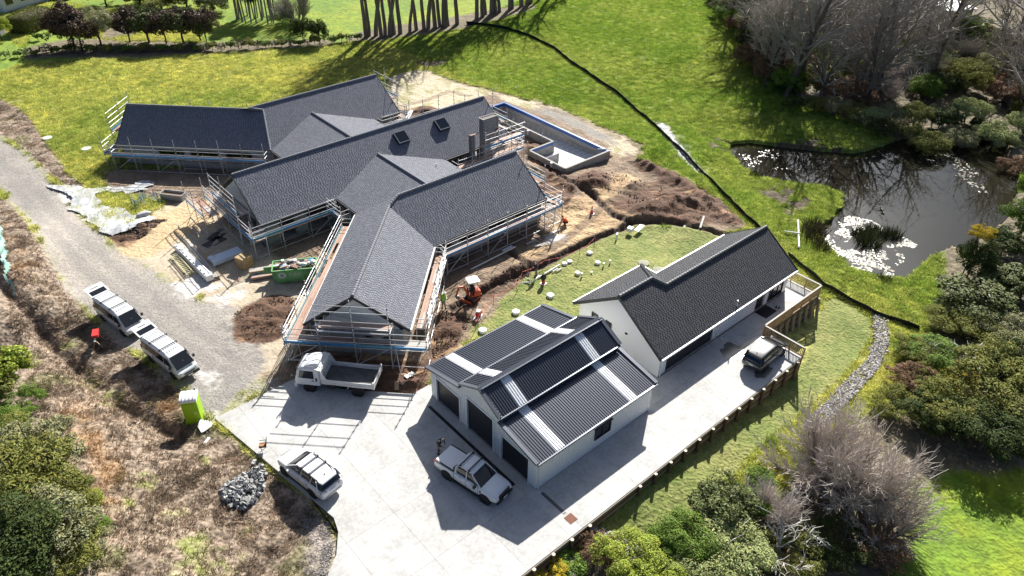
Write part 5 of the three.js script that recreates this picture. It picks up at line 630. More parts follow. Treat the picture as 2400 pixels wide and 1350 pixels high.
// white double-cab pickup before the shed
{
  const t = thing('parked_pickup', 'white double-cab pickup with roof racks before the shed doors', 'pickup', [0, 0, 0]); const hx = 0.206, hz = 0.979; const cx = 19.37 + 0.9 * hz, cz = -26.24 - 0.9 * hx; t.position.set(cx - hx * 0.15, 0, cz - hz * 0.1); t.rotation.y = Math.atan2(-hz, hx);
  mesh('body', loft([[-2.68, 0.55, 1.0, 0.86], [-2.64, 0.5, 1.12, 0.92], [-2.3, 0.48, 1.14, 0.94], [-1.0, 0.46, 1.14, 0.95], [0.4, 0.42, 1.16, 0.95], [1.1, 0.42, 1.16, 0.95], [1.7, 0.46, 1.14, 0.94], [2.3, 0.5, 1.07, 0.9], [2.58, 0.55, 0.98, 0.84], [2.66, 0.62, 0.85, 0.78]], 28, 0.3), paintWhite, t);
  mesh('windows', loft([[-0.88, 1.1, 1.62, 0.86, 0.86], [-0.75, 1.1, 1.8, 0.87, 0.82], [-0.2, 1.1, 1.84, 0.87, 0.8], [0.4, 1.1, 1.8, 0.87, 0.81], [0.75, 1.1, 1.6, 0.86, 0.86], [1.35, 1.1, 1.18, 0.83, 0.96]], 28, 0.4), M.glass, t);
  mesh('roof', loft([[-0.86, 1.7, 1.78, 0.66], [-0.7, 1.76, 1.87, 0.7], [-0.2, 1.8, 1.91, 0.71], [0.35, 1.76, 1.86, 0.7], [0.55, 1.7, 1.76, 0.67]], 24, 0.4), paintWhite, t);
  for (const k of [-1, 1]) { for (const [a, b, w] of [[[1.32, 1.15, 0.84], [0.5, 1.76, 0.7], 0.09], [[0.15, 1.14, 0.88], [0.1, 1.8, 0.72], 0.07], [[-0.8, 1.14, 0.87], [-0.72, 1.78, 0.72], 0.2]]) beam('pillar', V(a[0], a[1], a[2] * k), V(b[0], b[1], b[2] * k), 0.05, w, paintWhite, t); box('headlight', [2.52, 0.94, k * 0.66], [0.2, 0.18, 0.26], lamp, t, k * -0.3); box('tail_light', [-2.66, 0.95, k * 0.86], [0.1, 0.34, 0.1], tail, t); box('mirror', [1.0, 1.25, k * 1.06], [0.16, 0.18, 0.22], trimBlack, t); beam('side_step', V(-0.9, 0.42, k * 0.98), V(1.25, 0.42, k * 0.98), 0.16, 0.06, trimBlack, t); for (const x of [-0.35, 0.65]) box('door_handle', [x, 1.05, k * 0.965], [0.2, 0.04, 0.03], paintWhite, t); beam('tub_rail', V(-2.6, 1.17, k * 0.84), V(-0.95, 1.17, k * 0.84), 0.1, 0.06, trimBlack, t); box('vent_badge', [1.38, 0.95, k * 0.955], [0.1, 0.2, 0.02], trimBlack, t); }
  wheels(t, [-1.55, 1.72], 0.95, 0.4, 0.27, darkRim, 1.22); seams(t, 0.95, [[1.2, 0.55, 1.15, 1.12], [0.15, 0.5, 0.12, 1.12], [-0.9, 0.5, -0.9, 1.12], [-0.92, 0.5, -0.92, 1.14]]);
  box('tub_cover', [-1.78, 1.18, 0], [1.66, 0.05, 1.56], paintWhite, t); beam('sports_bar', V(-0.98, 1.32, -0.78), V(-0.98, 1.32, 0.78), 0.16, 0.22, trimBlack, t);
  for (const x of [-0.5, 0.25]) { beam('roof_rack', V(x, 2.0, -0.78), V(x, 2.0, 0.78), 0.08, 0.05, trimBlack, t); for (const k of [-1, 1]) box('rack_foot', [x, 1.94, k * 0.68], [0.12, 0.12, 0.08], trimBlack, t); }
  box('grille', [2.65, 0.86, 0], [0.06, 0.36, 1.1], trimBlack, t); box('front_bumper', [2.68, 0.55, 0], [0.14, 0.2, 1.6], trimBlack, t); box('number_plate', [2.76, 0.6, 0], [0.02, 0.12, 0.4], plate, t); box('rear_bumper', [-2.72, 0.58, 0], [0.14, 0.16, 1.6], trimBlack, t);
}
// two white vans with raised tailgates
function van(label, pos, turn, stuffed) {
  const t = thing('work_van', label, 'van', pos, turn, 'white vans parked along the gravel track');
  mesh('body', loft([[-2.66, 0.4, 0.9, 0.78], [-2.62, 0.34, 1.1, 0.86], [-2.3, 0.3, 1.15, 0.89], [0, 0.28, 1.15, 0.9], [1.6, 0.28, 1.12, 0.9], [2.3, 0.3, 1.05, 0.87], [2.58, 0.34, 0.95, 0.8], [2.68, 0.45, 0.78, 0.7]], 28, 0.28), paintWhite, t);
  mesh('upper_body', loft([[-2.6, 1.05, 1.9, 0.84, 0.88], [-2.45, 1.05, 1.97, 0.87, 0.86], [-1.2, 1.05, 2.0, 0.88, 0.85], [0.6, 1.05, 2.0, 0.88, 0.85], [1.15, 1.05, 1.93, 0.87, 0.85], [1.55, 1.05, 1.7, 0.86, 0.88], [2.05, 1.02, 1.3, 0.84, 0.95], [2.35, 0.98, 1.06, 0.8, 1]], 28, 0.3), paintWhite, t);
  panel('windscreen', [[2.28, 1.14, -0.76], [2.28, 1.14, 0.76], [1.36, 1.84, 0.68], [1.36, 1.84, -0.68]].reverse(), 0.03, M.glass, t).position.set(0.06, 0.03, 0);
  for (const z of [0, 1]) { const k = z ? -1 : 1; panel('door_window', both([[0.85, 1.18, 0.885], [1.8, 1.18, 0.88], [1.35, 1.72, 0.82], [0.85, 1.74, 0.82]])[z], 0.02, M.glass, t); panel('side_window', both([[-2.35, 1.2, 0.88], [-0.95, 1.2, 0.885], [-0.95, 1.72, 0.82], [-2.35, 1.72, 0.815]])[z], 0.02, M.glass, t); panel('side_window', both([[-0.85, 1.2, 0.885], [0.7, 1.2, 0.885], [0.7, 1.74, 0.82], [-0.85, 1.72, 0.82]])[z], 0.02, M.glass, t); box('headlight', [2.5, 0.86, k * 0.68], [0.22, 0.16, 0.26], lamp, t, k * -0.35); box('tail_light', [-2.62, 1.0, k * 0.82], [0.08, 0.5, 0.1], tail, t); box('mirror', [1.85, 1.3, k * 1.02], [0.12, 0.24, 0.18], trimBlack, t); beam('rub_strip', V(-2.4, 0.62, k * 0.905), V(2.2, 0.62, k * 0.905), 0.02, 0.06, trimBlack, t); }
  const rb = (x) => { beam('roof_bar', V(x, 2.1, -0.8), V(x, 2.1, 0.8), 0.06, 0.05, trimBlack, t); for (const k of [-1, 1]) box('bar_foot', [x, 2.05, k * 0.74], [0.1, 0.12, 0.08], trimBlack, t); }; rb(-1.15); rb(0.25); for (let k = -3; k <= 3; k++) beam('roof_rib', V(-2.3, 2.005, k * 0.19), V(0.9, 2.005, k * 0.19), 0.05, 0.02, paintWhite, t);
  box('front_bumper', [2.66, 0.48, 0], [0.14, 0.24, 1.6], trimBlack, t); box('grille', [2.66, 0.74, 0], [0.08, 0.12, 0.9], trimBlack, t); box('number_plate', [2.745, 0.5, 0], [0.02, 0.12, 0.4], plate, t); for (const k of [-1, 1]) beam('wiper', V(2.25, 1.22, k * 0.35), V(1.95, 1.5, k * 0.05), 0.02, 0.02, trimBlack, t);
  box('load_opening', [-2.63, 1.15, 0], [0.06, 1.35, 1.4], M.black, t);
  const g = new THREE.Group(); g.name = 'tailgate'; t.add(g); g.position.set(-2.45, 1.98, 0); g.rotation.z = -0.2; box('door_skin', [-0.68, 0, 0], [1.36, 0.07, 1.6], paintWhite, g); box('rear_window', [-0.42, 0.045, 0], [0.56, 0.02, 1.3], M.glass, g); box('lower_trim', [-1.0, 0.045, 0], [0.06, 0.02, 0.7], trimBlack, g); for (const k of [-1, 1]) bar('gas_strut', V(-0.1, -0.35, k * 0.7), V(-0.6, -0.03, k * 0.72), 0.015, trimBlack, g);
  wheels(t, [-1.5, 1.6], 0.9, 0.33, 0.22, alloy); seams(t, 0.9, [[0.8, 0.4, 0.8, 1.1], [1.75, 0.7, 1.8, 1.1], [-0.9, 0.4, -0.9, 1.1], [-0.9, 1.08, 0.8, 1.08]]); if (stuffed) box('orange_load', [-1.7, 1.3, -0.7], [1.2, 0.5, 0.2], M.orange, t); return t;
}
{ const a = Math.atan2(-2.92, 0.58); const off = (x, z) => [x + 0.88 * 0.98, 0, z - 0.88 * 0.19]; van('white van nearer the top of the gravel track, tailgate raised', off(7.13, -59.12), a, false); van('white van nearer the portable toilet, tailgate raised, orange load inside', off(8.37, -51.23), a, true); }
// tip truck
{
  const t = thing('tip_truck', 'white tip truck with an empty dropside tray below the front gable', 'truck', [0, 0, 0]); const hx = -0.661, hz = -0.75; t.rotation.y = Math.atan2(-hz, hx); t.position.set(17.39 + 0.9 * 0.75, 0, -40.08 - 0.9 * 0.661);
  // (wheelbase 3.8: axles at +1.9 and -1.9)
  mesh('cab', loft([[0.95, 0.75, 2.35, 0.92, 0.93], [1.05, 0.62, 2.42, 1.0, 0.92], [1.9, 0.6, 2.42, 1.0, 0.92], [2.45, 0.6, 2.36, 0.99, 0.92], [2.72, 0.6, 2.1, 0.97, 0.93], [2.9, 0.6, 1.4, 0.95, 1], [2.95, 0.62, 1.0, 0.93, 1]], 28, 0.22), paintWhite, t);
  mesh('wind_deflector', loft([[1.02, 2.34, 2.72, 0.78, 0.85], [1.15, 2.34, 2.76, 0.82, 0.85], [1.6, 2.34, 2.68, 0.82, 0.88], [2.1, 2.34, 2.44, 0.8, 0.95]], 24, 0.3), paintWhite, t);
  panel('windscreen', [[2.93, 1.42, -0.86], [2.93, 1.42, 0.86], [2.66, 2.2, 0.82], [2.66, 2.2, -0.82]].reverse(), 0.03, M.glass, t).position.set(0.06, 0, 0);
  for (const z of [0, 1]) { const k = z ? -1 : 1; panel('door_window', both([[1.4, 1.42, 0.975], [2.62, 1.42, 0.965], [2.45, 2.12, 0.925], [1.4, 2.12, 0.93]])[z], 0.03, M.glass, t); panel('vent_window', both([[1.15, 1.2, 0.99], [1.28, 1.2, 0.99], [1.28, 1.5, 0.975], [1.15, 1.5, 0.975]])[z], 0.025, trimBlack, t); box('headlight', [2.93, 0.95, k * 0.72], [0.1, 0.2, 0.34], lamp, t); beam('mirror_arm', V(2.75, 1.7, k * 0.95), V(2.95, 1.75, k * 1.25), 0.03, 0.03, trimBlack, t); box('mirror', [2.98, 1.65, k * 1.26], [0.06, 0.46, 0.2], trimBlack, t); beam('chassis_rail', V(-3.1, 0.72, k * 0.4), V(1.4, 0.72, k * 0.4), 0.09, 0.22, trimBlack, t); const ba = -1.9; beam('mudguard', V(ba - 0.55, 1.0, k * 0.86), V(ba + 0.55, 1.0, k * 0.86), 0.3, 0.04, paintWhite, t); beam('mudguard', V(ba + 0.55, 1.0, k * 0.86), V(ba + 0.75, 0.78, k * 0.86), 0.3, 0.04, paintWhite, t); box('door_handle', [1.5, 1.22, k * 1.005], [0.18, 0.06, 0.03], trimBlack, t); }
  box('front_bumper', [2.95, 0.56, 0], [0.2, 0.3, 1.9], paintWhite, t); box('grille', [2.96, 0.98, 0], [0.05, 0.2, 1.0], trimBlack, t);
  wheels(t, [-1.9, 1.9], 0.95, 0.4, 0.24, mat(0.4, 0.4, 0.4, 0.5, 0.4), 1.2); for (const k of [-1, 1]) { const g = new THREE.Group(); g.name = 'wheel'; g.position.set(-1.9, 0.4, k * 0.58); t.add(g); const ty = mesh('tyre', TYRE, M.rubber, g); ty.scale.set(0.4, 0.4, 0.22); }
  // tray
  const dirty = mat(0.72, 0.72, 0.71, 0.55, 0, { map: dirtyTex }), floor = mat(0.1, 0.105, 0.115, 0.5, 0.4, { map: dirtyTex });
  box('tray_floor', [-1.25, 1.12, 0], [4.0, 0.08, 2.04], floor, t); box('headboard', [0.78, 1.75, 0], [0.08, 1.3, 2.1], dirty, t); box('headboard_hood', [0.95, 2.38, 0], [0.5, 0.06, 2.1], dirty, t, 0, 0, 0.35); for (const k of [-1, 1]) { const g = new THREE.Group(); g.name = 'dropside'; t.add(g); box('side_board', [-1.25, 1.32, k * 1.06], [4.0, 0.46, 0.06], dirty, g); for (let j = 0; j < 4; j++) box('pressed_panel', [-2.75 + j * 1.0, 1.32, k * 1.095], [0.8, 0.26, 0.012], dirty, g); panel('head_gusset', both([[0.78, 1.5, 1.07], [0.82, 1.5, 1.07], [0.82, 2.3, 1.07], [0.78, 2.3, 1.07]])[k > 0 ? 0 : 1], 0.02, dirty, t); panel('head_gusset', both([[0.35, 1.54, 1.05], [0.8, 1.54, 1.05], [0.8, 2.35, 1.05], [0.72, 2.35, 1.05]])[k > 0 ? 0 : 1], 0.03, dirty, t); }
  box('tailboard', [-3.28, 1.34, 0], [0.07, 0.5, 2.1], dirty, t); for (const k of [-1, 1]) { box('tail_light', [-3.2, 0.85, k * 0.7], [0.06, 0.12, 0.3], tail, t); box('corner_post', [-3.28, 1.4, k * 1.06], [0.12, 0.66, 0.12], dirty, t); } beam('sub_frame', V(-3.2, 0.95, 0), V(0.7, 0.95, 0), 1.2, 0.2, trimBlack, t); box('fuel_tank', [0.15, 0.7, 0.75], [0.8, 0.4, 0.4], M.galvOld, t); box('battery_box', [0.15, 0.7, -0.75], [0.6, 0.36, 0.36], trimBlack, t);
}
// mini excavator with canopy
{
  const t = thing('mini_excavator', 'small orange excavator with a white canopy beside the trench', 'excavator', [33.14, 0.03, -42.79], 0.25), org = mat(0.46, 0.075, 0.025, 0.55), steel = mat(0.18, 0.17, 0.16, 0.6, 0.4);
  for (const k of [-1, 1]) { const g = new THREE.Group(); g.name = 'track'; t.add(g); mesh('track_belt', loft([[-0.85, 0.12, 0.34, 0.12], [-0.78, 0.03, 0.43, 0.13], [0.78, 0.03, 0.43, 0.13], [0.85, 0.12, 0.34, 0.12]], 20, 0.6).translate(0, 0, k * 0.48), M.rubber, g); for (let j = 0; j < 9; j++) box('track_pad', [-0.7 + j * 0.175, 0.43, k * 0.48], [0.08, 0.03, 0.27], steel, g); box('track_frame', [0, 0.22, k * 0.62], [1.2, 0.12, 0.03], org, g); }
  box('undercarriage', [0, 0.3, 0], [0.9, 0.2, 0.8], steel, t); box('blade', [-1.05, 0.22, 0], [0.08, 0.32, 1.2], org, t);
  t.scale.setScalar(0.88); const up = new THREE.Group(); up.name = 'upper_body'; t.add(up); up.position.y = 0.48; up.rotation.y = 2.6;
  mesh('engine_cover', loft([[-0.75, 0.05, 0.55, 0.46], [-0.65, 0, 0.68, 0.52], [-0.1, 0, 0.6, 0.52], [0.0, 0, 0.2, 0.5], [0.5, 0, 0.12, 0.45]], 24, 0.3), org, up); mesh('seat', loft([[-0.2, 0.55, 1.05, 0.25], [-0.1, 0.45, 1.05, 0.25], [0.0, 0.45, 0.62, 0.25], [0.3, 0.45, 0.58, 0.24]], 20, 0.4), trimBlack, up); for (const [x, z] of [[-0.4, -0.48], [-0.4, 0.48], [0.42, -0.44], [0.42, 0.44]]) bar('canopy_post', V(x, 0.1, z), V(x * 0.95, 1.8, z), 0.03, trimBlack, up); mesh('canopy', loft([[-0.68, 1.8, 1.84, 0.5], [-0.55, 1.78, 1.92, 0.6], [0.45, 1.78, 1.92, 0.6], [0.6, 1.8, 1.84, 0.5]], 20, 0.4), M.white, up); box('canopy_label', [-0.05, 1.925, 0.1], [0.28, 0.01, 0.12], M.orange, up);
  const B = (a, b, w, h) => beam('boom', V(...a), V(...b), w, h, org, up); B([0.5, 0.2, 0], [0.95, 1.25, 0], 0.16, 0.22); B([0.95, 1.25, 0], [1.45, 1.35, 0], 0.14, 0.2); beam('dipper_arm', V(1.45, 1.4, 0), V(1.75, 0.45, 0), 0.12, 0.16, org, up); bar('hydraulic_ram', V(0.6, 0.45, 0), V(1.15, 1.1, 0), 0.04, M.galv, up); mesh('bucket', loft([[1.45, 0.1, 0.3, 0.22], [1.6, -0.12, 0.42, 0.24], [1.85, 0.1, 0.45, 0.22]], 18, 0.5), steel, up); for (const k of [-1, 1]) bar('control_lever', V(0.35, 0.45, k * 0.28), V(0.4, 0.75, k * 0.28), 0.02, trimBlack, up);
}

// ---------- things standing about the site ----------
const gy = (x, z) => height(x, z);
{ // portable toilet
  const x = 8.34, z = -44.62, t = thing('portable_toilet', 'lime green portable toilet with a white ribbed roof', 'toilet', [x, gy(x, z) - 0.02, z], -0.51), lime = mat(0.33, 0.55, 0.015, 0.45), limeD = mat(0.26, 0.46, 0.012, 0.5);
  box('floor_tray', [0, 0.08, 0], [1.16, 0.16, 1.16], limeD, t); for (const [c, s] of [[[0, 1.1, 0.53], [1.1, 2.0, 0.05]], [[0, 1.1, -0.53], [1.1, 2.0, 0.05]], [[-0.53, 1.1, 0], [0.05, 2.0, 1.06]], [[0.53, 1.1, 0], [0.05, 2.0, 1.06]]]) box('side_panel', c, s, lime, t);
  const d = box('door', [0, 1.05, 0.57], [0.74, 1.8, 0.03], lime, t); box('door_latch', [0.28, 1.05, 0.6], [0.08, 0.14, 0.04], M.white, t); for (let k = 0; k < 4; k++) box('vent_louvre', [0.57, 1.7 - k * 0.14, 0], [0.02, 0.05, 0.7], limeD, t);
  const sh = new THREE.Shape(); sh.moveTo(-0.58, 0); for (let k = 0; k <= 12; k++) { const a = Math.PI - k / 12 * Math.PI; sh.lineTo(Math.cos(a) * 0.58, 0.12 + Math.sin(a) * 0.2); } sh.lineTo(0.58, 0); const r = new THREE.ExtrudeGeometry(sh, { depth: 1.16, bevelEnabled: false }); r.translate(0, 0, -0.58).rotateY(Math.PI / 2); mesh('roof', r, M.white, t).position.y = 2.1; for (const k of [-0.38, -0.13, 0.13, 0.38]) { const rb = new THREE.ExtrudeGeometry(sh, { depth: 0.05, bevelEnabled: false }); rb.rotateY(Math.PI / 2).scale(1, 1.12, 1.02); const m = mesh('roof_rib', rb, M.white, t); m.position.set(k, 2.11, 0); } bar('vent_pipe', V(0.4, 2.1, -0.4), V(0.4, 2.55, -0.4), 0.05, M.black, t);
}
{ // skip bin
  const t = thing('skip_bin', 'dented green skip bin heaped with building waste', 'skip', [22.6, 0, -55.95], 0), grn = mat(0.17, 0.42, 0.16, 0.7, 0, { map: dirtyTex }); t.rotation.y = -0.53;
  const prof = [[-1.55, 0.15], [1.3, 0.15], [1.9, 0.75], [1.95, 1.45], [-1.95, 1.45], [-1.95, 0.7]]; const side = new THREE.Shape(prof.map(([a, b]) => new THREE.Vector2(a, b)));
  for (const k of [-1, 1]) { const g = new THREE.ExtrudeGeometry(side, { depth: 0.06, bevelEnabled: false }); g.translate(0, 0, k * 0.85 - 0.03); mesh('side_plate', g, grn, t); beam('top_rim', V(-1.97, 1.46, k * 0.86), V(1.97, 1.46, k * 0.86), 0.1, 0.09, grn, t); for (const x of [-1.1, 0.1, 1.2]) box('stiffener', [x, 0.85, k * 0.9], [0.1, 1.1, 0.06], grn, t); }
  for (const [a, b] of [[0, 1], [1, 2], [2, 3], [4, 5], [5, 0]]) { const p = prof[a], q = prof[b]; beam('end_plate', V(p[0], p[1], 0), V(q[0], q[1], 0), 1.66, 0.05, grn, t); } for (const x of [-1.96, 1.96]) beam('top_rim', V(x, 1.46, -0.85), V(x, 1.46, 0.85), 0.1, 0.09, grn, t);
  const em = document.createElement('canvas'); em.width = 256; em.height = 128; const c = em.getContext('2d'); c.fillStyle = '#6fae68'; c.fillRect(0, 0, 256, 128); c.fillStyle = '#cfd8c8'; c.beginPath(); c.arc(52, 60, 40, 0, 7); c.fill(); c.fillStyle = '#2c4a2a'; c.font = 'bold 62px serif'; c.textAlign = 'center'; c.fillText('S', 52, 82); const rr = rng(8); for (let k = 0; k < 160; k++) { c.fillStyle = `rgba(${150 + rr() * 60},${160 + rr() * 60},${140 + rr() * 50},0.5)`; c.fillRect(112 + rr() * 120, 30 + rr() * 56, 3 + rr() * 14, 2 + rr() * 8); } const tx = new THREE.CanvasTexture(em); tx.colorSpace = THREE.SRGBColorSpace; const sg = mesh('faded_emblem', new THREE.PlaneGeometry(2.4, 1.0), new THREE.MeshStandardMaterial({ map: tx, roughness: 0.7 }), t); sg.position.set(-0.4, 0.95, 0.936);
  const rnd = rng(42), ms = [M.white, M.plank2, M.plank, M.white, M.blueBoard, M.plankGrey, M.timber, M.fascia, M.white]; for (let k = 0; k < 46; k++) { const L = 0.3 + rnd() * (k % 4 ? 0.5 : 1.9), m = mesh('waste_piece', UBOX, ms[Math.floor(rnd() * ms.length)], t); m.position.set((rnd() - 0.5) * 2.9, 1.2 + rnd() * 0.45, (rnd() - 0.5) * 1.2); m.scale.set(L, 0.04 + rnd() * 0.2, 0.1 + rnd() * 0.35); m.rotation.set((rnd() - 0.5) * 0.7, (rnd() - 0.5) * (k % 4 ? 3 : 0.6), (rnd() - 0.5) * 0.5); } box('waste_bed', [0, 1.05, 0], [3.7, 0.4, 1.6], M.timberDark, t); for (let k = 0; k < 6; k++) { const m = mesh('waste_bag', new THREE.IcosahedronGeometry(0.32, 1), k % 2 ? M.white : M.plankGrey, t); m.position.set(-0.4 + k * 0.42, 1.5 + rnd() * 0.15, (rnd() - 0.5) * 0.9); m.scale.set(1, 0.6, 0.8); m.rotation.y = k; }
}
// a stack of long boards on bearers
function boardPack(label, name, x, z, turn, L, W, n, rows, mt, y0 = 0.1) { const t = thing(name, label, 'timber', [x, gy(x, z), z], turn); for (const k of [-0.35, 0, 0.35]) box('bearer', [k * L, 0.05, 0], [0.1, 0.1, W], M.timberDark, t); const rnd = rng(Math.floor(x * 77)); for (let r = 0; r < rows; r++) for (let k = 0; k < n; k++) box('board', [(rnd() - 0.5) * 0.12, y0 + 0.07 + r * 0.13, -W / 2 + (k + 0.5) * W / n], [L * (0.96 + rnd() * 0.05), 0.11, W / n - 0.02], mt[Math.floor(rnd() * mt.length)], t); return t; }
boardPack('strapped pack of grey boards lying left of the skip bin', 'board_stack', 20.75, -58.35, -0.4, 3.0, 0.62, 5, 4, [M.plankGrey, M.timber, M.plankGrey]); boardPack('second thinner board pack on the ground beside the skip bin', 'board_stack', 20.55, -57.65, -0.4, 2.9, 0.4, 3, 2, [M.plankGrey, M.plank2]);
boardPack('long loose lengths of steel and timber beside the white wrapped pack', 'length_pile', 17.1, -63.6, Math.PI / 2 - 0.04, 6.6, 0.7, 6, 1, [M.galvOld, M.timberGrey, M.timber]);
{ // wrapped packs
  const t = thing('wrapped_pack', 'long white plastic-wrapped pack printed with dark marks', 'pack', [16.1, 0, -63.95], Math.PI / 2 + 0.03), g = new RoundedBoxGeometry(7.2, 0.6, 0.68, 3, 0.06); mesh('wrap', g.translate(0, 0.42, 0), M.white, t); for (const k of [-2.6, 0, 2.6]) box('bearer', [k, 0.06, 0], [0.12, 0.12, 0.7], M.timberDark, t); for (let k = 0; k < 9; k++) { box('printed_mark', [-3.1 + k * 0.78, 0.5, 0.345], [0.3, 0.16, 0.006], M.fascia, t); box('printed_mark', [-3.0 + k * 0.78, 0.723, -0.2], [0.3, 0.006, 0.14], M.fascia, t); }
  const u = thing('wrapped_pack', 'pale wrapped sheet pack with loose plastic at one end', 'pack', [18.9, 0, -62.95], 0.02); mesh('wrap', new RoundedBoxGeometry(3.0, 0.42, 1.25, 3, 0.04).translate(0, 0.4, 0), mat(0.62, 0.68, 0.74, 0.45), u); box('pallet', [0, 0.1, 0], [2.9, 0.18, 1.15], M.timber, u); for (let k = 0; k < 5; k++) { const f = mesh('loose_fold', new THREE.IcosahedronGeometry(0.3, 1), mat(0.66, 0.72, 0.78, 0.4), u); f.position.set(-1.35 + (k % 2) * 0.2, 0.6 - k * 0.06, -0.5 + k * 0.25); f.scale.set(0.9, 0.22, 0.7); f.rotation.set(k, k * 1.3, 0.4); }
  const v = thing('wrapped_pallet', 'tan cardboard-coloured wrapped cube between board stack and sheet pack', 'pallet', [19.75, 0, -60.75], 0.35); mesh('load', new RoundedBoxGeometry(1.25, 1.05, 1.15, 3, 0.07).translate(0, 0.66, 0), mat(0.42, 0.3, 0.15, 0.6, 0, { map: dirtyTex }), v); box('pallet_base', [0, 0.07, 0], [1.2, 0.14, 1.1], M.timber, v);
}
{ const t = thing('lattice_beam', 'cream lattice ladder beam stacked beside the white wrapped pack', 'ladder beam', [15.15, 0.28, -64.4], Math.PI / 2), c = mat(0.62, 0.58, 0.36, 0.5); for (const y of [0, 0.16]) { for (const k of [-1, 1]) beam('chord', V(-2.1, y, k * 0.3), V(2.1, y, k * 0.3), 0.05, 0.06, c, t); for (let i = 0; i < 13; i++) beam('rung', V(-1.95 + i * 0.325, y, -0.3), V(-1.95 + i * 0.325, y, 0.3), 0.05, 0.05, c, t); } for (const k of [-1.4, 1.4]) box('bearer', [k, -0.16, 0], [0.12, 0.24, 0.8], M.timberDark, t); }
for (const [x, z, l, r] of [[19.2, -66.6, 'dark flat sheet lying in the shade by the middle wing', 0.3], [20.0, -67.6, 'second dark sheet lying behind the first in the shade', 0.5]]) tag(box('ply_sheet', [x, 0.1, z], [2.2, 0.05, 1.2], mat(0.05, 0.045, 0.05, 0.6), scene, r), l, 'sheet');
for (const [x, z, k] of [[20.3, -73.6, 0], [19.6, -72.9, 1]]) tag(box('ply_sheet', [x, 0.09, z], [1.1, 0.03, 0.7], M.plankGrey, scene, 0.3 + k), k ? 'pale sheet lying in the sun by the gable scaffold foot' : 'pale sheet nearest the concrete trough', 'sheet');
{ // concrete trough
  const t = thing('water_trough', 'open concrete trough standing near the rear left wing', 'trough', [19.5, 0.0, -77.75], Math.atan2(-2.05, 1.6) + 0.0), c = M.concrete; box('floor', [0, 0.2, 0], [2.5, 0.1, 0.9], c, t); for (const k of [-1, 1]) { box('long_side', [0, 0.5, k * 0.46], [2.6, 0.75, 0.1], c, t, 0, k * 0.06); box('end_wall', [k * 1.27, 0.5, 0], [0.1, 0.75, 0.84], c, t); } for (const k of [-0.8, 0.8]) box('skid', [k, 0.07, 0], [0.2, 0.16, 0.9], M.timberDark, t); box('soil', [0, 0.5, 0], [2.42, 0.3, 0.8], M.timberDark, t);
}
{ // stillage of scaffold fittings
  const t = thing('scaffold_stillage', 'heap of blue and silver scaffold frames on the rough grass', 'scaffold frames', [16.8, gy(16.8, -78.9), -78.9]), rnd = rng(12); for (let k = 0; k < 46; k++) { const a = V((rnd() - 0.5) * 2.4, 0.1 + rnd() * 0.5, (rnd() - 0.5) * 1.5), v = k % 3 === 0 ? V((rnd() - 0.5) * 0.2, 0.8 + rnd() * 0.3, (rnd() - 0.5) * 0.2) : V(rnd() - 0.5, (rnd() - 0.5) * 0.3, rnd() - 0.5).multiplyScalar(1.3); bar('frame_tube', a, a.clone().add(v), 0.025, k % 2 ? M.tealBoard : M.galv, t); } for (const [x, z] of [[-1.2, -0.7], [1.2, -0.7], [-1.2, 0.7], [1.2, 0.7]]) bar('stillage_post', V(x, 0, z), V(x, 1.0, z), 0.035, M.blueDark, t); for (const k of [-1, 1]) { bar('stillage_rail', V(-1.2, 0.12, k * 0.7), V(1.2, 0.12, k * 0.7), 0.03, M.blueDark, t); bar('stillage_rail', V(k * 1.2, 0.12, -0.7), V(k * 1.2, 0.12, 0.7), 0.03, M.blueDark, t); }
}
// draped sheets: a grid clipped to a plan polygon and laid on the ground with folds
function drape(name, poly, label, category, m, lift, fold, cell = 0.22, group) {
  const xs = poly.map((p) => p[0]), zs = poly.map((p) => p[1]), x0 = Math.min(...xs), x1 = Math.max(...xs), z0 = Math.min(...zs), z1 = Math.max(...zs), nx = Math.ceil((x1 - x0) / cell), nz = Math.ceil((z1 - z0) / cell), id = new Map(), pos = [], idx = [];
  const v = (i, j) => { const k = i * 10000 + j; if (!id.has(k)) { let x = x0 + i * cell, z = z0 + j * cell; id.set(k, pos.length / 3); const f = Math.abs(vnoise(x * 1.3 + z * 0.6, (z - x * 0.4) * 0.5) - 0.5) * 2; pos.push(x, gy(x, z) + lift + fold * (1 - f) * (1 - f) + fold * 0.3 * vnoise(x * 1.5, z * 1.5), z); } return id.get(k); };
  for (let i = 0; i < nx; i++) for (let j = 0; j < nz; j++) { const cx = x0 + (i + 0.5) * cell, cz = z0 + (j + 0.5) * cell; if (inPoly(poly, cx + (vnoise(cx, cz) - 0.5) * 0.6, cz + (vnoise(cx + 9, cz) - 0.5) * 0.6)) { const a = v(i, j), b = v(i + 1, j), c = v(i, j + 1), d = v(i + 1, j + 1); idx.push(a, c, b, b, c, d); } }
  const g = new THREE.BufferGeometry(); g.setAttribute('position', new THREE.Float32BufferAttribute(pos, 3)); g.setAttribute('uv', new THREE.Float32BufferAttribute(pos.flatMap((_, i) => (i % 3 === 0 ? [pos[i] * 0.2, pos[i + 2] * 0.2] : [])), 2)); g.setIndex(idx); g.computeVertexNormals(); return tag(mesh(name, g, m), label, category, group);
}
const geo = mat(0.48, 0.5, 0.52, 0.8, 0, { side: THREE.DoubleSide, map: dirtyTex });
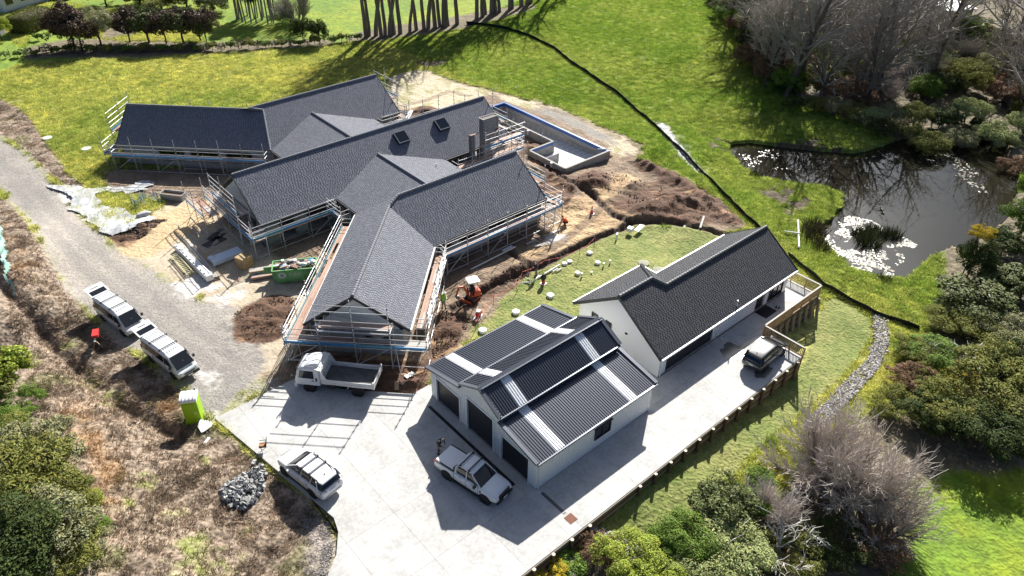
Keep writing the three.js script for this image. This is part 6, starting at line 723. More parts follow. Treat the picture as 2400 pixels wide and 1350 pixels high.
drape('ground_sheet', [[9.52,-89.02],[11.62,-87.08],[13.03,-85.22],[15.06,-84.61],[17.30,-83.07],[18.04,-81.18],[16.69,-81.55],[14.38,-83.91],[13.13,-83.85],[12.97,-80.76],[14.48,-78.67],[14.82,-76.77],[16.02,-75.44],[16.31,-74.41],[14.07,-73.56],[11.49,-73.87],[10.85,-76.94],[10.80,-80.48],[10.21,-82.09],[10.92,-83.91],[10.61,-85.81]], 'pale grey geotextile sheet spread beside the gravel track', 'ground sheet', geo, 0.1, 0.09, 0.15);
drape('ground_sheet', [[16.08,-83.56],[17.58,-83.87],[18.67,-83.62],[19.00,-82.30],[18.25,-81.77],[16.75,-82.13]], 'tongue of grey sheet lying in the shade of the rear wing', 'ground sheet', geo, 0.1, 0.07);
drape('shade_netting', [[3.25,-83.09],[4.04,-81.39],[3.12,-74.62],[3.01,-72.84],[2.30,-70.44],[1.88,-67.64],[1.68,-67.63],[2.07,-70.55],[2.36,-73.34],[1.77,-73.83]], 'pale green netting lying on the bank at the left', 'netting', mat(0.3, 0.52, 0.44, 0.7, 0, { side: THREE.DoubleSide, map: dirtyTex }), 0.15, 0.35, 0.18);
{ const t = thing('sandbag', 'grey rounded bag lying on the geotextile sheet', 'sandbag', [15.61,-75.78].flatMap((v, i) => (i ? [0.35, v] : [v]))); mesh('bag', loft([[-0.7, 0, 0.25, 0.1], [-0.5, -0.1, 0.4, 0.32], [0.3, -0.1, 0.45, 0.36], [0.75, 0, 0.2, 0.12]], 18, 0.8), mat(0.4, 0.4, 0.4, 0.9), t); }
// silt fence: black fabric on stakes
function siltFence(label, pl, h, sheen) {
  const t = thing('silt_fence', label, 'silt fence', [0, 0, 0]), pts = []; for (let i = 0; i + 1 < pl.length; i++) { const L = Math.hypot(pl[i + 1][0] - pl[i][0], pl[i + 1][1] - pl[i][1]), n = Math.max(1, Math.round(L / 0.9)); for (let k = 0; k < n; k++) pts.push([lerp(pl[i][0], pl[i + 1][0], k / n), lerp(pl[i][1], pl[i + 1][1], k / n)]); } pts.push(pl[pl.length - 1]);
  const pos = [], idx = []; pts.forEach(([x, z], i) => { const w = (vnoise(x, z) - 0.5) * 0.16, y = gy(x, z), s = Math.sin(i * 1.7) * 0.05; for (const [dy, o] of [[-0.05, w + 0.14], [h * 0.5, w + 0.03], [h + s, w - 0.02], [h + s, w - 0.045], [h * 0.5, w], [-0.05, w + 0.1]]) pos.push(x + o, y + dy, z + o); if (i) for (let k = 0; k < 5; k++) { const a = (i - 1) * 6 + k, b = i * 6 + k; idx.push(a, b, a + 1, a + 1, b, b + 1); } });
  const g = new THREE.BufferGeometry(); g.setAttribute('position', new THREE.Float32BufferAttribute(pos, 3)); g.setIndex(idx); g.computeVertexNormals(); mesh('fabric', g, new THREE.MeshStandardMaterial({ color: lin(0.012, 0.012, 0.013), roughness: 0.7, side: 2 }), t);
  for (let i = 1; i < pts.length; i += 3) { const [x, z] = pts[i], y = gy(x, z); bar('stake', V(x - 0.06, y - 0.1, z - 0.06), V(x - 0.06, y + h + 0.25, z - 0.06), 0.025, M.fascia, t); } return t;
}
siltFence('black silt fence curving down from the bare tree row past the pool', [[83.27,-107.69],[85.12,-105.37],[86.90,-101.58],[87.87,-95.89],[87.03,-88.59],[84.37,-81.86],[82.59,-74.50],[82.34,-69.82],[79.76,-63.34],[77.15,-57.28],[74.78,-52.48],[72.24,-47.07],[68.87,-40.87],[67.13,-37.31],[65.66,-33.79]], 0.55); siltFence('black silt fence running from the dwelling below the pond to the stone drain', [[64.55,-29.81],[63.55,-27.50],[62.18,-24.33],[62.45,-21.67],[62.39,-19.03],[63.41,-15.33]], 0.55);
{ const t = thing('marker_cross', 'white plastic pipe cross lying on the pond bank', 'pipe', [0, 0, 0]), P = (x, z) => V(x, gy(x, z) + 0.32, z); bar('long_pipe', P(71.46,-32.88), P(66.54,-29.75), 0.11, M.pvc, t); bar('cross_pipe', P(67.88,-32.34), P(68.93,-31.09), 0.08, M.pvc, t); }
// tank lids and risers on the lawn
const lid = (x, z, r, h, label, m = M.white, low = false) => { const y = gy(x, z), t = thing('tank_lid', label, 'tank lid', [x, y, z], 0, 'white tank lids on the lawn'); h *= 0.6; bar('riser', V(0, -0.05, 0), V(0, h, 0), r * 0.92, low ? m : M.pvc, t, UDISC); mesh('cover', new THREE.LatheGeometry([[0, 0.09], [0.5, 0.085], [0.9, 0.05], [1, 0.02], [1, -0.03], [0, -0.03]].map(([a, b]) => new THREE.Vector2(a * r, b)), 24), m, t).position.y = h + 0.03; for (let k = 0; k < 4; k++) box('bolt', [Math.cos(k * 1.57) * r * 0.8, h + 0.1, Math.sin(k * 1.57) * r * 0.8], [0.04, 0.03, 0.04], M.galvOld, t); return t; };
lid(38.82, -38.6, 0.36, 0.22, 'large white domed lid alone between worker and dwelling'); lid(34.74, -38.71, 0.36, 0.24, 'large white domed lid halfway along the shed roof'); lid(30.89, -38.62, 0.36, 0.24, 'large white domed lid nearest the plate compactor');
lid(46.62, -41.22, 0.3, 0.16, 'pale lid closest to the trench and black stake'); lid(44.04, -41.41, 0.28, 0.12, 'flat pale lid beside the open capped riser'); lid(43.4, -41.46, 0.27, 0.12, 'open capped riser with a pipe standing on it'); lid(45.91, -39.45, 0.28, 0.22, 'white lid with a small pipe stub in front, farther from shed'); lid(43.19, -39.47, 0.27, 0.22, 'white lid with a small pipe stub in front, nearer the pipes'); lid(49.48, -36.67, 0.55, 0.08, 'mossy grey concrete lid by the dwelling hip corner', mat(0.3, 0.3, 0.22, 0.95), true); lid(49.7, -35.03, 0.55, 0.08, 'mossy grey concrete lid in the nook of the dwelling roof', mat(0.28, 0.28, 0.21, 0.95), true);
const stub = (x, z, h, label) => { const t = thing('pipe_stub', label, 'pipe', [x, gy(x, z), z]); bar('pipe', V(0, -0.05, 0), V(0, h, 0), 0.07, M.pvc, t, UDISC); bar('cap', V(0, h, 0), V(0, h + 0.07, 0), 0.085, M.white, t, UDISC); }; stub(46.0, -38.75, 0.35, 'white pipe stub before the farther lawn lid'); stub(43.2, -38.9, 0.35, 'white pipe stub before the nearer lawn lid'); stub(44.32, -38.71, 0.1, 'tiny white cap low in the lawn'); stub(46.89, -38.73, 0.3, 'lone white pipe stub nearest the dwelling'); stub(50.73, -41.4, 0.6, 'taller white vent stub at the trench edge'); stub(51.05, -41.6, 0.5, 'shorter white vent stub behind the taller one');
tag(box('white_box', [52.9, 0.2, -41.5], [0.55, 0.42, 0.5], M.white, scene, 0.3), 'white cube-shaped box beside the trench corner', 'box'); tag(box('white_board', [54.0, 0.06, -41.2], [1.4, 0.05, 0.5], M.white, scene, 0.25), 'white board lying flat beside the white box', 'board');
// drainage pipes laid on the lawn
[[[38.75, -41.11], [42.51, -42.49], 'long white drain pipe along the trench by the worker'], [[39.87, -41.34], [42.85, -41.54], 'second white drain pipe lying towards the lids'], [[41.57, -41.2], [42.32, -41.22], 'short pipe offcut beside the long pipes'], [[41.9, -41.0], [42.6, -41.0], 'shorter pipe offcut nearest the open riser'], [[37.16, -42.98], [38.73, -41.21], 'white drain pipe crossing the trench end'], [[38.81, -42.86], [38.95, -41.55], 'grey drain pipe leaning at the trench mouth'], [[35.6, -46.2], [41.6, -46.6], 'long grey pipe lying along the foot of the front right scaffold']].forEach(([a, b, l], i) => tag(bar('drain_pipe', V(a[0], gy(...a) + 0.14, a[1]), V(b[0], gy(...b) + 0.14, b[1]), i === 2 || i === 3 ? 0.055 : 0.075, i > 4 ? M.galv : M.pvc, scene, UDISC), l, 'pipe', 'drain pipes by the trench'));
// traffic cones
const cone = (x, z, label, bag) => { const t = thing('traffic_cone', label, 'cone', [x, gy(x, z), z], 0.3); box('base', [0, 0.03, 0], [0.5, 0.06, 0.5], M.white, t); mesh('cone_body', new THREE.CylinderGeometry(0.05, 0.19, 0.95, 16).translate(0, 0.53, 0), M.red, t); mesh('white_band', new THREE.CylinderGeometry(0.095, 0.13, 0.2, 16).translate(0, 0.62, 0), M.white, t); if (bag) { mesh('dark_jacket', loft([[-0.3, 0.55, 0.85, 0.1], [-0.18, 0.4, 1.1, 0.2], [0.15, 0.38, 1.12, 0.2], [0.28, 0.5, 0.9, 0.1]], 16, 0.8), M.black, t); } }; cone(52.63, -46.73, 'red traffic cone standing in the churned soil', false); cone(39.68, -40.45, 'red cone with a dark jacket thrown over it on the lawn', true);
{ const t = thing('plate_compactor', 'red and black plate compactor by the safety tape', 'compactor', [31.75, gy(31.75, -40.3), -40.3], 0.5); box('base_plate', [0, 0.08, 0], [1.0, 0.12, 0.55], M.galvOld, t); box('engine', [0.1, 0.4, 0], [0.45, 0.4, 0.4], M.red, t); box('fuel_tank', [0.1, 0.68, 0], [0.34, 0.16, 0.34], M.white, t); bar('handle', V(-0.4, 0.15, -0.2), V(-0.95, 0.85, -0.2), 0.025, M.black, t); bar('handle', V(-0.4, 0.15, 0.2), V(-0.95, 0.85, 0.2), 0.025, M.black, t); bar('handle', V(-0.95, 0.85, -0.2), V(-0.95, 0.85, 0.2), 0.025, M.black, t); box('exhaust', [0.4, 0.42, 0.15], [0.16, 0.16, 0.14], M.black, t); }
{ // safety tape with flags on stakes
  const t = thing('safety_tape', 'orange flagged safety tape strung on black stakes along the trench', 'tape', [0, 0, 0]), P = [[30.5, -39.1], [31.6, -39.85], [34.0, -40.9], [36.9, -41.05], [38.4, -42.0], [41.6, -42.4], [45.3, -41.35], [48.0, -41.9]], tp = mat(0.8, 0.12, 0.06, 0.6), pk = mat(0.8, 0.1, 0.12, 0.6); let last; P.forEach(([x, z], i) => { const y = gy(x, z), top = V(x, y + 0.95, z); bar('stake', V(x, y - 0.1, z), V(x, y + 1.05, z), 0.02, M.black, t); if (last) { const mid = last.clone().lerp(top, 0.5); mid.y -= 0.22; for (const [a, b] of [[last, mid], [mid, top]]) { bar('tape', a, b, 0.012, tp, t); for (const k of [0.3, 0.75]) { const c = a.clone().lerp(b, k); box('flag', [c.x, c.y - 0.07, c.z], [0.16, 0.14, 0.02], i > 3 ? pk : tp, t, 0.8); } } } last = top; });
}
{ // camp chair
  const t = thing('camp_chair', 'folding camp chair with a tan cushion at the driveway edge', 'chair', [10.75, 0, -38.35], 2.6); for (const [x, z] of [[-0.25, -0.25], [0.25, -0.25], [-0.25, 0.25], [0.25, 0.25]]) bar('leg', V(x, 0, z), V(-x * 0.9, 0.45, z * 0.9), 0.014, M.galv, t); box('seat', [0, 0.45, 0], [0.5, 0.03, 0.5], M.black, t); box('backrest', [-0.27, 0.75, 0], [0.04, 0.55, 0.5], M.black, t, 0, 0, 0.15); box('cushion', [0.03, 0.49, 0], [0.38, 0.06, 0.38], mat(0.42, 0.2, 0.09, 0.8), t); for (const k of [-1, 1]) bar('arm_rest', V(-0.25, 0.65, k * 0.27), V(0.25, 0.65, k * 0.27), 0.02, M.black, t);
}
{ // sawhorse table with a red toolbox
  const t = thing('sawhorse', 'timber sawhorse bench carrying a red box left of the vans', 'sawhorse', [5.55, gy(5.55, -57.8), -57.8], 1.2); beam('top_beam', V(-0.75, 0.85, 0), V(0.75, 0.85, 0), 0.14, 0.1, M.white, t); for (const x of [-0.6, 0.6]) for (const k of [-1, 1]) beam('leg', V(x, 0, k * 0.35), V(x, 0.82, k * 0.04), 0.08, 0.05, M.timber, t); box('red_toolbox', [0.1, 1.02, 0.05], [0.9, 0.26, 0.45], M.red, t); box('lid_edge', [0.1, 1.16, 0.05], [0.94, 0.04, 0.49], M.red, t);
}
{ // heap of broken concrete blocks
  const P = [[6.70,-36.37],[7.41,-37.02],[8.33,-37.14],[9.65,-37.39],[10.15,-36.99],[9.89,-36.27],[9.21,-35.19],[8.29,-34.52],[7.34,-34.34],[6.94,-35.02],[6.71,-35.75]], rnd = rng(99), cx = P.reduce((a, p) => a + p[0], 0) / P.length, cz = P.reduce((a, p) => a + p[1], 0) / P.length; const hollow = (() => { const b = new MB(); b.box(0, 0, 0.42, 1, 1, 0.16).box(0, 0, -0.42, 1, 1, 0.16).box(0.44, 0, 0, 0.12, 1, 0.68).box(-0.44, 0, 0, 0.12, 1, 0.68).box(0, 0, 0, 0.1, 1, 0.68); return b.geo(); })(), chunk = new THREE.DodecahedronGeometry(0.6, 0), ms = [mat(0.3, 0.3, 0.29, 0.95), mat(0.38, 0.38, 0.37, 0.95), mat(0.22, 0.22, 0.22, 0.95)]; let n = 0, tries = 0; const spots = []; while (spots.length < 620 && tries++ < 9000) { const x = cx + (rnd() - 0.5) * 7, z = cz + (rnd() - 0.5) * 7; if (inPoly(P, x, z)) { let e = distLine([...P, P[0]], x, z); spots.push([x, z, e]); } }
  const sm = []; spots.forEach(([x, z, e], i) => { const hh = Math.min(0.75, e * 0.5), y = gy(x, z) + hh * (0.35 + 0.65 * rnd()) + 0.08; if (i < 110) { const m = mesh('concrete_block', i % 3 ? hollow : UBOX, ms[i % 3]); m.position.set(x, y + 0.08, z); m.scale.set(i % 3 ? 0.4 : 0.22 + rnd() * 0.16, 0.19, 0.19); m.rotation.set(rnd() * 6, rnd() * 6, rnd() * 6); tag(m, 'grey concrete block tipped on the rubble heap beside the driveway', 'block', 'broken blocks in the rubble heap'); } else sm.push(new THREE.Matrix4().compose(V(x, y - 0.05, z), new THREE.Quaternion().setFromEuler(new THREE.Euler(rnd() * 6, rnd() * 6, rnd() * 6)), V(0.08 + rnd() * 0.13, 0.06 + rnd() * 0.1, 0.08 + rnd() * 0.13))); });
  const im = new THREE.InstancedMesh(chunk, ms[1], sm.length), c = new THREE.Color(); sm.forEach((m, i) => { im.setMatrixAt(i, m); const k = 0.6 + rnd() * 0.6; im.setColorAt(i, c.setRGB(k, k, k)); }); im.name = 'rubble'; tag(im, 'small broken concrete rubble under the tipped blocks', 'rubble', null, 'stuff'); scene.add(im); tag(box('concrete_block', [9.72,-37.77].flatMap((v, i) => (i ? [gy(9.6, -37.2) + 0.12, v] : [v])), [0.42, 0.2, 0.22], ms[1], scene, 0.7), 'single whole block lying apart under the camp chair', 'block');
}
for (const [x, z, l, L, a] of [[58.88,-39.03, 'pale plank lying in the soil beyond the lawn trench', 2.2, 0.6], [60.74,-38.18, 'second pale plank farther along the lawn trench', 2.6, 0.5]]) tag(box('loose_plank', [x, gy(x, z) + 0.15, z], [L, 0.06, 0.2], M.plankGrey, scene, a), l, 'plank');
for (const [x, z, l] of [[13.02,-101.05, 'white disc lid on the paddock left of the house'], [15.82,-95.49, 'second white disc lid nearer the rear left scaffold']]) tag(bar('white_disc', V(x, gy(x, z) - 0.02, z), V(x, gy(x, z) + 0.16, z), 0.55, M.pvc, scene, UDISC), l, 'lid');
tag(box('plastic_scrap', [7.94,-41.10].flatMap((v, i) => (i ? [gy(5.0, -38) + 0.2, v] : [v])), [0.5, 0.06, 0.2], M.white, scene, 0.6), 'scrap of white plastic lying on the dry grass', 'scrap');
{ const s = drape('concrete_washout', [[8.24,-44.10],[9.10,-43.59],[9.07,-42.90],[8.29,-42.84],[8.04,-43.39]], 'hardened white concrete washout beside the portable toilet', 'washout', mat(0.62, 0.62, 0.6, 0.9, 0, { side: 2 }), 0.06, 0.25, 0.12); }
{ // stones in the drain swale
  const pl = [[62.12,-18.39],[59.02,-16.70],[55.80,-15.64],[52.31,-15.40],[49.40,-15.14],[47.04,-15.07],[44.11,-14.83]], rnd = rng(61), ms = []; for (let i = 0; i < 1500; i++) { const s = rnd() * (pl.length - 1), k = Math.floor(s), f = s - k, x = lerp(pl[k][0], pl[k + 1][0], f) + (rnd() - 0.5) * 1.2, z = lerp(pl[k][1], pl[k + 1][1], f) + (rnd() - 0.5) * 1.2, r = 0.07 + rnd() * 0.1; ms.push(new THREE.Matrix4().compose(V(x, gy(x, z) + 0.13, z), new THREE.Quaternion().setFromEuler(new THREE.Euler(rnd() * 6, rnd() * 6, rnd() * 6)), V(r, r * 0.7, r * 1.2))); }
  const pl2 = [[23.97,-18.55],[24.45,-17.66],[25.81,-16.24],[27.19,-15.25]]; for (let i = 0; i < 500; i++) { const s = rnd() * 2.999, k = Math.floor(s), f = s - k, x = lerp(pl2[k][0], pl2[k + 1][0], f) + (rnd() - 0.5) * 1.4, z = lerp(pl2[k][1], pl2[k + 1][1], f) + (rnd() - 0.5) * 1.4, r = 0.06 + rnd() * 0.1; ms.push(new THREE.Matrix4().compose(V(x, gy(x, z) + 0.13, z), new THREE.Quaternion().setFromEuler(new THREE.Euler(rnd() * 6, rnd() * 6, rnd() * 6)), V(r, r * 0.7, r * 1.2))); }
  const im = new THREE.InstancedMesh(new THREE.DodecahedronGeometry(1, 0), mat(0.34, 0.33, 0.33, 0.9), ms.length), c = new THREE.Color(); ms.forEach((m, i) => { im.setMatrixAt(i, m); const k = 0.55 + rnd() * 0.9; im.setColorAt(i, c.setRGB(k, k * 0.97, k * 0.95)); }); im.name = 'drain_stones'; tag(im, 'grey river stones lining the drain swale below the lawn', 'stones', null, 'stuff'); scene.add(im);
}
// concrete apron below the driveway edge
struct('apron', prism([[15.5, -18.6], [21.9, -18.6], [22.4, -17.6], [18.5, -16.6]], -1.6, -0.95), M.concrete);
// gravel on the stony verge and track
{ const rnd = rng(15), ms = [], add = (P, n, r0, r1) => { const xs = P.map((p) => p[0]), zs = P.map((p) => p[1]), a = Math.min(...xs), b = Math.max(...xs), c = Math.min(...zs), d = Math.max(...zs); let k = 0; while (k < n) { const x = lerp(a, b, rnd()), z = lerp(c, d, rnd()); if (!inPoly(P, x, z)) continue; k++; const r = lerp(r0, r1, rnd() * rnd()); ms.push(new THREE.Matrix4().compose(V(x, gy(x, z) + r * 0.3, z), new THREE.Quaternion().setFromEuler(new THREE.Euler(rnd() * 6, rnd() * 6, rnd() * 6)), V(r, r * 0.75, r * 1.15))); } };
  add([[9.95,-31.84],[11.35,-30.18],[10.92,-28.91],[9.22,-26.69],[7.96,-27.81],[9.53,-28.84]], 2600, 0.02, 0.07); add([[23.45,-36.40],[29.55,-42.98],[31.93,-40.55],[28.53,-38.90],[24.70,-37.27]], 500, 0.03, 0.12); add([[53.97,-53.20],[62.83,-52.75],[66.60,-41.60],[64.84,-36.84],[55.77,-42.56],[58.66,-48.92]], 700, 0.03, 0.13); add([[15.69,-54.50],[20.28,-54.40],[21.15,-52.83],[18.54,-49.42],[14.91,-49.90]], 500, 0.03, 0.1); add([[30.97,-42.98],[38.94,-44.06],[43.67,-43.11],[39.34,-42.06]], 700, 0.04, 0.16); add([[11.18,-74.15],[15.80,-74.82],[17.32,-73.59],[13.85,-71.74]], 400, 0.04, 0.16);
  const soilN = 2600, im = new THREE.InstancedMesh(new THREE.DodecahedronGeometry(1, 0), mat(1, 1, 1, 0.95), ms.length), c = new THREE.Color(); ms.forEach((m, i) => { im.setMatrixAt(i, m); const k = 0.6 + rnd() * 0.8; i < soilN ? im.setColorAt(i, c.setRGB(0.27 * k, 0.25 * k, 0.23 * k)) : im.setColorAt(i, c.setRGB(0.1 * k, 0.068 * k, 0.048 * k)); }); im.name = 'clods_and_gravel'; tag(im, 'loose gravel and soil clods scattered over the verge and diggings', 'gravel', null, 'stuff'); scene.add(im); }
// ---------- lilies, reeds, ducks ----------
{
  const rnd = rng(33), Q = [[70.92,-30.06],[74.41,-30.65],[76.64,-30.60],[78.74,-30.72],[79.93,-28.48],[79.19,-26.07],[79.35,-24.18],[78.72,-22.44],[75.56,-22.33],[72.08,-21.10],[69.95,-21.39],[68.96,-22.71],[68.35,-24.72],[69.54,-27.58]], hole = [[75.97,-28.16],[78.01,-26.46],[78.18,-24.58],[76.37,-24.40],[73.62,-26.13]], Q2 = [[83.95,-50.44],[90.17,-42.27],[85.69,-39.57],[80.25,-44.83]], Q3 = [[103.26,-35.79],[107.65,-33.07],[102.39,-25.78],[94.71,-20.69],[97.91,-24.99],[100.11,-30.81]], ms = [], pad = new THREE.CircleGeometry(1, 9, 0.25, 5.8).rotateX(-Math.PI / 2);
  const fill = (P, n, f) => { const xs = P.map((p) => p[0]), zs = P.map((p) => p[1]), a = Math.min(...xs), b = Math.max(...xs), c = Math.min(...zs), d = Math.max(...zs); let k = 0, g = 0; while (k < n && g++ < n * 60) { const x = lerp(a, b, rnd()), z = lerp(c, d, rnd()); if (!inPoly(P, x, z) || (f && !f(x, z))) continue; k++; const r = 0.05 + rnd() * 0.1; ms.push(new THREE.Matrix4().compose(V(x, WATER + 0.012 + rnd() * 0.012, z), new THREE.Quaternion().setFromEuler(new THREE.Euler((rnd() - 0.5) * 0.2, rnd() * 6, (rnd() - 0.5) * 0.2)), V(r, 1, r))); } };
  fill(Q, 1700, (x, z) => fbm(x * 1.1 + 2, z * 1.1, 4) > 0.42 + 0.12 * vnoise(x * 0.3, z * 0.3) && !inPoly(hole, x, z)); fill(Q2, 130, (x, z) => fbm(x * 0.5 + 7, z * 0.5, 3) > 0.5); fill(Q3, 260, (x, z) => fbm(x * 0.5 + 3, z * 0.5, 3) > 0.45);
  const im = new THREE.InstancedMesh(pad, new THREE.MeshPhysicalMaterial({ color: lin(0.2, 0.2, 0.15), roughness: 0.4, side: 2, clearcoat: 0.25, clearcoatRoughness: 0.3 }), ms.length), c = new THREE.Color(); ms.forEach((m, i) => { im.setMatrixAt(i, m); const k = 0.6 + rnd() * 0.7, rd = rnd() < 0.12; im.setColorAt(i, c.setRGB(k * (rd ? 1.25 : 1), k * (rd ? 0.6 : 1.0), k * (rd ? 0.5 : 0.9))); }); im.name = 'lily_pads'; tag(im, 'shining lily pads floating round the reed clump in the pond', 'lily pads', null, 'stuff'); scene.add(im);
  // reeds
  const clump = (() => { const pos = []; const r2 = rng(4); for (let k = 0; k < 240; k++) { const a = r2() * 6.283, d = Math.sqrt(r2()) * 0.7, x = Math.cos(a) * d, z = Math.sin(a) * d, h = 0.5 + r2() * 0.5, lx = (r2() - 0.5) * 0.5 + x * 0.4, lz = (r2() - 0.5) * 0.5 + z * 0.4, w = 0.03, b = r2() * 3; pos.push(x - Math.cos(b) * w, 0, z - Math.sin(b) * w, x + Math.cos(b) * w, 0, z + Math.sin(b) * w, x + lx, h, z + lz); } const g = new THREE.BufferGeometry(); g.setAttribute('position', new THREE.Float32BufferAttribute(pos, 3)); g.computeVertexNormals(); return g; })(), rm = new THREE.MeshStandardMaterial({ color: lin(0.075, 0.085, 0.025), roughness: 0.8, side: 2 }), rb = new THREE.MeshStandardMaterial({ color: lin(0.1, 0.085, 0.04), roughness: 0.8, side: 2 });
  [[76.10,-27.47, 1.4, 'reed clump at the left of the lily island'], [75.05,-26.06, 1.7, 'largest reed clump in the middle of the lily island'], [77.94,-26.17, 1.2, 'reed clump at the back of the lily island'], [78.58,-25.17, 1.3, 'reed clump at the right end of the lily island'], [77.89,-27.15, 1.0, 'small reed clump behind the lily island'], [71.94,-31.09, 1.6, 'brown rush clump on the bank left of the lilies'], [70.23,-30.22, 1.7, 'second brown rush clump below the first on the bank'], [68.86,-28.39, 1.2, 'rush clump at the water edge nearest the silt fence'], [68.93,-21.39, 0.8, 'tiny rush clump at the near tip of the pond'], [77.92,-42.78, 0.8, 'tiny rush clump on the long near bank of the pond']].forEach(([x, z, s, l], i) => { const t = thing('reed_clump', l, 'reeds', [x, Math.max(gy(x, z), WATER) - 0.05, z], i, 'reed clumps in and round the pond'); const m = mesh('blades', clump, i > 4 && i < 8 ? rb : rm, t); m.scale.set(s, s * 0.9, s); });
  const duck = (x, z, l, a) => { const t = thing('duck', l, 'duck', [x, WATER - 0.02, z], a, 'ducks on the pond'); const b = mesh('body', mergeGeometries([loft([[-0.26, 0.1, 0.16, 0.02], [-0.15, 0.0, 0.18, 0.09], [0.05, -0.02, 0.18, 0.11], [0.16, 0.02, 0.2, 0.07], [0.19, 0.12, 0.28, 0.045], [0.22, 0.22, 0.33, 0.05], [0.28, 0.22, 0.31, 0.04], [0.36, 0.24, 0.27, 0.015]], 14, 0.9).toNonIndexed()]), mat(0.05, 0.04, 0.03, 0.6), t); box('bill', [0.37, 0.252, 0], [0.07, 0.02, 0.03], mat(0.4, 0.3, 0.05, 0.5), t); }; duck(82.48,-28.25, 'brown duck swimming with a wake above the lilies', 1); duck(83.09,-28.77, 'second duck just ahead of the first', 1.2);
}

// offcuts and scraps left about the site
{ const rnd = rng(52), spots = [[17.69,-71.67],[18.37,-69.52],[22.42,-55.23],[22.05,-52.92],[43.57,-46.43],[44.56,-46.43],[45.60,-46.41],[46.61,-46.32],[44.01,-45.33],[15.59,-43.09],[21.53,-37.71],[22.98,-38.06],[20.02,-59.04],[18.50,-59.41],[16.90,-63.36],[40.91,-46.97]]; spots.forEach(([x, z], i) => tag(box('timber_offcut', [x, gy(x, z) + 0.06, z], [0.5 + rnd() * 1.1, 0.05, 0.12 + rnd() * 0.3], [M.plankGrey, M.plank2, M.timber, M.white][i % 4], scene, rnd() * 3), 'small timber or board offcut lying on the soil round the house', 'offcut', 'offcuts lying round the house')); }

// ---------- people ----------
// mesh of a smooth union of tapered capsules [ax,ay,az, bx,by,bz, ra, rb]
function capsuleMesh(bones, res, k = 0.03) {
  let lo = V(1e9, 1e9, 1e9), hi = V(-1e9, -1e9, -1e9); for (const b of bones) for (const o of [0, 3]) { const r = Math.max(b[6], b[7]) + 0.03; lo.min(V(b[o] - r, b[o + 1] - r, b[o + 2] - r)); hi.max(V(b[o] + r, b[o + 1] + r, b[o + 2] + r)); }
  const c = lo.clone().add(hi).multiplyScalar(0.5), s = hi.clone().sub(lo), S = Math.max(s.x, s.y, s.z) / 2 * 1.06, mc = new MarchingCubes(res, M.white, false, false, 60000), n = mc.size, half = n / 2;
  for (let z = 0; z < n; z++) for (let y = 0; y < n; y++) for (let x = 0; x < n; x++) {
    const px = c.x + (x - half) / half * S, py = c.y + (y - half) / half * S, pz = c.z + (z - half) / half * S; let d = 1e3;
    if (px < lo.x || px > hi.x || pz < lo.z || pz > hi.z || py < lo.y || py > hi.y) { mc.field[z * n * n + y * n + x] = -1; continue; }
    for (const b of bones) { const bx = b[3] - b[0], by = b[4] - b[1], bz = b[5] - b[2], qx = px - b[0], qy = py - b[1], qz = pz - b[2], t = clamp((qx * bx + qy * by + qz * bz) / (bx * bx + by * by + bz * bz + 1e-9)), e = Math.hypot(qx - bx * t, qy - by * t, qz - bz * t) - lerp(b[6], b[7], t); const h = clamp(0.5 + 0.5 * (d - e) / k); d = lerp(d, e, h) - k * h * (1 - h); }
    mc.field[z * n * n + y * n + x] = -d;
  }
  mc.isolation = 0; mc.update(); const m = mc.count, P = new Float32Array(mc.positionArray.slice(0, m * 3)), N = new Float32Array(mc.normalArray.slice(0, m * 3)); for (let i = 0; i < m; i++) { P[i * 3] = P[i * 3] * S + c.x; P[i * 3 + 1] = P[i * 3 + 1] * S + c.y; P[i * 3 + 2] = P[i * 3 + 2] * S + c.z; }
  const g = new THREE.BufferGeometry(); g.setAttribute('position', new THREE.BufferAttribute(P, 3)); g.setAttribute('normal', new THREE.BufferAttribute(N, 3)); return g;
}
// a relaxed hand: wrist at origin, fingers along -y, palm facing -x, thumb towards +z
const HAND = (() => { const b = [[0, 0.01, 0, 0, -0.09, 0, 0.024, 0.03], [0, -0.05, 0.025, 0, -0.09, 0.03, 0.02, 0.018], [0, -0.05, -0.022, 0, -0.085, -0.03, 0.02, 0.016]]; [[0.032, 0.034, 0.009], [0.011, 0.039, 0.009], [-0.011, 0.036, 0.009], [-0.031, 0.028, 0.008]].forEach(([z, L, r]) => { b.push([0, -0.088, z, -0.008, -0.088 - L, z * 1.1, r, r], [-0.008, -0.088 - L, z * 1.1, -0.03, -0.088 - L * 1.75, z * 1.1, r, r * 0.9], [-0.03, -0.088 - L * 1.75, z * 1.1, -0.052, -0.088 - L * 2.1, z * 1.08, r * 0.9, r * 0.75]); }); b.push([0, -0.03, 0.028, -0.02, -0.062, 0.058, 0.015, 0.011], [-0.02, -0.062, 0.058, -0.034, -0.095, 0.06, 0.011, 0.009]); return capsuleMesh(b, 52, 0.006); })();
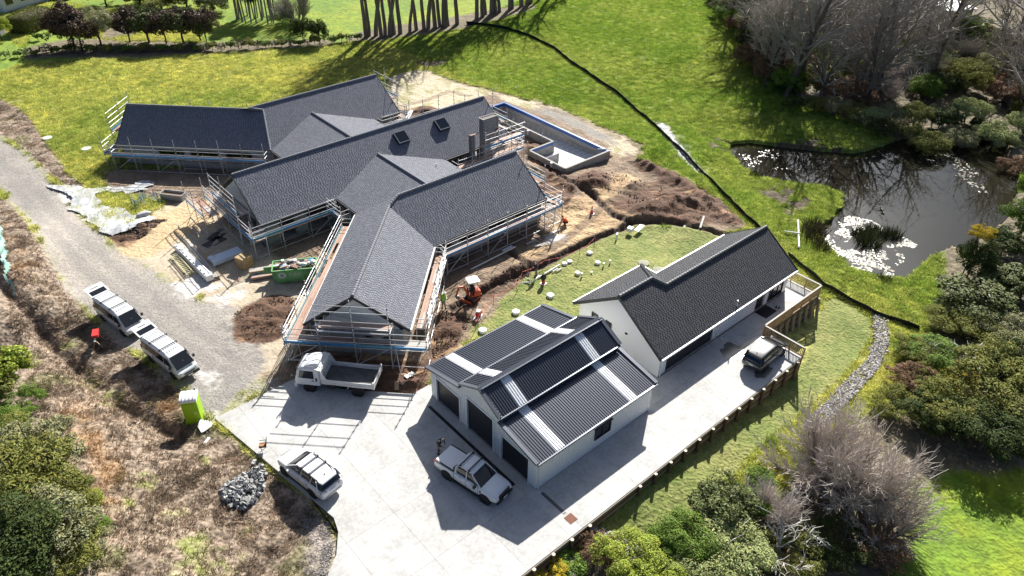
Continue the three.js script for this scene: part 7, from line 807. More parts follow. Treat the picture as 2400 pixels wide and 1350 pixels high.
// a head facing +x, chin at about y = 0, crown at 0.24
const HEAD = capsuleMesh([[-0.012, 0.145, 0, 0.01, 0.15, 0, 0.09, 0.085], [0.03, 0.06, 0, 0.05, 0.04, 0, 0.06, 0.035], [0.088, 0.125, 0, 0.108, 0.085, 0, 0.012, 0.016], [0.075, 0.135, 0.032, 0.078, 0.133, -0.032, 0.018, 0.018], [0.075, 0.05, 0.016, 0.075, 0.05, -0.016, 0.012, 0.012], [-0.005, 0.12, 0.086, -0.012, 0.085, 0.083, 0.014, 0.011], [-0.005, 0.12, -0.086, -0.012, 0.085, -0.083, 0.014, 0.011]], 60, 0.018);
const skin = mat(0.42, 0.26, 0.19, 0.6), eyeM = mat(0.02, 0.015, 0.012, 0.3);
function person(label, pos, turn, J, look) {
  // J: hip, chest, neck, head, and per side s,e,w (arm) h,k,a (leg); local, facing +x
  const t = thing('person', label, 'person', pos, turn), B = (a, b, ra, rb) => [...a, ...b, ra, rb], mid = (a, b, f) => a.map((v, i) => lerp(v, b[i], f)); const torso = [B(J.hip, J.chest, 0.135, 0.15), B(mid(J.hip, J.chest, 0.3).map((v, i) => v + (i === 2 ? 0.06 : 0)), J.S[0].map((v, i) => lerp(v, J.chest[i], 0.4)), 0.1, 0.09), B(mid(J.hip, J.chest, 0.3).map((v, i) => v - (i === 2 ? 0.06 : 0)), J.S[1].map((v, i) => lerp(v, J.chest[i], 0.4)), 0.1, 0.09), B(J.S[0], J.S[1], 0.07, 0.07)], arms = [], legs = [B([J.hip[0], J.hip[1] - 0.03, J.hip[2] + 0.07], [J.hip[0], J.hip[1] - 0.03, J.hip[2] - 0.07], 0.13, 0.13)], fore = [];
  for (const k of [0, 1]) { arms.push(B(J.S[k], J.E[k], 0.056, 0.043)); fore.push(B(J.E[k], J.W[k], 0.042, 0.028)); legs.push(B(J.H[k], J.K[k], 0.09, 0.06), B(J.K[k], J.A[k], 0.062, 0.042)); }
  const feet = [0, 1].map((k) => B([J.A[k][0] - 0.03, J.A[k][1] - 0.045, J.A[k][2]], [J.A[k][0] + 0.15, J.A[k][1] - 0.06, J.A[k][2]], 0.045, 0.035)), neck = [B(J.chest, J.neck, 0.08, 0.06), B(J.neck, J.head, 0.055, 0.06)];
  const core = capsuleMesh([...torso, ...arms, ...fore, ...legs, ...feet, ...neck], 88), gs = [core.toNonIndexed ? core : core]; const place = (g, o, q) => { const c = g.clone(); c.applyMatrix4(new THREE.Matrix4().compose(V(...o), q, V(1, 1, 1))); gs.push(c); };
  const hq = new THREE.Quaternion().setFromEuler(new THREE.Euler(0, look.turn || 0, -(look.down || 0), 'YXZ')); place(HEAD, J.head, hq);
  for (const k of [0, 1]) { const d = V(...J.W[k]).sub(V(...J.E[k])).normalize(), q = new THREE.Quaternion().setFromUnitVectors(V(0, -1, 0), d); place(HAND, J.W[k], q); }
  mesh('body', mergeGeometries(gs), skin, t);
  const grow = (l, e) => l.map((b) => [...b.slice(0, 6), b[6] + e, b[7] + e]); mesh('shirt', capsuleMesh(grow([...torso, ...arms, ...(look.sleeves ? fore.map((b) => { const c = b.slice(); for (let i = 0; i < 3; i++) c[3 + i] = lerp(b[i], b[3 + i], 0.85); return c; }) : [])], 0.013), 72), look.shirt, t); mesh('trousers', capsuleMesh(grow(legs.map((b) => b.slice()), 0.012), 72), look.trousers, t); mesh('boots', capsuleMesh(grow([...feet, ...[0, 1].map((k) => B(J.A[k], mid(J.A[k], J.K[k], 0.2), 0.045, 0.05))], 0.012), 48), look.boots || M.black, t);
  if (look.vest) mesh('vest', capsuleMesh(grow(torso, 0.022), 64), look.vest, t);
  const hg = new THREE.Group(); hg.name = look.hat ? 'hat' : 'hair'; t.add(hg); hg.position.set(...J.head); hg.quaternion.copy(hq);
  if (look.hat) { mesh('crown', new THREE.SphereGeometry(0.108, 18, 10, 0, 6.3, 0, 1.6).translate(-0.003, 0.165, 0), look.hat, hg); mesh('brim', new THREE.CylinderGeometry(look.brim || 0.17, (look.brim || 0.17) + 0.02, 0.015, 20).translate(0, 0.17, 0), look.hat, hg); } else mesh('strands', new THREE.SphereGeometry(0.104, 18, 12, 0, 6.3, 0, 1.9).translate(-0.018, 0.16, 0), look.hair, hg);
  for (const k of [-1, 1]) { const e = mesh('eye', new THREE.SphereGeometry(0.011, 8, 6), eyeM, t); e.position.copy(V(0.086, 0.122, k * 0.032).applyQuaternion(hq).add(V(...J.head))); }
  return t;
}
const stand = (o = {}) => { const l = o.lean || 0, y = (x) => x; return { hip: [0, 0.95, 0], chest: [0.02 + l * 0.35, 1.34 - l * 0.08, 0], neck: [0.03 + l * 0.55, 1.5 - l * 0.15, 0], head: [0.05 + l * 0.66, 1.56 - l * 0.2, 0], S: [[0.01 + l * 0.45, 1.44 - l * 0.1, 0.19], [0.01 + l * 0.45, 1.44 - l * 0.1, -0.19]], E: o.E || [[0.0, 1.14, 0.25], [0.0, 1.14, -0.25]], W: o.W || [[0.12, 0.92, 0.24], [0.12, 0.92, -0.24]], H: [[0, 0.92, 0.1], [0, 0.92, -0.1]], K: o.K || [[0.03, 0.5, 0.12], [0.03, 0.5, -0.12]], A: o.A || [[0, 0.1, 0.14], [0, 0.1, -0.14]] }; };
const navy = mat(0.012, 0.015, 0.025, 0.8), grey = mat(0.16, 0.16, 0.17, 0.85), hiGreen = mat(0.3, 0.62, 0.06, 0.7), khaki = mat(0.24, 0.21, 0.17, 0.85), cream = mat(0.6, 0.58, 0.5, 0.8), hair = mat(0.05, 0.035, 0.025, 0.7), denim = mat(0.05, 0.06, 0.09, 0.85);
person('person in dark hooded top and grey trousers standing at the trench', [39.91, gy(39.91, -41.67) + 0.0, -41.67], 2.2, stand({ lean: 0.25, W: [[0.3, 1.0, 0.12], [0.3, 1.0, -0.12]], E: [[0.08, 1.1, 0.25], [0.08, 1.1, -0.25]] }), { shirt: navy, sleeves: true, trousers: grey, hair, down: 0.5 });
person('worker in a green hi-vis vest and pale bucket hat beside the scaffold', [30.1, gy(30.1, -43.08), -43.08], 0.3, stand({ lean: 0.15, W: [[0.34, 1.15, 0.1], [0.34, 1.15, -0.1]], E: [[0.05, 1.12, 0.27], [0.05, 1.12, -0.27]], A: [[0.06, 0.1, 0.16], [-0.08, 0.1, -0.12]] }), { shirt: cream, sleeves: true, vest: hiGreen, trousers: khaki, hat: mat(0.55, 0.54, 0.5, 0.85), down: 0.3 });
person('operator in an orange hat seated in the small excavator', [33.18, 0.42, -42.83], 2.75, { hip: [0, 0.62, 0], chest: [0.02, 1.0, 0], neck: [0.05, 1.16, 0], head: [0.08, 1.21, 0], S: [[0.03, 1.1, 0.19], [0.03, 1.1, -0.19]], E: [[0.14, 0.86, 0.27], [0.14, 0.86, -0.27]], W: [[0.36, 0.82, 0.26], [0.36, 0.82, -0.26]], H: [[0.02, 0.58, 0.1], [0.02, 0.58, -0.1]], K: [[0.44, 0.6, 0.14], [0.44, 0.6, -0.14]], A: [[0.46, 0.2, 0.14], [0.46, 0.2, -0.14]] }, { shirt: navy, sleeves: true, trousers: navy, hat: mat(0.8, 0.13, 0.02, 0.6), brim: 0.24, down: 0.2 });
person('person in a dark jacket and pale trousers leaning at the pickup tailgate', [20.0, 0, -30.15], 0.0 - 1.35, stand({ lean: 0.55, W: [[0.52, 1.05, 0.14], [0.5, 1.1, -0.16]], E: [[0.3, 1.16, 0.26], [0.3, 1.16, -0.26]], A: [[0.1, 0.1, 0.16], [-0.16, 0.1, -0.12]] }), { shirt: mat(0.03, 0.03, 0.033, 0.85), sleeves: true, trousers: mat(0.3, 0.28, 0.25, 0.85), hair: mat(0.2, 0.15, 0.1, 0.8), down: 0.5 });
person('worker in an orange top crouching by the scaffold corner', [48.6, gy(48.6, -46.6), -46.6], 2.4, { hip: [-0.1, 0.42, 0], chest: [0.16, 0.76, 0], neck: [0.28, 0.88, 0], head: [0.33, 0.92, 0], S: [[0.2, 0.84, 0.19], [0.2, 0.84, -0.19]], E: [[0.34, 0.58, 0.26], [0.34, 0.58, -0.26]], W: [[0.52, 0.42, 0.16], [0.52, 0.42, -0.16]], H: [[-0.1, 0.4, 0.11], [-0.1, 0.4, -0.11]], K: [[0.3, 0.5, 0.18], [0.26, 0.46, -0.18]], A: [[0.05, 0.1, 0.16], [0.02, 0.1, -0.16]] }, { shirt: mat(0.8, 0.12, 0.02, 0.7), sleeves: true, trousers: navy, hair, down: 0.5 });

// ---------- plants ----------
// a leafy crown of about unit radius: many small leaf faces on and inside a cluster of lobes
function crownGeo(seed, n, leaf, lobes = 9, spread = 0.62, flat = 0.8, long = 1.4, lr = [0.3, 0.26]) {
  const rnd = rng(seed), L = []; for (let i = 0; i < lobes; i++) { const a = rnd() * 6.283, e = (rnd() - 0.3) * 1.3, d = i ? spread * (0.6 + 0.5 * rnd()) : 0; L.push([Math.cos(a) * Math.cos(e) * d, Math.sin(e) * d * flat, Math.sin(a) * Math.cos(e) * d, lr[0] + rnd() * lr[1]]); }
  const pos = [], col = []; for (let i = 0; i < n; i++) {
    const l = L[Math.floor(rnd() * lobes)], u = rnd() * 2 - 1, a = rnd() * 6.283, s = Math.sqrt(1 - u * u), N = V(s * Math.cos(a), u, s * Math.sin(a)), clumpN = 0.78 + 0.34 * vnoise(N.x * 3.2 + l[0] * 9 + 50, N.z * 3.2 + N.y * 4 + l[2] * 7 + 50), r = l[3] * clumpN * (0.72 + 0.34 * Math.sqrt(rnd())), c = V(l[0] + N.x * r, l[1] + N.y * r * 0.9, l[2] + N.z * r);
    if (L.some((m) => m !== l && Math.hypot(c.x - m[0], c.y - m[1], c.z - m[2]) < m[3] * 0.55)) continue;
    const o = N.clone().add(V((rnd() - 0.5) * 1.5, (rnd() - 0.2) * 1.2, (rnd() - 0.5) * 1.5)).normalize(), t = V(rnd() - 0.5, rnd() - 0.5, rnd() - 0.5).cross(o).normalize(), b = o.clone().cross(t), sz = leaf * (0.6 + 0.8 * rnd()), w = sz / long, p = [c.clone().addScaledVector(t, -sz * 0.5), c.clone().addScaledVector(b, w * 0.5).addScaledVector(o, sz * 0.12), c.clone().addScaledVector(t, sz * 0.5), c.clone().addScaledVector(b, -w * 0.5).addScaledVector(o, sz * 0.12)];
    const k = 0.6 + rnd() * 0.8, y = rnd(); for (const q of [0, 1, 2, 0, 2, 3]) { pos.push(p[q].x, p[q].y, p[q].z); col.push(k * (0.9 + y * 0.25), k, k * (1.05 - y * 0.3)); }
  }
  const g = new THREE.BufferGeometry(); g.setAttribute('position', new THREE.Float32BufferAttribute(pos, 3)); g.setAttribute('color', new THREE.Float32BufferAttribute(col, 3)); g.computeVertexNormals(); return g;
}
const leafM = (r, g, b, rough = 0.6, tr = 0.25) => new THREE.MeshPhysicalMaterial({ color: lin(r, g, b), vertexColors: true, roughness: rough, side: THREE.DoubleSide, transmission: tr, thickness: 0, specularIntensity: 0.15 });
const LM = { olive: leafM(0.2, 0.215, 0.06, 0.75), grey: leafM(0.27, 0.28, 0.16, 0.75), pale: leafM(0.42, 0.43, 0.27, 0.75), dark: leafM(0.07, 0.1, 0.032, 0.7), glossy: leafM(0.12, 0.145, 0.055, 0.5, 0.15), bronze: leafM(0.125, 0.09, 0.07, 0.45, 0.15), lime: leafM(0.33, 0.4, 0.075, 0.75), yellow: leafM(0.5, 0.4, 0.04, 0.75), green: leafM(0.16, 0.25, 0.05, 0.7), brown: leafM(0.25, 0.165, 0.11, 0.75), sage: leafM(0.36, 0.41, 0.19, 0.75) };
const CR = { fine: [1, 2, 3].map((s) => crownGeo(s, 10000, 0.07, 24, 0.78, 0.85, 2.2, [0.17, 0.2])), broad: [4, 5].map((s) => crownGeo(s, 5000, 0.11, 18, 0.72, 0.85, 1.7, [0.2, 0.22])), loose: [6, 7].map((s) => crownGeo(s, 4200, 0.08, 34, 0.9, 0.9, 2.4, [0.1, 0.16])) };
// tapered branch segments, n-sided
function branchGeo(segs) {
  const pos = []; for (const [a, b, ra, rb] of segs) { const d = b.clone().sub(a).normalize(), u = Math.abs(d.y) < 0.9 ? V(0, 1, 0).cross(d).normalize() : V(1, 0, 0).cross(d).normalize(), v = d.clone().cross(u), n = ra > 0.06 ? 6 : ra > 0.02 ? 4 : 3; for (let i = 0; i < n; i++) { const t0 = i / n * 6.283, t1 = (i + 1) / n * 6.283, P = (c, r, t) => [c.x + (u.x * Math.cos(t) + v.x * Math.sin(t)) * r, c.y + (u.y * Math.cos(t) + v.y * Math.sin(t)) * r, c.z + (u.z * Math.cos(t) + v.z * Math.sin(t)) * r]; const A = P(a, ra, t0), B = P(a, ra, t1), C = P(b, rb, t0), D = P(b, rb, t1); pos.push(...A, ...C, ...B, ...B, ...C, ...D); } }
  const g = new THREE.BufferGeometry(); g.setAttribute('position', new THREE.Float32BufferAttribute(pos, 3)); g.computeVertexNormals(); return g;
}
// bare branching: returns [trunk segments, branch segments]
function grow(seed, o) {
  const rnd = rng(seed), trunk = [], br = []; const walk = (p, d, len, r, lev) => {
    const n = lev === 0 ? o.trunkSteps || 6 : Math.max(2, 4 - lev), out = lev === 0 ? trunk : br; let q = p.clone(), dir = d.clone(), rr = r; for (let i = 0; i < n; i++) {
      dir.add(V((rnd() - 0.5) * o.wiggle, (rnd() - 0.5) * o.wiggle + o.up * (lev ? 1 : 0.3), (rnd() - 0.5) * o.wiggle)).normalize(); const e = q.clone().addScaledVector(dir, len / n), r1 = lerp(r, r * 0.45, (i + 1) / n); out.push([q.clone(), e.clone(), rr, r1]); q = e; rr = r1;
      if (lev < o.levels && (lev > 0 || (i + 1) / n > (o.bare || 0.3))) { const m = lev === 0 ? o.per0 : o.per; for (let k = 0; k < m; k++) { const ang = o.angle * (0.6 + 0.7 * rnd()), az = rnd() * 6.283, s = V(Math.cos(az), 0, Math.sin(az)), side = s.clone().addScaledVector(dir, -s.dot(dir)).normalize(), nd = dir.clone().multiplyScalar(Math.cos(ang)).addScaledVector(side, Math.sin(ang)); walk(q.clone(), nd, len * o.ratio * (0.6 + 0.6 * rnd()), Math.max(rr * 0.62, o.min), lev + 1); } }
    } };
  for (const st of o.stems || [[V(0, 0, 0), V(0, 1, 0), o.len, o.r]]) walk(...st, 0); return [branchGeo(trunk), branchGeo(br)];
}
const bark = mat(0.2, 0.165, 0.135, 0.9), barkDark = mat(0.11, 0.09, 0.075, 0.9), barkGrey = mat(0.3, 0.275, 0.245, 0.9), twigRed = mat(0.5, 0.44, 0.395, 0.85), twigPale = mat(0.6, 0.57, 0.51, 0.85), twigDark = mat(0.22, 0.19, 0.165, 0.9);
const BT = { poplar: [11, 12, 13].map((s) => grow(s, { len: 17, r: 0.35, trunkSteps: 9, wiggle: 0.14, up: 0.16, levels: 3, per0: 3, per: 2, angle: 0.75, ratio: 0.3, bare: 0.42, min: 0.012 })), alder: [14, 15, 16, 17].map((s) => grow(s, { len: 10.5, r: 0.33, trunkSteps: 6, wiggle: 0.34, up: 0.05, levels: 3, per0: 4, per: 2, angle: 0.8, ratio: 0.5, bare: 0.3, min: 0.016 })) };
const many = (seed, n, spread, len, r) => { const q = rng(seed); return Array.from({ length: n }, () => { const a = q() * 6.283, e = q() * spread; return [V(Math.cos(a) * 0.25 * q(), 0, Math.sin(a) * 0.25 * q()), V(Math.cos(a) * Math.sin(e), Math.cos(e), Math.sin(a) * Math.sin(e)), len * (0.7 + 0.4 * q()), r * (0.6 + 0.5 * q())]; }); };
BT.shrub = [18, 19].map((s) => grow(s, { stems: many(s, 16, 1.15, 0.62, 0.022), wiggle: 0.2, up: 0.06, trunkSteps: 5, levels: 2, per0: 4, per: 3, angle: 0.5, ratio: 0.55, bare: 0.15, min: 0.0035 })); BT.drift = [21].map((s) => grow(s, { stems: many(s, 9, 1.4, 0.6, 0.03), wiggle: 0.6, up: 0.0, trunkSteps: 6, levels: 2, per0: 2, per: 2, angle: 0.8, ratio: 0.5, bare: 0.2, min: 0.006 }));
const STEM = (() => { const [a, b] = grow(31, { len: 1, r: 0.05, trunkSteps: 4, wiggle: 0.25, up: 0.2, levels: 1, per0: 2, per: 0, angle: 0.7, ratio: 0.6, bare: 0.2, min: 0.015 }); return mergeGeometries([a, b]); })();
let pk = 0;
function leafy(name, label, category, x, z, r, h, kind, m, group, o = {}) { // r radius, h height to the crown's top
  const t = thing(name, label, category, [x, gy(x, z) - 0.05, z], (pk * 2.399) % 6.283, group), list = CR[kind], ry = Math.min(h * 0.5, o.ry || h * 0.52); pk++;
  const c = mesh('crown', list[pk % list.length], m, t); c.position.y = h - ry * 0.92; c.scale.set(r * (0.88 + hash(pk, 3) * 0.28), ry, r * (0.88 + hash(pk, 7) * 0.28)); if (r > 1.2) { const d = mesh('crown', CR.loose[pk % 2], m, t); d.position.set((hash(pk, 11) - 0.5) * r * 0.7, h - ry * (0.8 + 0.3 * hash(pk, 13)), (hash(pk, 17) - 0.5) * r * 0.7); d.scale.set(r * 0.98, ry * 0.95, r * 0.92); d.rotation.y = pk; } const s = mesh('trunk', STEM, o.bark || barkDark, t); s.scale.set(r * 1.1, Math.max(h - ry * 0.7, 0.3), r * 1.1); if (o.lean) { t.rotation.z = o.lean[0]; t.rotation.x = o.lean[1]; } return t;
}
function bare(name, label, x, z, kind, i, s, m, m2, group, o = {}) { const t = thing(name, label, o.category || 'tree', [x, gy(x, z) - 0.1, z], (pk * 1.93) % 6.283, group), [a, b] = BT[kind][i % BT[kind].length]; pk++; mesh('trunk', a, m, t); mesh('branches', b, m2, t); t.scale.set(s * (o.wx || 1), s * (o.wy || 1), s * (o.wx || 1)); if (o.lean) { t.rotation.x = o.lean[1]; t.rotation.z = o.lean[0]; } return t; }
// the row of tall bare trees along the paddock edge
const ROW = [[64.74,-111.21],[65.37,-111.29],[66.50,-110.68],[66.69,-109.66],[67.70,-110.03],[68.45,-109.74],[69.39,-109.60],[70.21,-109.27],[71.97,-108.90],[73.43,-109.09],[75.07,-109.25],[76.08,-109.26],[77.37,-109.14],[78.48,-109.13],[79.00,-108.58],[79.48,-108.60],[80.25,-108.74],[82.04,-108.84],[86.76,-109.23],[88.17,-109.12],[89.79,-110.23],[91.13,-109.86],[92.11,-109.78],[93.09,-109.71],[95.38,-110.04],[96.26,-110.06],[98.62,-110.03],[100.45,-110.47],[101.70,-110.63],[103.66,-110.67],[107.54,-111.37],[111.56,-111.84],[115.79,-112.39]]; { const rnd = rng(3); ROW.forEach(([x, z], i) => bare('bare_poplar', 'tall straight bare tree in the row along the paddock edge', x + (rnd() - 0.5) * 0.3, z + (rnd() - 0.5) * 0.3, 'poplar', i, 0.72 + rnd() * 0.35, bark, twigDark, 'bare trees in the row along the paddock', { lean: [0.03 + rnd() * 0.06, (rnd() - 0.5) * 0.06], wx: 1.15 })); }
// the thicket above the pond: bare trees over shrubs
{ const rnd = rng(8), P = [[127.02,-84.13],[112.94,-69.28],[102.97,-57.53],[103.12,-50.25],[105.95,-44.29],[109.25,-41.44],[115.02,-39.16],[120.90,-31.22],[121.30,-25.05],[213.66,-57.44],[150.76,-107.44]], xs = P.map((p) => p[0]), zs = P.map((p) => p[1]), x0 = Math.min(...xs), x1 = Math.max(...xs), z0 = Math.min(...zs), z1 = Math.max(...zs); let n = 0, g = 0; const clear = [[181.25,-73.32],[203.30,-55.63],[156.71,-38.95],[151.73,-43.45],[158.78,-52.50],[151.46,-58.86]];
  while (n < 74 && g++ < 1800) { const x = lerp(x0, x1, rnd()), z = lerp(z0, z1, rnd()); if (!inPoly(P, x, z) || inPoly(clear, x, z)) continue; n++; bare('bare_tree', 'leafless grey tree with spreading limbs in the thicket above the pond', x, z, 'alder', n, 0.72 + rnd() * 0.45, n % 3 ? barkDark : bark, [twigDark, barkGrey, twigRed][n % 3], 'bare trees in the thicket above the pond', { lean: [(rnd() - 0.5) * 0.3, (rnd() - 0.5) * 0.3] }); }
  for (const [x, z, s] of [[103.04,-54.57, 1.5], [108.10,-59.19, 1.4], [108.29,-55.49, 1.3], [111.90,-48.28, 1.4], [113.72,-46.13, 1.5], [111.20,-45.80, 1.2], [126.78,-43.97, 1.4], [133.50,-36.14, 1.3], [122.98,-74.56, 1.3], [117.40,-72.94, 1.3]]) bare('bare_tree', 'leafless grey tree with spreading limbs in the thicket above the pond', x, z, 'alder', Math.round(x), s, barkDark, barkGrey, 'bare trees in the thicket above the pond', { lean: [-0.12, 0.05] });
  n = 0; g = 0; const mm = [LM.grey, LM.olive, LM.dark, LM.pale, LM.olive, LM.green, LM.brown]; while (n < 290 && g++ < 7000) { const x = lerp(x0, x1, rnd()), z = lerp(z0, z1, rnd()); if (!inPoly(P, x, z) || inPoly(clear, x, z)) continue; n++; const r = 1.5 + rnd() * 1.8; leafy('thicket_shrub', ['grey-leaved shrub', 'olive shrub', 'dark shrub', 'pale silvery shrub', 'yellowish olive shrub', 'green shrub', 'brown shrub'][n % 7] + ' under the bare trees of the thicket above the pond', 'shrub', x, z, r, r * (1.0 + rnd() * 0.7), ['loose', 'fine', 'loose'][n % 3], mm[n % 7], 'undergrowth in the thicket above the pond'); }
}
{ const rnd = rng(44), P = [[117.76,-72.74],[103.74,-58.04],[103.78,-50.66],[107.09,-44.92],[115.80,-39.53],[122.24,-31.74],[123.63,-26.99],[154.54,-38.14],[156.30,-51.42],[141.96,-88.61]]; let n = 0, g = 0; const xs = P.map((p) => p[0]), zs = P.map((p) => p[1]); while (n < 44 && g++ < 2000) { const x = lerp(Math.min(...xs), Math.max(...xs), rnd()), z = lerp(Math.min(...zs), Math.max(...zs), rnd()); if (!inPoly(P, x, z)) continue; n++; bare('twiggy_shrub', 'leafless grey twiggy shrub among the thicket trees above the pond', x, z, n % 3 ? 'shrub' : 'drift', n, 3 + rnd() * 2.4, barkGrey, n % 2 ? barkGrey : twigRed, 'leafless shrubs in the thicket above the pond', { category: 'shrub' }); } }
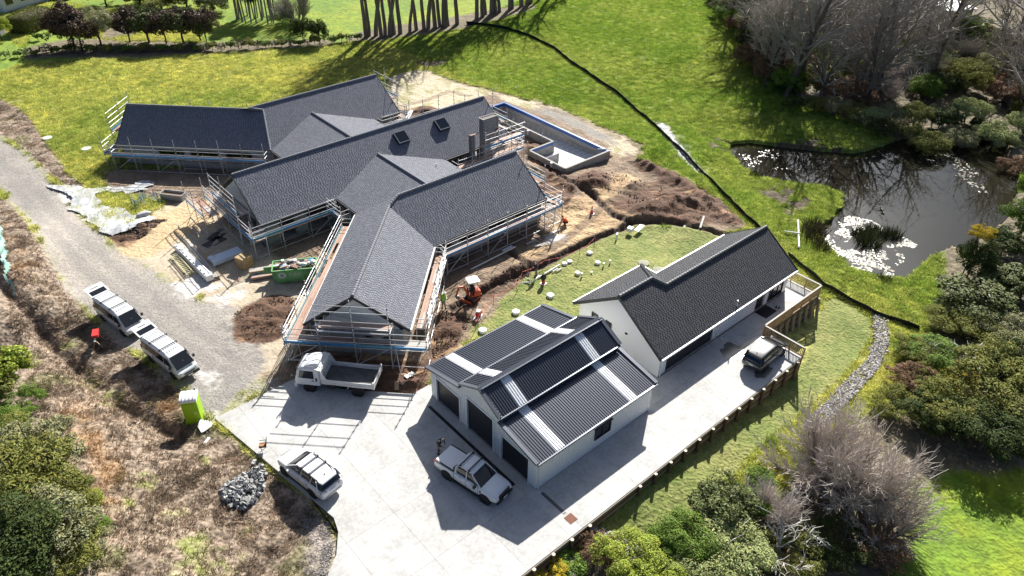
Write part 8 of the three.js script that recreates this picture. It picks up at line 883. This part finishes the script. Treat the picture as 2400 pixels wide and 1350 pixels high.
// pond-side and right-hand planting: [x, z, radius, height, crown, material, label]
const SH = [
  [103.21,-32.44, 2.6, 3.4, 'fine', LM.olive, 'olive shrub hanging over the far end of the pond'], [103.58,-36.72, 2.2, 2.8, 'loose', LM.olive, 'loose olive shrub at the pond inlet'], [101.58,-38.77, 2.0, 2.6, 'loose', LM.dark, 'dark shrub where the grass meets the pond inlet'], [108.19,-30.66, 2.5, 3.2, 'fine', LM.grey, 'grey shrub leaning over the pond inlet'], [111.64,-27.59, 3.0, 4.0, 'fine', LM.sage, 'pale green rounded shrub at the right above the pond'], [116.06,-25.68, 2.6, 3.6, 'fine', LM.sage, 'pale green rounded shrub at the right frame edge above pond'], [114.68,-30.51, 2.0, 3.0, 'broad', LM.dark, 'dark broad-leaved shrub behind the pale green shrubs'], [105.67,-22.65, 2.0, 2.4, 'loose', LM.brown, 'reddish brown twiggy shrub at the pond right end'], [103.61,-19.89, 2.4, 3, 'loose', LM.brown, 'second reddish brown shrub at the pond right end'],
  [75.00,-15.93, 2.1, 5.2, 'fine', LM.dark, 'dark upright bush with a yellow crest by the pond', { lean: [0.0, 0.0] }], [87.83,-15.69, 2.6, 5.0, 'fine', LM.green, 'green tree at the right edge beyond the pond'], [82.76,-15.53, 2.0, 3.2, 'broad', LM.dark, 'dark shrub between the crested bush and green tree'], [75.71,-13.42, 2.4, 3.0, 'broad', LM.glossy, 'glossy shrub behind the dark magnolia-like bush'], [70.18,-13.59, 3.2, 3.6, 'broad', LM.glossy, 'big glossy dark-leaved bush right of the near pond bank'], [76.16,-11.21, 2.8, 3.4, 'broad', LM.glossy, 'glossy bush at the right frame edge below the pond'], [65.47,-13.74, 2.0, 2.2, 'fine', LM.olive, 'low olive bush at the end of the silt fence'], [65.71,-10.87, 2.6, 2.6, 'fine', LM.olive, 'olive bush below the glossy bush'], [67.92,-8.76, 2.6, 3.2, 'fine', LM.grey, 'grey rounded bush at right below the spiky plant'], [59.88,-12.59, 2.4, 2.2, 'fine', LM.green, 'green bush beside the stone swale'], [59.12,-10.28, 2.0, 1.8, 'fine', LM.yellow, 'yellowish bush under the driftwood-pale shrub'],
  [58.25,-7.39, 3.8, 4.6, 'fine', LM.olive, 'large olive tree crown at right beside the shaded lawn'], [54.28,-8.79, 2.8, 3.4, 'fine', LM.olive, 'olive crown between the large bare shrub and large olive'], [61.26,-6.60, 3.0, 4.2, 'fine', LM.dark, 'dark crown at the right edge above the bright lawn'], [53.16,-5.67, 3.2, 3.6, 'fine', LM.dark, 'dark crown shading the bright lawn corner'], [55.83,-10.98, 2.0, 2.2, 'loose', LM.olive, 'loose olive shrub behind the large bare shrub'],
  [31.91,-14.33, 2.0, 2.9, 'broad', LM.glossy, 'magnolia-like glossy shrub below the right lawn'], [33.86,-13.44, 1.4, 1.6, 'broad', LM.green, 'small bright green shrub left of the bare shrub'], [28.10,-14.56, 2.0, 2.6, 'fine', LM.green, 'dense green shrub beside the magnolia-like shrub'], [26.55,-15.24, 1.4, 1.9, 'fine', LM.green, 'smaller dense green shrub at its left'], [30.11,-12.09, 2.6, 2.8, 'fine', LM.sage, 'sage green mound at the bottom of the frame'], [27.58,-12.74, 2.0, 2.2, 'fine', LM.sage, 'second sage green mound at the frame bottom'], [24.31,-15.65, 2.0, 2.3, 'fine', LM.lime, 'lime green shrub near the driveway foot'], [24.80,-13.94, 1.8, 2.1, 'fine', LM.lime, 'second lime shrub cut by the bottom of the frame'], [23.08,-17.67, 1.3, 1.5, 'loose', LM.brown, 'purple-brown twiggy shrub below the driveway corner'], [21.25,-18.10, 1.2, 1.4, 'broad', LM.green, 'bright green shrub against the retaining posts'], [19.51,-18.44, 1.3, 1.0, 'loose', LM.yellow, 'yellowish grassy shrub at the frame bottom by the posts'], [33.04,-9.48, 2.2, 2.2, 'loose', LM.olive, 'olive tangle under the bare shrubs at the frame bottom'], [36.65,-8.16, 2.2, 2.0, 'loose', LM.dark, 'dark tangle under the large bare shrub'], [38.23,-5.97, 1.8, 1.8, 'loose', LM.brown, 'rusty tangle at the lower right of the bare shrub'], [36.49,-14.40, 1.0, 1.1, 'broad', LM.green, 'low green clump at the edge of the right lawn'],
  [98.83,-51.15, 1.7, 2.4, 'loose', LM.dark, 'dark shrub at the left foot of the thicket'], [101.79,-49.08, 1.8, 2.6, 'fine', LM.olive, 'olive shrub in the front row of the thicket, leftmost'], [102.73,-46.52, 2.0, 2.8, 'fine', LM.grey, 'grey shrub in the front row beside the leftmost olive'], [103.33,-43.52, 2.0, 2.8, 'loose', LM.olive, 'loose olive shrub in the middle of the thicket front row'], [103.41,-40.98, 2.2, 3.0, 'fine', LM.sage, 'sage shrub at the right of the thicket front row'], [106.64,-39.79, 2.2, 3.2, 'fine', LM.grey, 'grey shrub behind the pond inlet'], [108.39,-37.23, 2.4, 3.4, 'fine', LM.olive, 'olive shrub behind the pond inlet'], [110.23,-34.47, 2.4, 3.4, 'broad', LM.dark, 'dark broad-leaved shrub behind the pond inlet'], [115.09,-33.03, 2.6, 3.6, 'fine', LM.sage, 'sage shrub above the pond right end'], [58.76,-14.01, 1.9, 2.0, 'fine', LM.olive, 'olive bush just right of the stone swale'], [55.12,-12.39, 2.0, 2.1, 'loose', LM.brown, 'brownish bush between swale and green bush'], [51.21,-11.81, 2.0, 2.0, 'loose', LM.olive, 'loose olive bush at the foot of the stone swale'], [52.08,-9.62, 2.4, 2.8, 'fine', LM.dark, 'dark bush right behind the huge bare shrub'], [68.74,-14.78, 1.5, 1.7, 'fine', LM.green, 'small green bush on the near pond bank corner'],
  [-3.27,-44.65, 2.6, 3.4, 'fine', LM.olive, 'olive crown at the left frame edge above the corner'], [-2.49,-33.49, 2.4, 2.8, 'fine', LM.olive, 'olive crown at the frame bottom left of the dry grass'], [-1.19,-34.81, 1.5, 1.6, 'loose', LM.grey, 'sparse grey shrub on the rim of the lower left bushes'], [-1.04,-51.20, 1.6, 2.0, 'loose', LM.green, 'loose green shrub below the light green left bush'],
  [-1.20,-55.03, 2.4, 4.0, 'broad', LM.lime, 'light green broad-leaved bush at the left frame edge'], [-2.69,-53.88, 2.2, 3.4, 'broad', LM.olive, 'olive bush behind the light green one at left'], [-2.38,-48.07, 1.6, 2.0, 'fine', LM.green, 'green shrub between the two big left bushes'], [-1.72,-42.20, 3.0, 4.2, 'fine', LM.grey, 'upper grey-green crown of the big lower left bush'], [-3.07,-39.88, 3.2, 4.6, 'fine', LM.olive, 'olive crown in the middle of the lower left bushes'], [-1.33,-37.37, 2.4, 3.4, 'fine', LM.olive, 'olive crown facing the dry grass at lower left'], [-2.59,-35.31, 2.8, 3.8, 'fine', LM.grey, 'grey crown low in the lower left bushes'], [-4.32,-34.38, 3.2, 3.8, 'fine', LM.dark, 'dark crown at the bottom left corner'], [-0.63,-37.57, 1.4, 2.0, 'fine', LM.lime, 'small lime crown on the edge of the lower left bushes'], [0.05,-36.62, 0.7, 0.7, 'broad', LM.green, 'tiny green shrub apart on the dry grass'],
  [25.39,-133.78, 3.4, 7.5, 'broad', LM.bronze, 'dark bronze tree beside the far left hedge'], [25.98,-131.53, 3.0, 6.6, 'broad', LM.bronze, 'second bronze tree with a forked pale trunk'], [29.08,-132.90, 3.0, 6.4, 'fine', LM.pale, 'pale cream-leaved tree among the bronze trees'], [33.41,-132.65, 3.2, 6.2, 'broad', LM.bronze, 'bronze tree just right of the pale tree'], [35.68,-130.38, 3.3, 6.0, 'broad', LM.glossy, 'glossy dark tree left of centre in the garden row'], [37.65,-128.26, 3.2, 6.2, 'broad', LM.bronze, 'bronze tree at the centre of the garden row'], [39.95,-126.97, 3.3, 6.0, 'broad', LM.glossy, 'glossy dark tree right of centre in the garden row'], [42.44,-126.11, 3.0, 6.0, 'broad', LM.bronze, 'bronze tree at the right end of the garden row'], [42.64,-124.01, 1.6, 4.6, 'broad', LM.glossy, 'slim tree with a bare stem at the row end'], [55.38,-115.38, 2.0, 4.6, 'fine', LM.dark, 'dark clipped conifer nearer the garden tree row'], [57.21,-113.29, 1.8, 4.0, 'fine', LM.dark, 'dark clipped conifer nearer the bare row'], [56.44,-120.60, 1.8, 2.6, 'loose', LM.green, 'thin green shrub behind the clipped conifers'], [21.93,-140.80, 0.9, 1.4, 'broad', LM.green, 'small shrub alone on the far left lawn'], [17.48,-144.32, 2.2, 4.0, 'fine', LM.lime, 'light green bush at the top left frame edge'], [36.92,-155.43, 3.5, 4, 'fine', LM.dark, 'dark garden bush behind the pale tree'], [41.93,-152.18, 4.0, 3.4, 'fine', LM.dark, 'dark garden bush along the far path'], [43.67,-146.28, 3.0, 2.6, 'fine', LM.olive, 'olive garden bush behind the bronze row'], [47.81,-144.89, 4.0, 4.0, 'fine', LM.olive, 'tall olive bush at the top behind the bronze row'], [50.48,-139.87, 3.2, 3.2, 'fine', LM.dark, 'dark bush beside the palm clump'], [60.10,-131.08, 2.0, 2.2, 'fine', LM.lime, 'bright lime shrub beside the palm clump']];
for (const [x, z, r, h, kind, m, label, o] of SH) leafy(h > 3.6 ? 'leafy_tree' : 'garden_shrub', label, h > 3.6 ? 'tree' : 'shrub', x, z, r, h, kind, m, null, o);
{ // yellow crest on the upright bush is new growth: a second crown
  const [x, z] = [75.00,-15.93], t = leafy('flowering_crest', 'yellow new growth topping the dark upright bush by the pond', 'shrub', x + 0.5, z - 0.6, 1.3, 6.0, 'fine', LM.yellow, null, { ry: 0.9 }); }
// bare shrubs at lower right
bare('bare_shrub', 'huge round leafless shrub of pinkish grey twigs at lower right', 41.63,-9.54, 'shrub', 0, 6.8, bark, twigRed, null, { category: 'shrub' }); bare('bare_shrub', 'leafless shrub behind the huge round one, nearer the lawn', 40.62,-11.75, 'shrub', 1, 6.2, bark, twigRed, null, { category: 'shrub' }); bare('bare_shrub', 'lower pale leafless shrub with crooked lichen-grey stems', 33.65,-10.54, 'drift', 0, 5.2, twigPale, twigPale, null, { category: 'shrub' }); bare('bare_shrub', 'leafless shrub filling the gap above the crooked pale one', 34.34,-12.12, 'shrub', 1, 3.6, barkGrey, twigRed, null, { category: 'shrub' }); bare('bare_shrub', 'reddish leafless shrub at the bottom right of the huge one', 40.93,-6.74, 'shrub', 0, 4.2, bark, twigRed, null, { category: 'shrub' }); bare('bare_shrub', 'bleached driftwood-like shrub among the right-hand bushes', 60.66,-10.26, 'drift', 0, 4.4, twigPale, twigPale, null, { category: 'shrub' }); bare('bare_shrub', 'silver leafless shrub leaning over the far pond bank', 123.76,-46.37, 'drift', 0, 6, twigPale, twigPale, null, { category: 'shrub' });
bare('bare_shrub', 'grey leafless garden tree beside the palm clump', 59.90,-126.06, 'shrub', 1, 6, barkGrey, barkGrey, null, { category: 'tree' });
// clipped hedge by the white house
{ const [x, z] = [22.99,-148.55], t = thing('clipped_hedge', 'rounded clipped hedge block before the white house', 'hedge', [x, gy(x, z), z], TH), rnd = rng(2), pos = [], col = []; for (let i = 0; i < 9000; i++) { const f = Math.floor(rnd() * 5), u = rnd() * 2 - 1, v = rnd() * 2 - 1, p = f === 0 ? [u, 1, v] : f === 1 ? [u, v, 1] : f === 2 ? [1, u, v] : f === 3 ? [-1, u, v] : [u, v, -1], k = Math.pow(Math.abs(p[0]) ** 6 + Math.abs(p[1]) ** 6 + Math.abs(p[2]) ** 6, -1 / 6), c = V(p[0] * k * 3.6, 1.5 + p[1] * k * 1.5, p[2] * k * 1.9), s = 0.16, a = V(rnd() - 0.5, rnd() - 0.5, rnd() - 0.5).normalize().multiplyScalar(s), b = V(rnd() - 0.5, rnd() - 0.5, rnd() - 0.5).normalize().multiplyScalar(s), g = 0.6 + rnd() * 0.8; for (const q of [c, c.clone().add(a), c.clone().add(b)]) { pos.push(q.x, q.y, q.z); col.push(g, g, g); } } const g = new THREE.BufferGeometry(); g.setAttribute('position', new THREE.Float32BufferAttribute(pos, 3)); g.setAttribute('color', new THREE.Float32BufferAttribute(col, 3)); g.computeVertexNormals(); mesh('foliage', g, LM.olive, t); mesh('core', loft([[-3.3, 0.1, 2.6, 1.5], [0, 0.05, 2.75, 1.7], [3.3, 0.1, 2.6, 1.5]], 20, 0.4), barkDark, t); }
// palm-like cabbage trees
{ const tuft = (() => { const pos = [], r = rng(6); for (let k = 0; k < 90; k++) { const a = r() * 6.283, e = -0.5 + r() * 1.9, L = 0.8 + r() * 0.4, d = V(Math.cos(a) * Math.cos(e), Math.sin(e), Math.sin(a) * Math.cos(e)), s = V(-Math.sin(a), 0, Math.cos(a)).multiplyScalar(0.05), m = d.clone().multiplyScalar(L * 0.6), t = d.clone().multiplyScalar(L).add(V(0, -0.25, 0)); pos.push(-s.x, 0, -s.z, s.x, 0, s.z, m.x + s.x, m.y, m.z + s.z, -s.x, 0, -s.z, m.x + s.x, m.y, m.z + s.z, m.x - s.x, m.y, m.z - s.z, m.x - s.x, m.y, m.z - s.z, m.x + s.x, m.y, m.z + s.z, t.x, t.y, t.z); } const g = new THREE.BufferGeometry(); g.setAttribute('position', new THREE.Float32BufferAttribute(pos, 3)); g.setAttribute('color', new THREE.Float32BufferAttribute(new Float32Array(pos.length).fill(1), 3)); g.computeVertexNormals(); return g; })();
  const rnd = rng(19), palm = (x, z, h, label, group, s = 1) => { const t = thing('cabbage_tree', label, 'tree', [x, gy(x, z), z], rnd() * 6, group); bar('trunk', V(0, -0.1, 0), V((rnd() - 0.5) * 0.6, h, (rnd() - 0.5) * 0.6), 0.13, barkGrey, t); const n = h > 2 ? 3 : 1; for (let k = 0; k < n; k++) { const m = mesh('leaf_head', tuft, LM.dark, t); m.position.set(n > 1 ? (rnd() - 0.5) * 1.4 : 0, h + (k ? -0.3 + rnd() * 0.7 : 0), n > 1 ? (rnd() - 0.5) * 1.4 : 0); m.scale.setScalar((1.1 + rnd() * 0.3) * s); } };
  const P = [[51.03,-132.48],[55.48,-126.50],[58.61,-130.28],[54.13,-137.20]]; for (let k = 0; k < 22; k++) { const u = rnd(), v = rnd(), x = lerp(lerp(P[0][0], P[1][0], u), lerp(P[3][0], P[2][0], u), v), z = lerp(lerp(P[0][1], P[1][1], u), lerp(P[3][1], P[2][1], u), v); palm(x, z, 4.2 + rnd() * 1.6, 'slender palm-like tree in the clump on the far lawn', 'palm-like trees in the far clump'); }
  palm(68.48,-11.19, 0.9, 'spiky green plant between the olive bushes at right', null, 1.1); palm(121.11,-61.99, 3, 'pale spiky tree among the thicket shrubs', null, 1); palm(128.36,-58.59, 3.2, 'spiky tree by the middle of the thicket', null, 1); }
// low hedge plants along the paddock fence
{ const pl = [[15.96,-134.22],[24.27,-131.48],[31.34,-127.58],[40.88,-120.69],[50.37,-116.27],[58.94,-112.15],[62.56,-110.09]], rnd = rng(27); let i = 0; for (let k = 0; k + 1 < pl.length; k++) { const L = Math.hypot(pl[k + 1][0] - pl[k][0], pl[k + 1][1] - pl[k][1]); for (let s = 0; s < L; s += 1.35) { const f = s / L, x = lerp(pl[k][0], pl[k + 1][0], f) + (rnd() - 0.5) * 0.5, z = lerp(pl[k][1], pl[k + 1][1], f) + (rnd() - 0.5) * 0.6, r = 0.7 + rnd() * 0.5; leafy('fence_shrub', 'low dark shrub in the row along the paddock fence', 'shrub', x, z, r, 1.0 + rnd() * 0.9, i % 2 ? 'broad' : 'loose', [LM.dark, LM.green, LM.glossy, LM.olive][i % 4], 'low shrubs along the paddock fence'); i++; } }
  const f = thing('post_fence', 'old post and wire fence along the far paddock edge', 'fence', [0, 0, 0]); let last; for (let k = 0; k + 1 < pl.length; k++) { const L = Math.hypot(pl[k + 1][0] - pl[k][0], pl[k + 1][1] - pl[k][1]), n = Math.round(L / 2.6); for (let j = 0; j < n; j++) { const x = lerp(pl[k][0], pl[k + 1][0], j / n) + 0.6, z = lerp(pl[k][1], pl[k + 1][1], j / n) - 0.5, y = gy(x, z); bar('post', V(x, y - 0.2, z), V(x, y + 1.15, z), 0.06, barkDark, f); if (last) for (const q of [0.45, 0.95]) bar('wire', V(last[0], last[1] + q, last[2]), V(x, y + q, z), 0.008, M.galvOld, f); last = [x, y, z]; } } }
// tussock and grass blades over the paddock and lawns
{
  const tuft = (seed, n, w, lean) => { const pos = [], col = [], r = rng(seed); for (let k = 0; k < n; k++) { const a = r() * 6.283, d = Math.sqrt(r()) * 0.5, x = Math.cos(a) * d, z = Math.sin(a) * d, h = 0.5 + r() * 0.6, b = r() * 3.14, lx = Math.cos(a) * lean * r() + (r() - 0.5) * 0.4, lz = Math.sin(a) * lean * r() + (r() - 0.5) * 0.4, c = 0.7 + r() * 0.6; pos.push(x - Math.cos(b) * w, 0, z - Math.sin(b) * w, x + Math.cos(b) * w, 0, z + Math.sin(b) * w, x + lx, h, z + lz); for (let q = 0; q < 3; q++) col.push(c * (0.9 + r() * 0.2), c, c); } const g = new THREE.BufferGeometry(); g.setAttribute('position', new THREE.Float32BufferAttribute(pos, 3)); g.setAttribute('color', new THREE.Float32BufferAttribute(col, 3)); g.computeVertexNormals(); return g; };
  const rnd = rng(71), lk = [], T = [tuft(1, 16, 0.1, 0.7), tuft(2, 16, 0.09, 0.9)], gm = new THREE.MeshPhysicalMaterial({ color: lin(1, 1, 1), vertexColors: true, roughness: 0.9, side: 2, transmission: 0.5, thickness: 0, specularIntensity: 0.2 }), sets = [[], []], cols = [[], []];
  let k = 0, tries = 0; while (k < 190000 && tries++ < 1200000) { const b = -20 - Math.pow(rnd(), 0.8) * 150, half = -b * 0.74 + 6, a = (rnd() * 2 - 1) * half, [x, z] = toWorld(a, b); if (x > 0 && x < 60 && z > -46 && z < -18.5 && inPoly(DRIVE, x, z)) continue; if (x > 17 && x < 58 && z > -97 && z < -38 && R_SITE(x, z) > 0.4) continue; if (inPondBox(x, z) && inPoly(POND, x, z)) continue; if (x > 36 && x < 58.5 && z > -35.5 && z < -18.9) continue; groundLook(x, z, lk); if (lk[4] < 0.6 && !(R_LAWN(x, z) > 0.6 && rnd() < 0.0) && !(R_DRY(x, z) > 0.7 && R_MULCH(x, z) < 0.3)) continue; const dry = R_DRY(x, z) > 0.5; if (dry && rnd() < 0.55) continue; if (vnoise(x * 2.2, z * 2.2) < 0.3 && rnd() < 0.5) continue;
    const i = k % 2, s = (dry ? 0.22 : 0.28) + rnd() * 0.3, hh = s * (dry ? 0.4 : 0.62); sets[i].push(new THREE.Matrix4().compose(V(x, gy(x, z) - 0.03, z), new THREE.Quaternion().setFromAxisAngle(Yax, rnd() * 6.3), V(s, hh, s))); const m = dry ? 1.5 : 2.1; cols[i].push([lk[0] * m, lk[1] * m, lk[2] * m]); k++; }
  sets.forEach((S, i) => { const im = new THREE.InstancedMesh(T[i], gm, S.length), c = new THREE.Color(); S.forEach((m, j) => { im.setMatrixAt(j, m); im.setColorAt(j, c.setRGB(...cols[i][j])); }); im.name = numbered('grass'); tag(im, i ? 'long pasture grass blades over the paddock and pond banks' : 'tufted grass over the paddock, banks and dry slope', 'grass', null, 'stuff'); scene.add(im); });
}

// ---------- far buildings ----------
{ // white house at the top left corner
  const [x, z] = [29.30,-169.48], t = thing('white_house', 'white house with a railed deck at the top left corner', 'house', [x, gy(x, z), z], TH - 0.25); const w = mat(0.7, 0.72, 0.74, 0.7);
  box('main_wall', [-3.5, 1.8, 0], [14, 3.6, 7], w, t); box('bay_wall', [4.6, 1.7, 2.6], [4.2, 3.4, 3.6], w, t); mesh('roof', prism([[-11, -4.2], [7.4, -4.2], [7.4, 4.2], [-11, 4.2]], 3.6, (px, pz) => 3.75 + (4.2 - Math.abs(pz)) * 0.45), M.shingleDark, t); for (const q of [-9, -6, -3, 0]) { box('window', [q, 1.9, 3.52], [1.4, 1.3, 0.06], M.glass, t); box('weatherboard', [q, 3.0, 3.52], [2.9, 0.05, 0.05], w, t); } for (let y = 0.4; y < 3.4; y += 0.4) box('weatherboard', [-3.5, y, 3.515], [14, 0.03, 0.04], w, t);
  box('deck', [3.2, 0.4, 5.2], [9, 0.16, 3], M.plankGrey, t); for (const q of [-1.2, 1.2, 3.6, 6, 7.6]) { box('deck_post', [q, 0.85, 6.6], [0.2, 1.4, 0.2], w, t); } for (const y of [0.7, 1.4]) box('deck_rail', [3.2, y, 6.6], [9, 0.09, 0.08], w, t);
  struct('driveway', prism([[19.86,-167.11],[23.46,-167.76],[23.79,-157.02],[23.66,-152.22],[21.03,-150.71],[18.57,-148.11],[15.92,-147.15]], (a, b) => gy(a, b) - 0.1, (a, b) => gy(a, b) + 0.06), mat(0.07, 0.07, 0.075, 0.9));
}
{ // grey farm shed at the top right
  const [x, z] = [159.73,-55.29], t = thing('grey_shed', 'grey board shed with a pale flat roof at the top right', 'shed', [x, gy(x, z), z], TH + 0.35), w = mat(0.1, 0.105, 0.115, 0.8); box('wall', [0, 1.4, 2.4], [5.4, 2.8, 0.15], w, t); box('wall', [0, 1.4, -2.4], [5.4, 2.8, 0.15], w, t); for (const k of [-1, 1]) box('wall', [k * 2.65, 1.4, 0], [0.15, 2.8, 4.7], mat(0.17, 0.155, 0.14, 0.8), t); for (let k = 0; k < 9; k++) box('board', [-2.4 + k * 0.6, 1.4, 2.5], [0.04, 2.7, 0.03], w, t); mesh('roof', prism([[-3.1, -2.9], [3.1, -2.9], [3.1, 2.9], [-3.1, 2.9]], (a, b) => 2.82 + b * 0.05, (a, b) => 2.95 + b * 0.05), mat(0.42, 0.44, 0.47, 0.5, 0.3), t);
  const [x2, z2] = [166.64,-63.66], u = thing('white_roofed_barn', 'long low barn with a white roof behind the grey shed', 'barn', [x2, gy(x2, z2), z2], TH + 0.35); box('wall', [0, 1.2, 0], [9, 2.4, 4], mat(0.3, 0.31, 0.3, 0.8), u); mesh('roof', prism([[-4.9, -2.5], [4.9, -2.5], [4.9, 2.5], [-4.9, 2.5]], 2.4, (a, b) => 2.5 + (2.5 - Math.abs(b)) * 0.25), M.white, u); for (const q of [-3, 0, 3]) box('window', [q, 1.4, 2.03], [1.4, 0.8, 0.05], M.glass, u);
}
renderer.render(scene, camera);
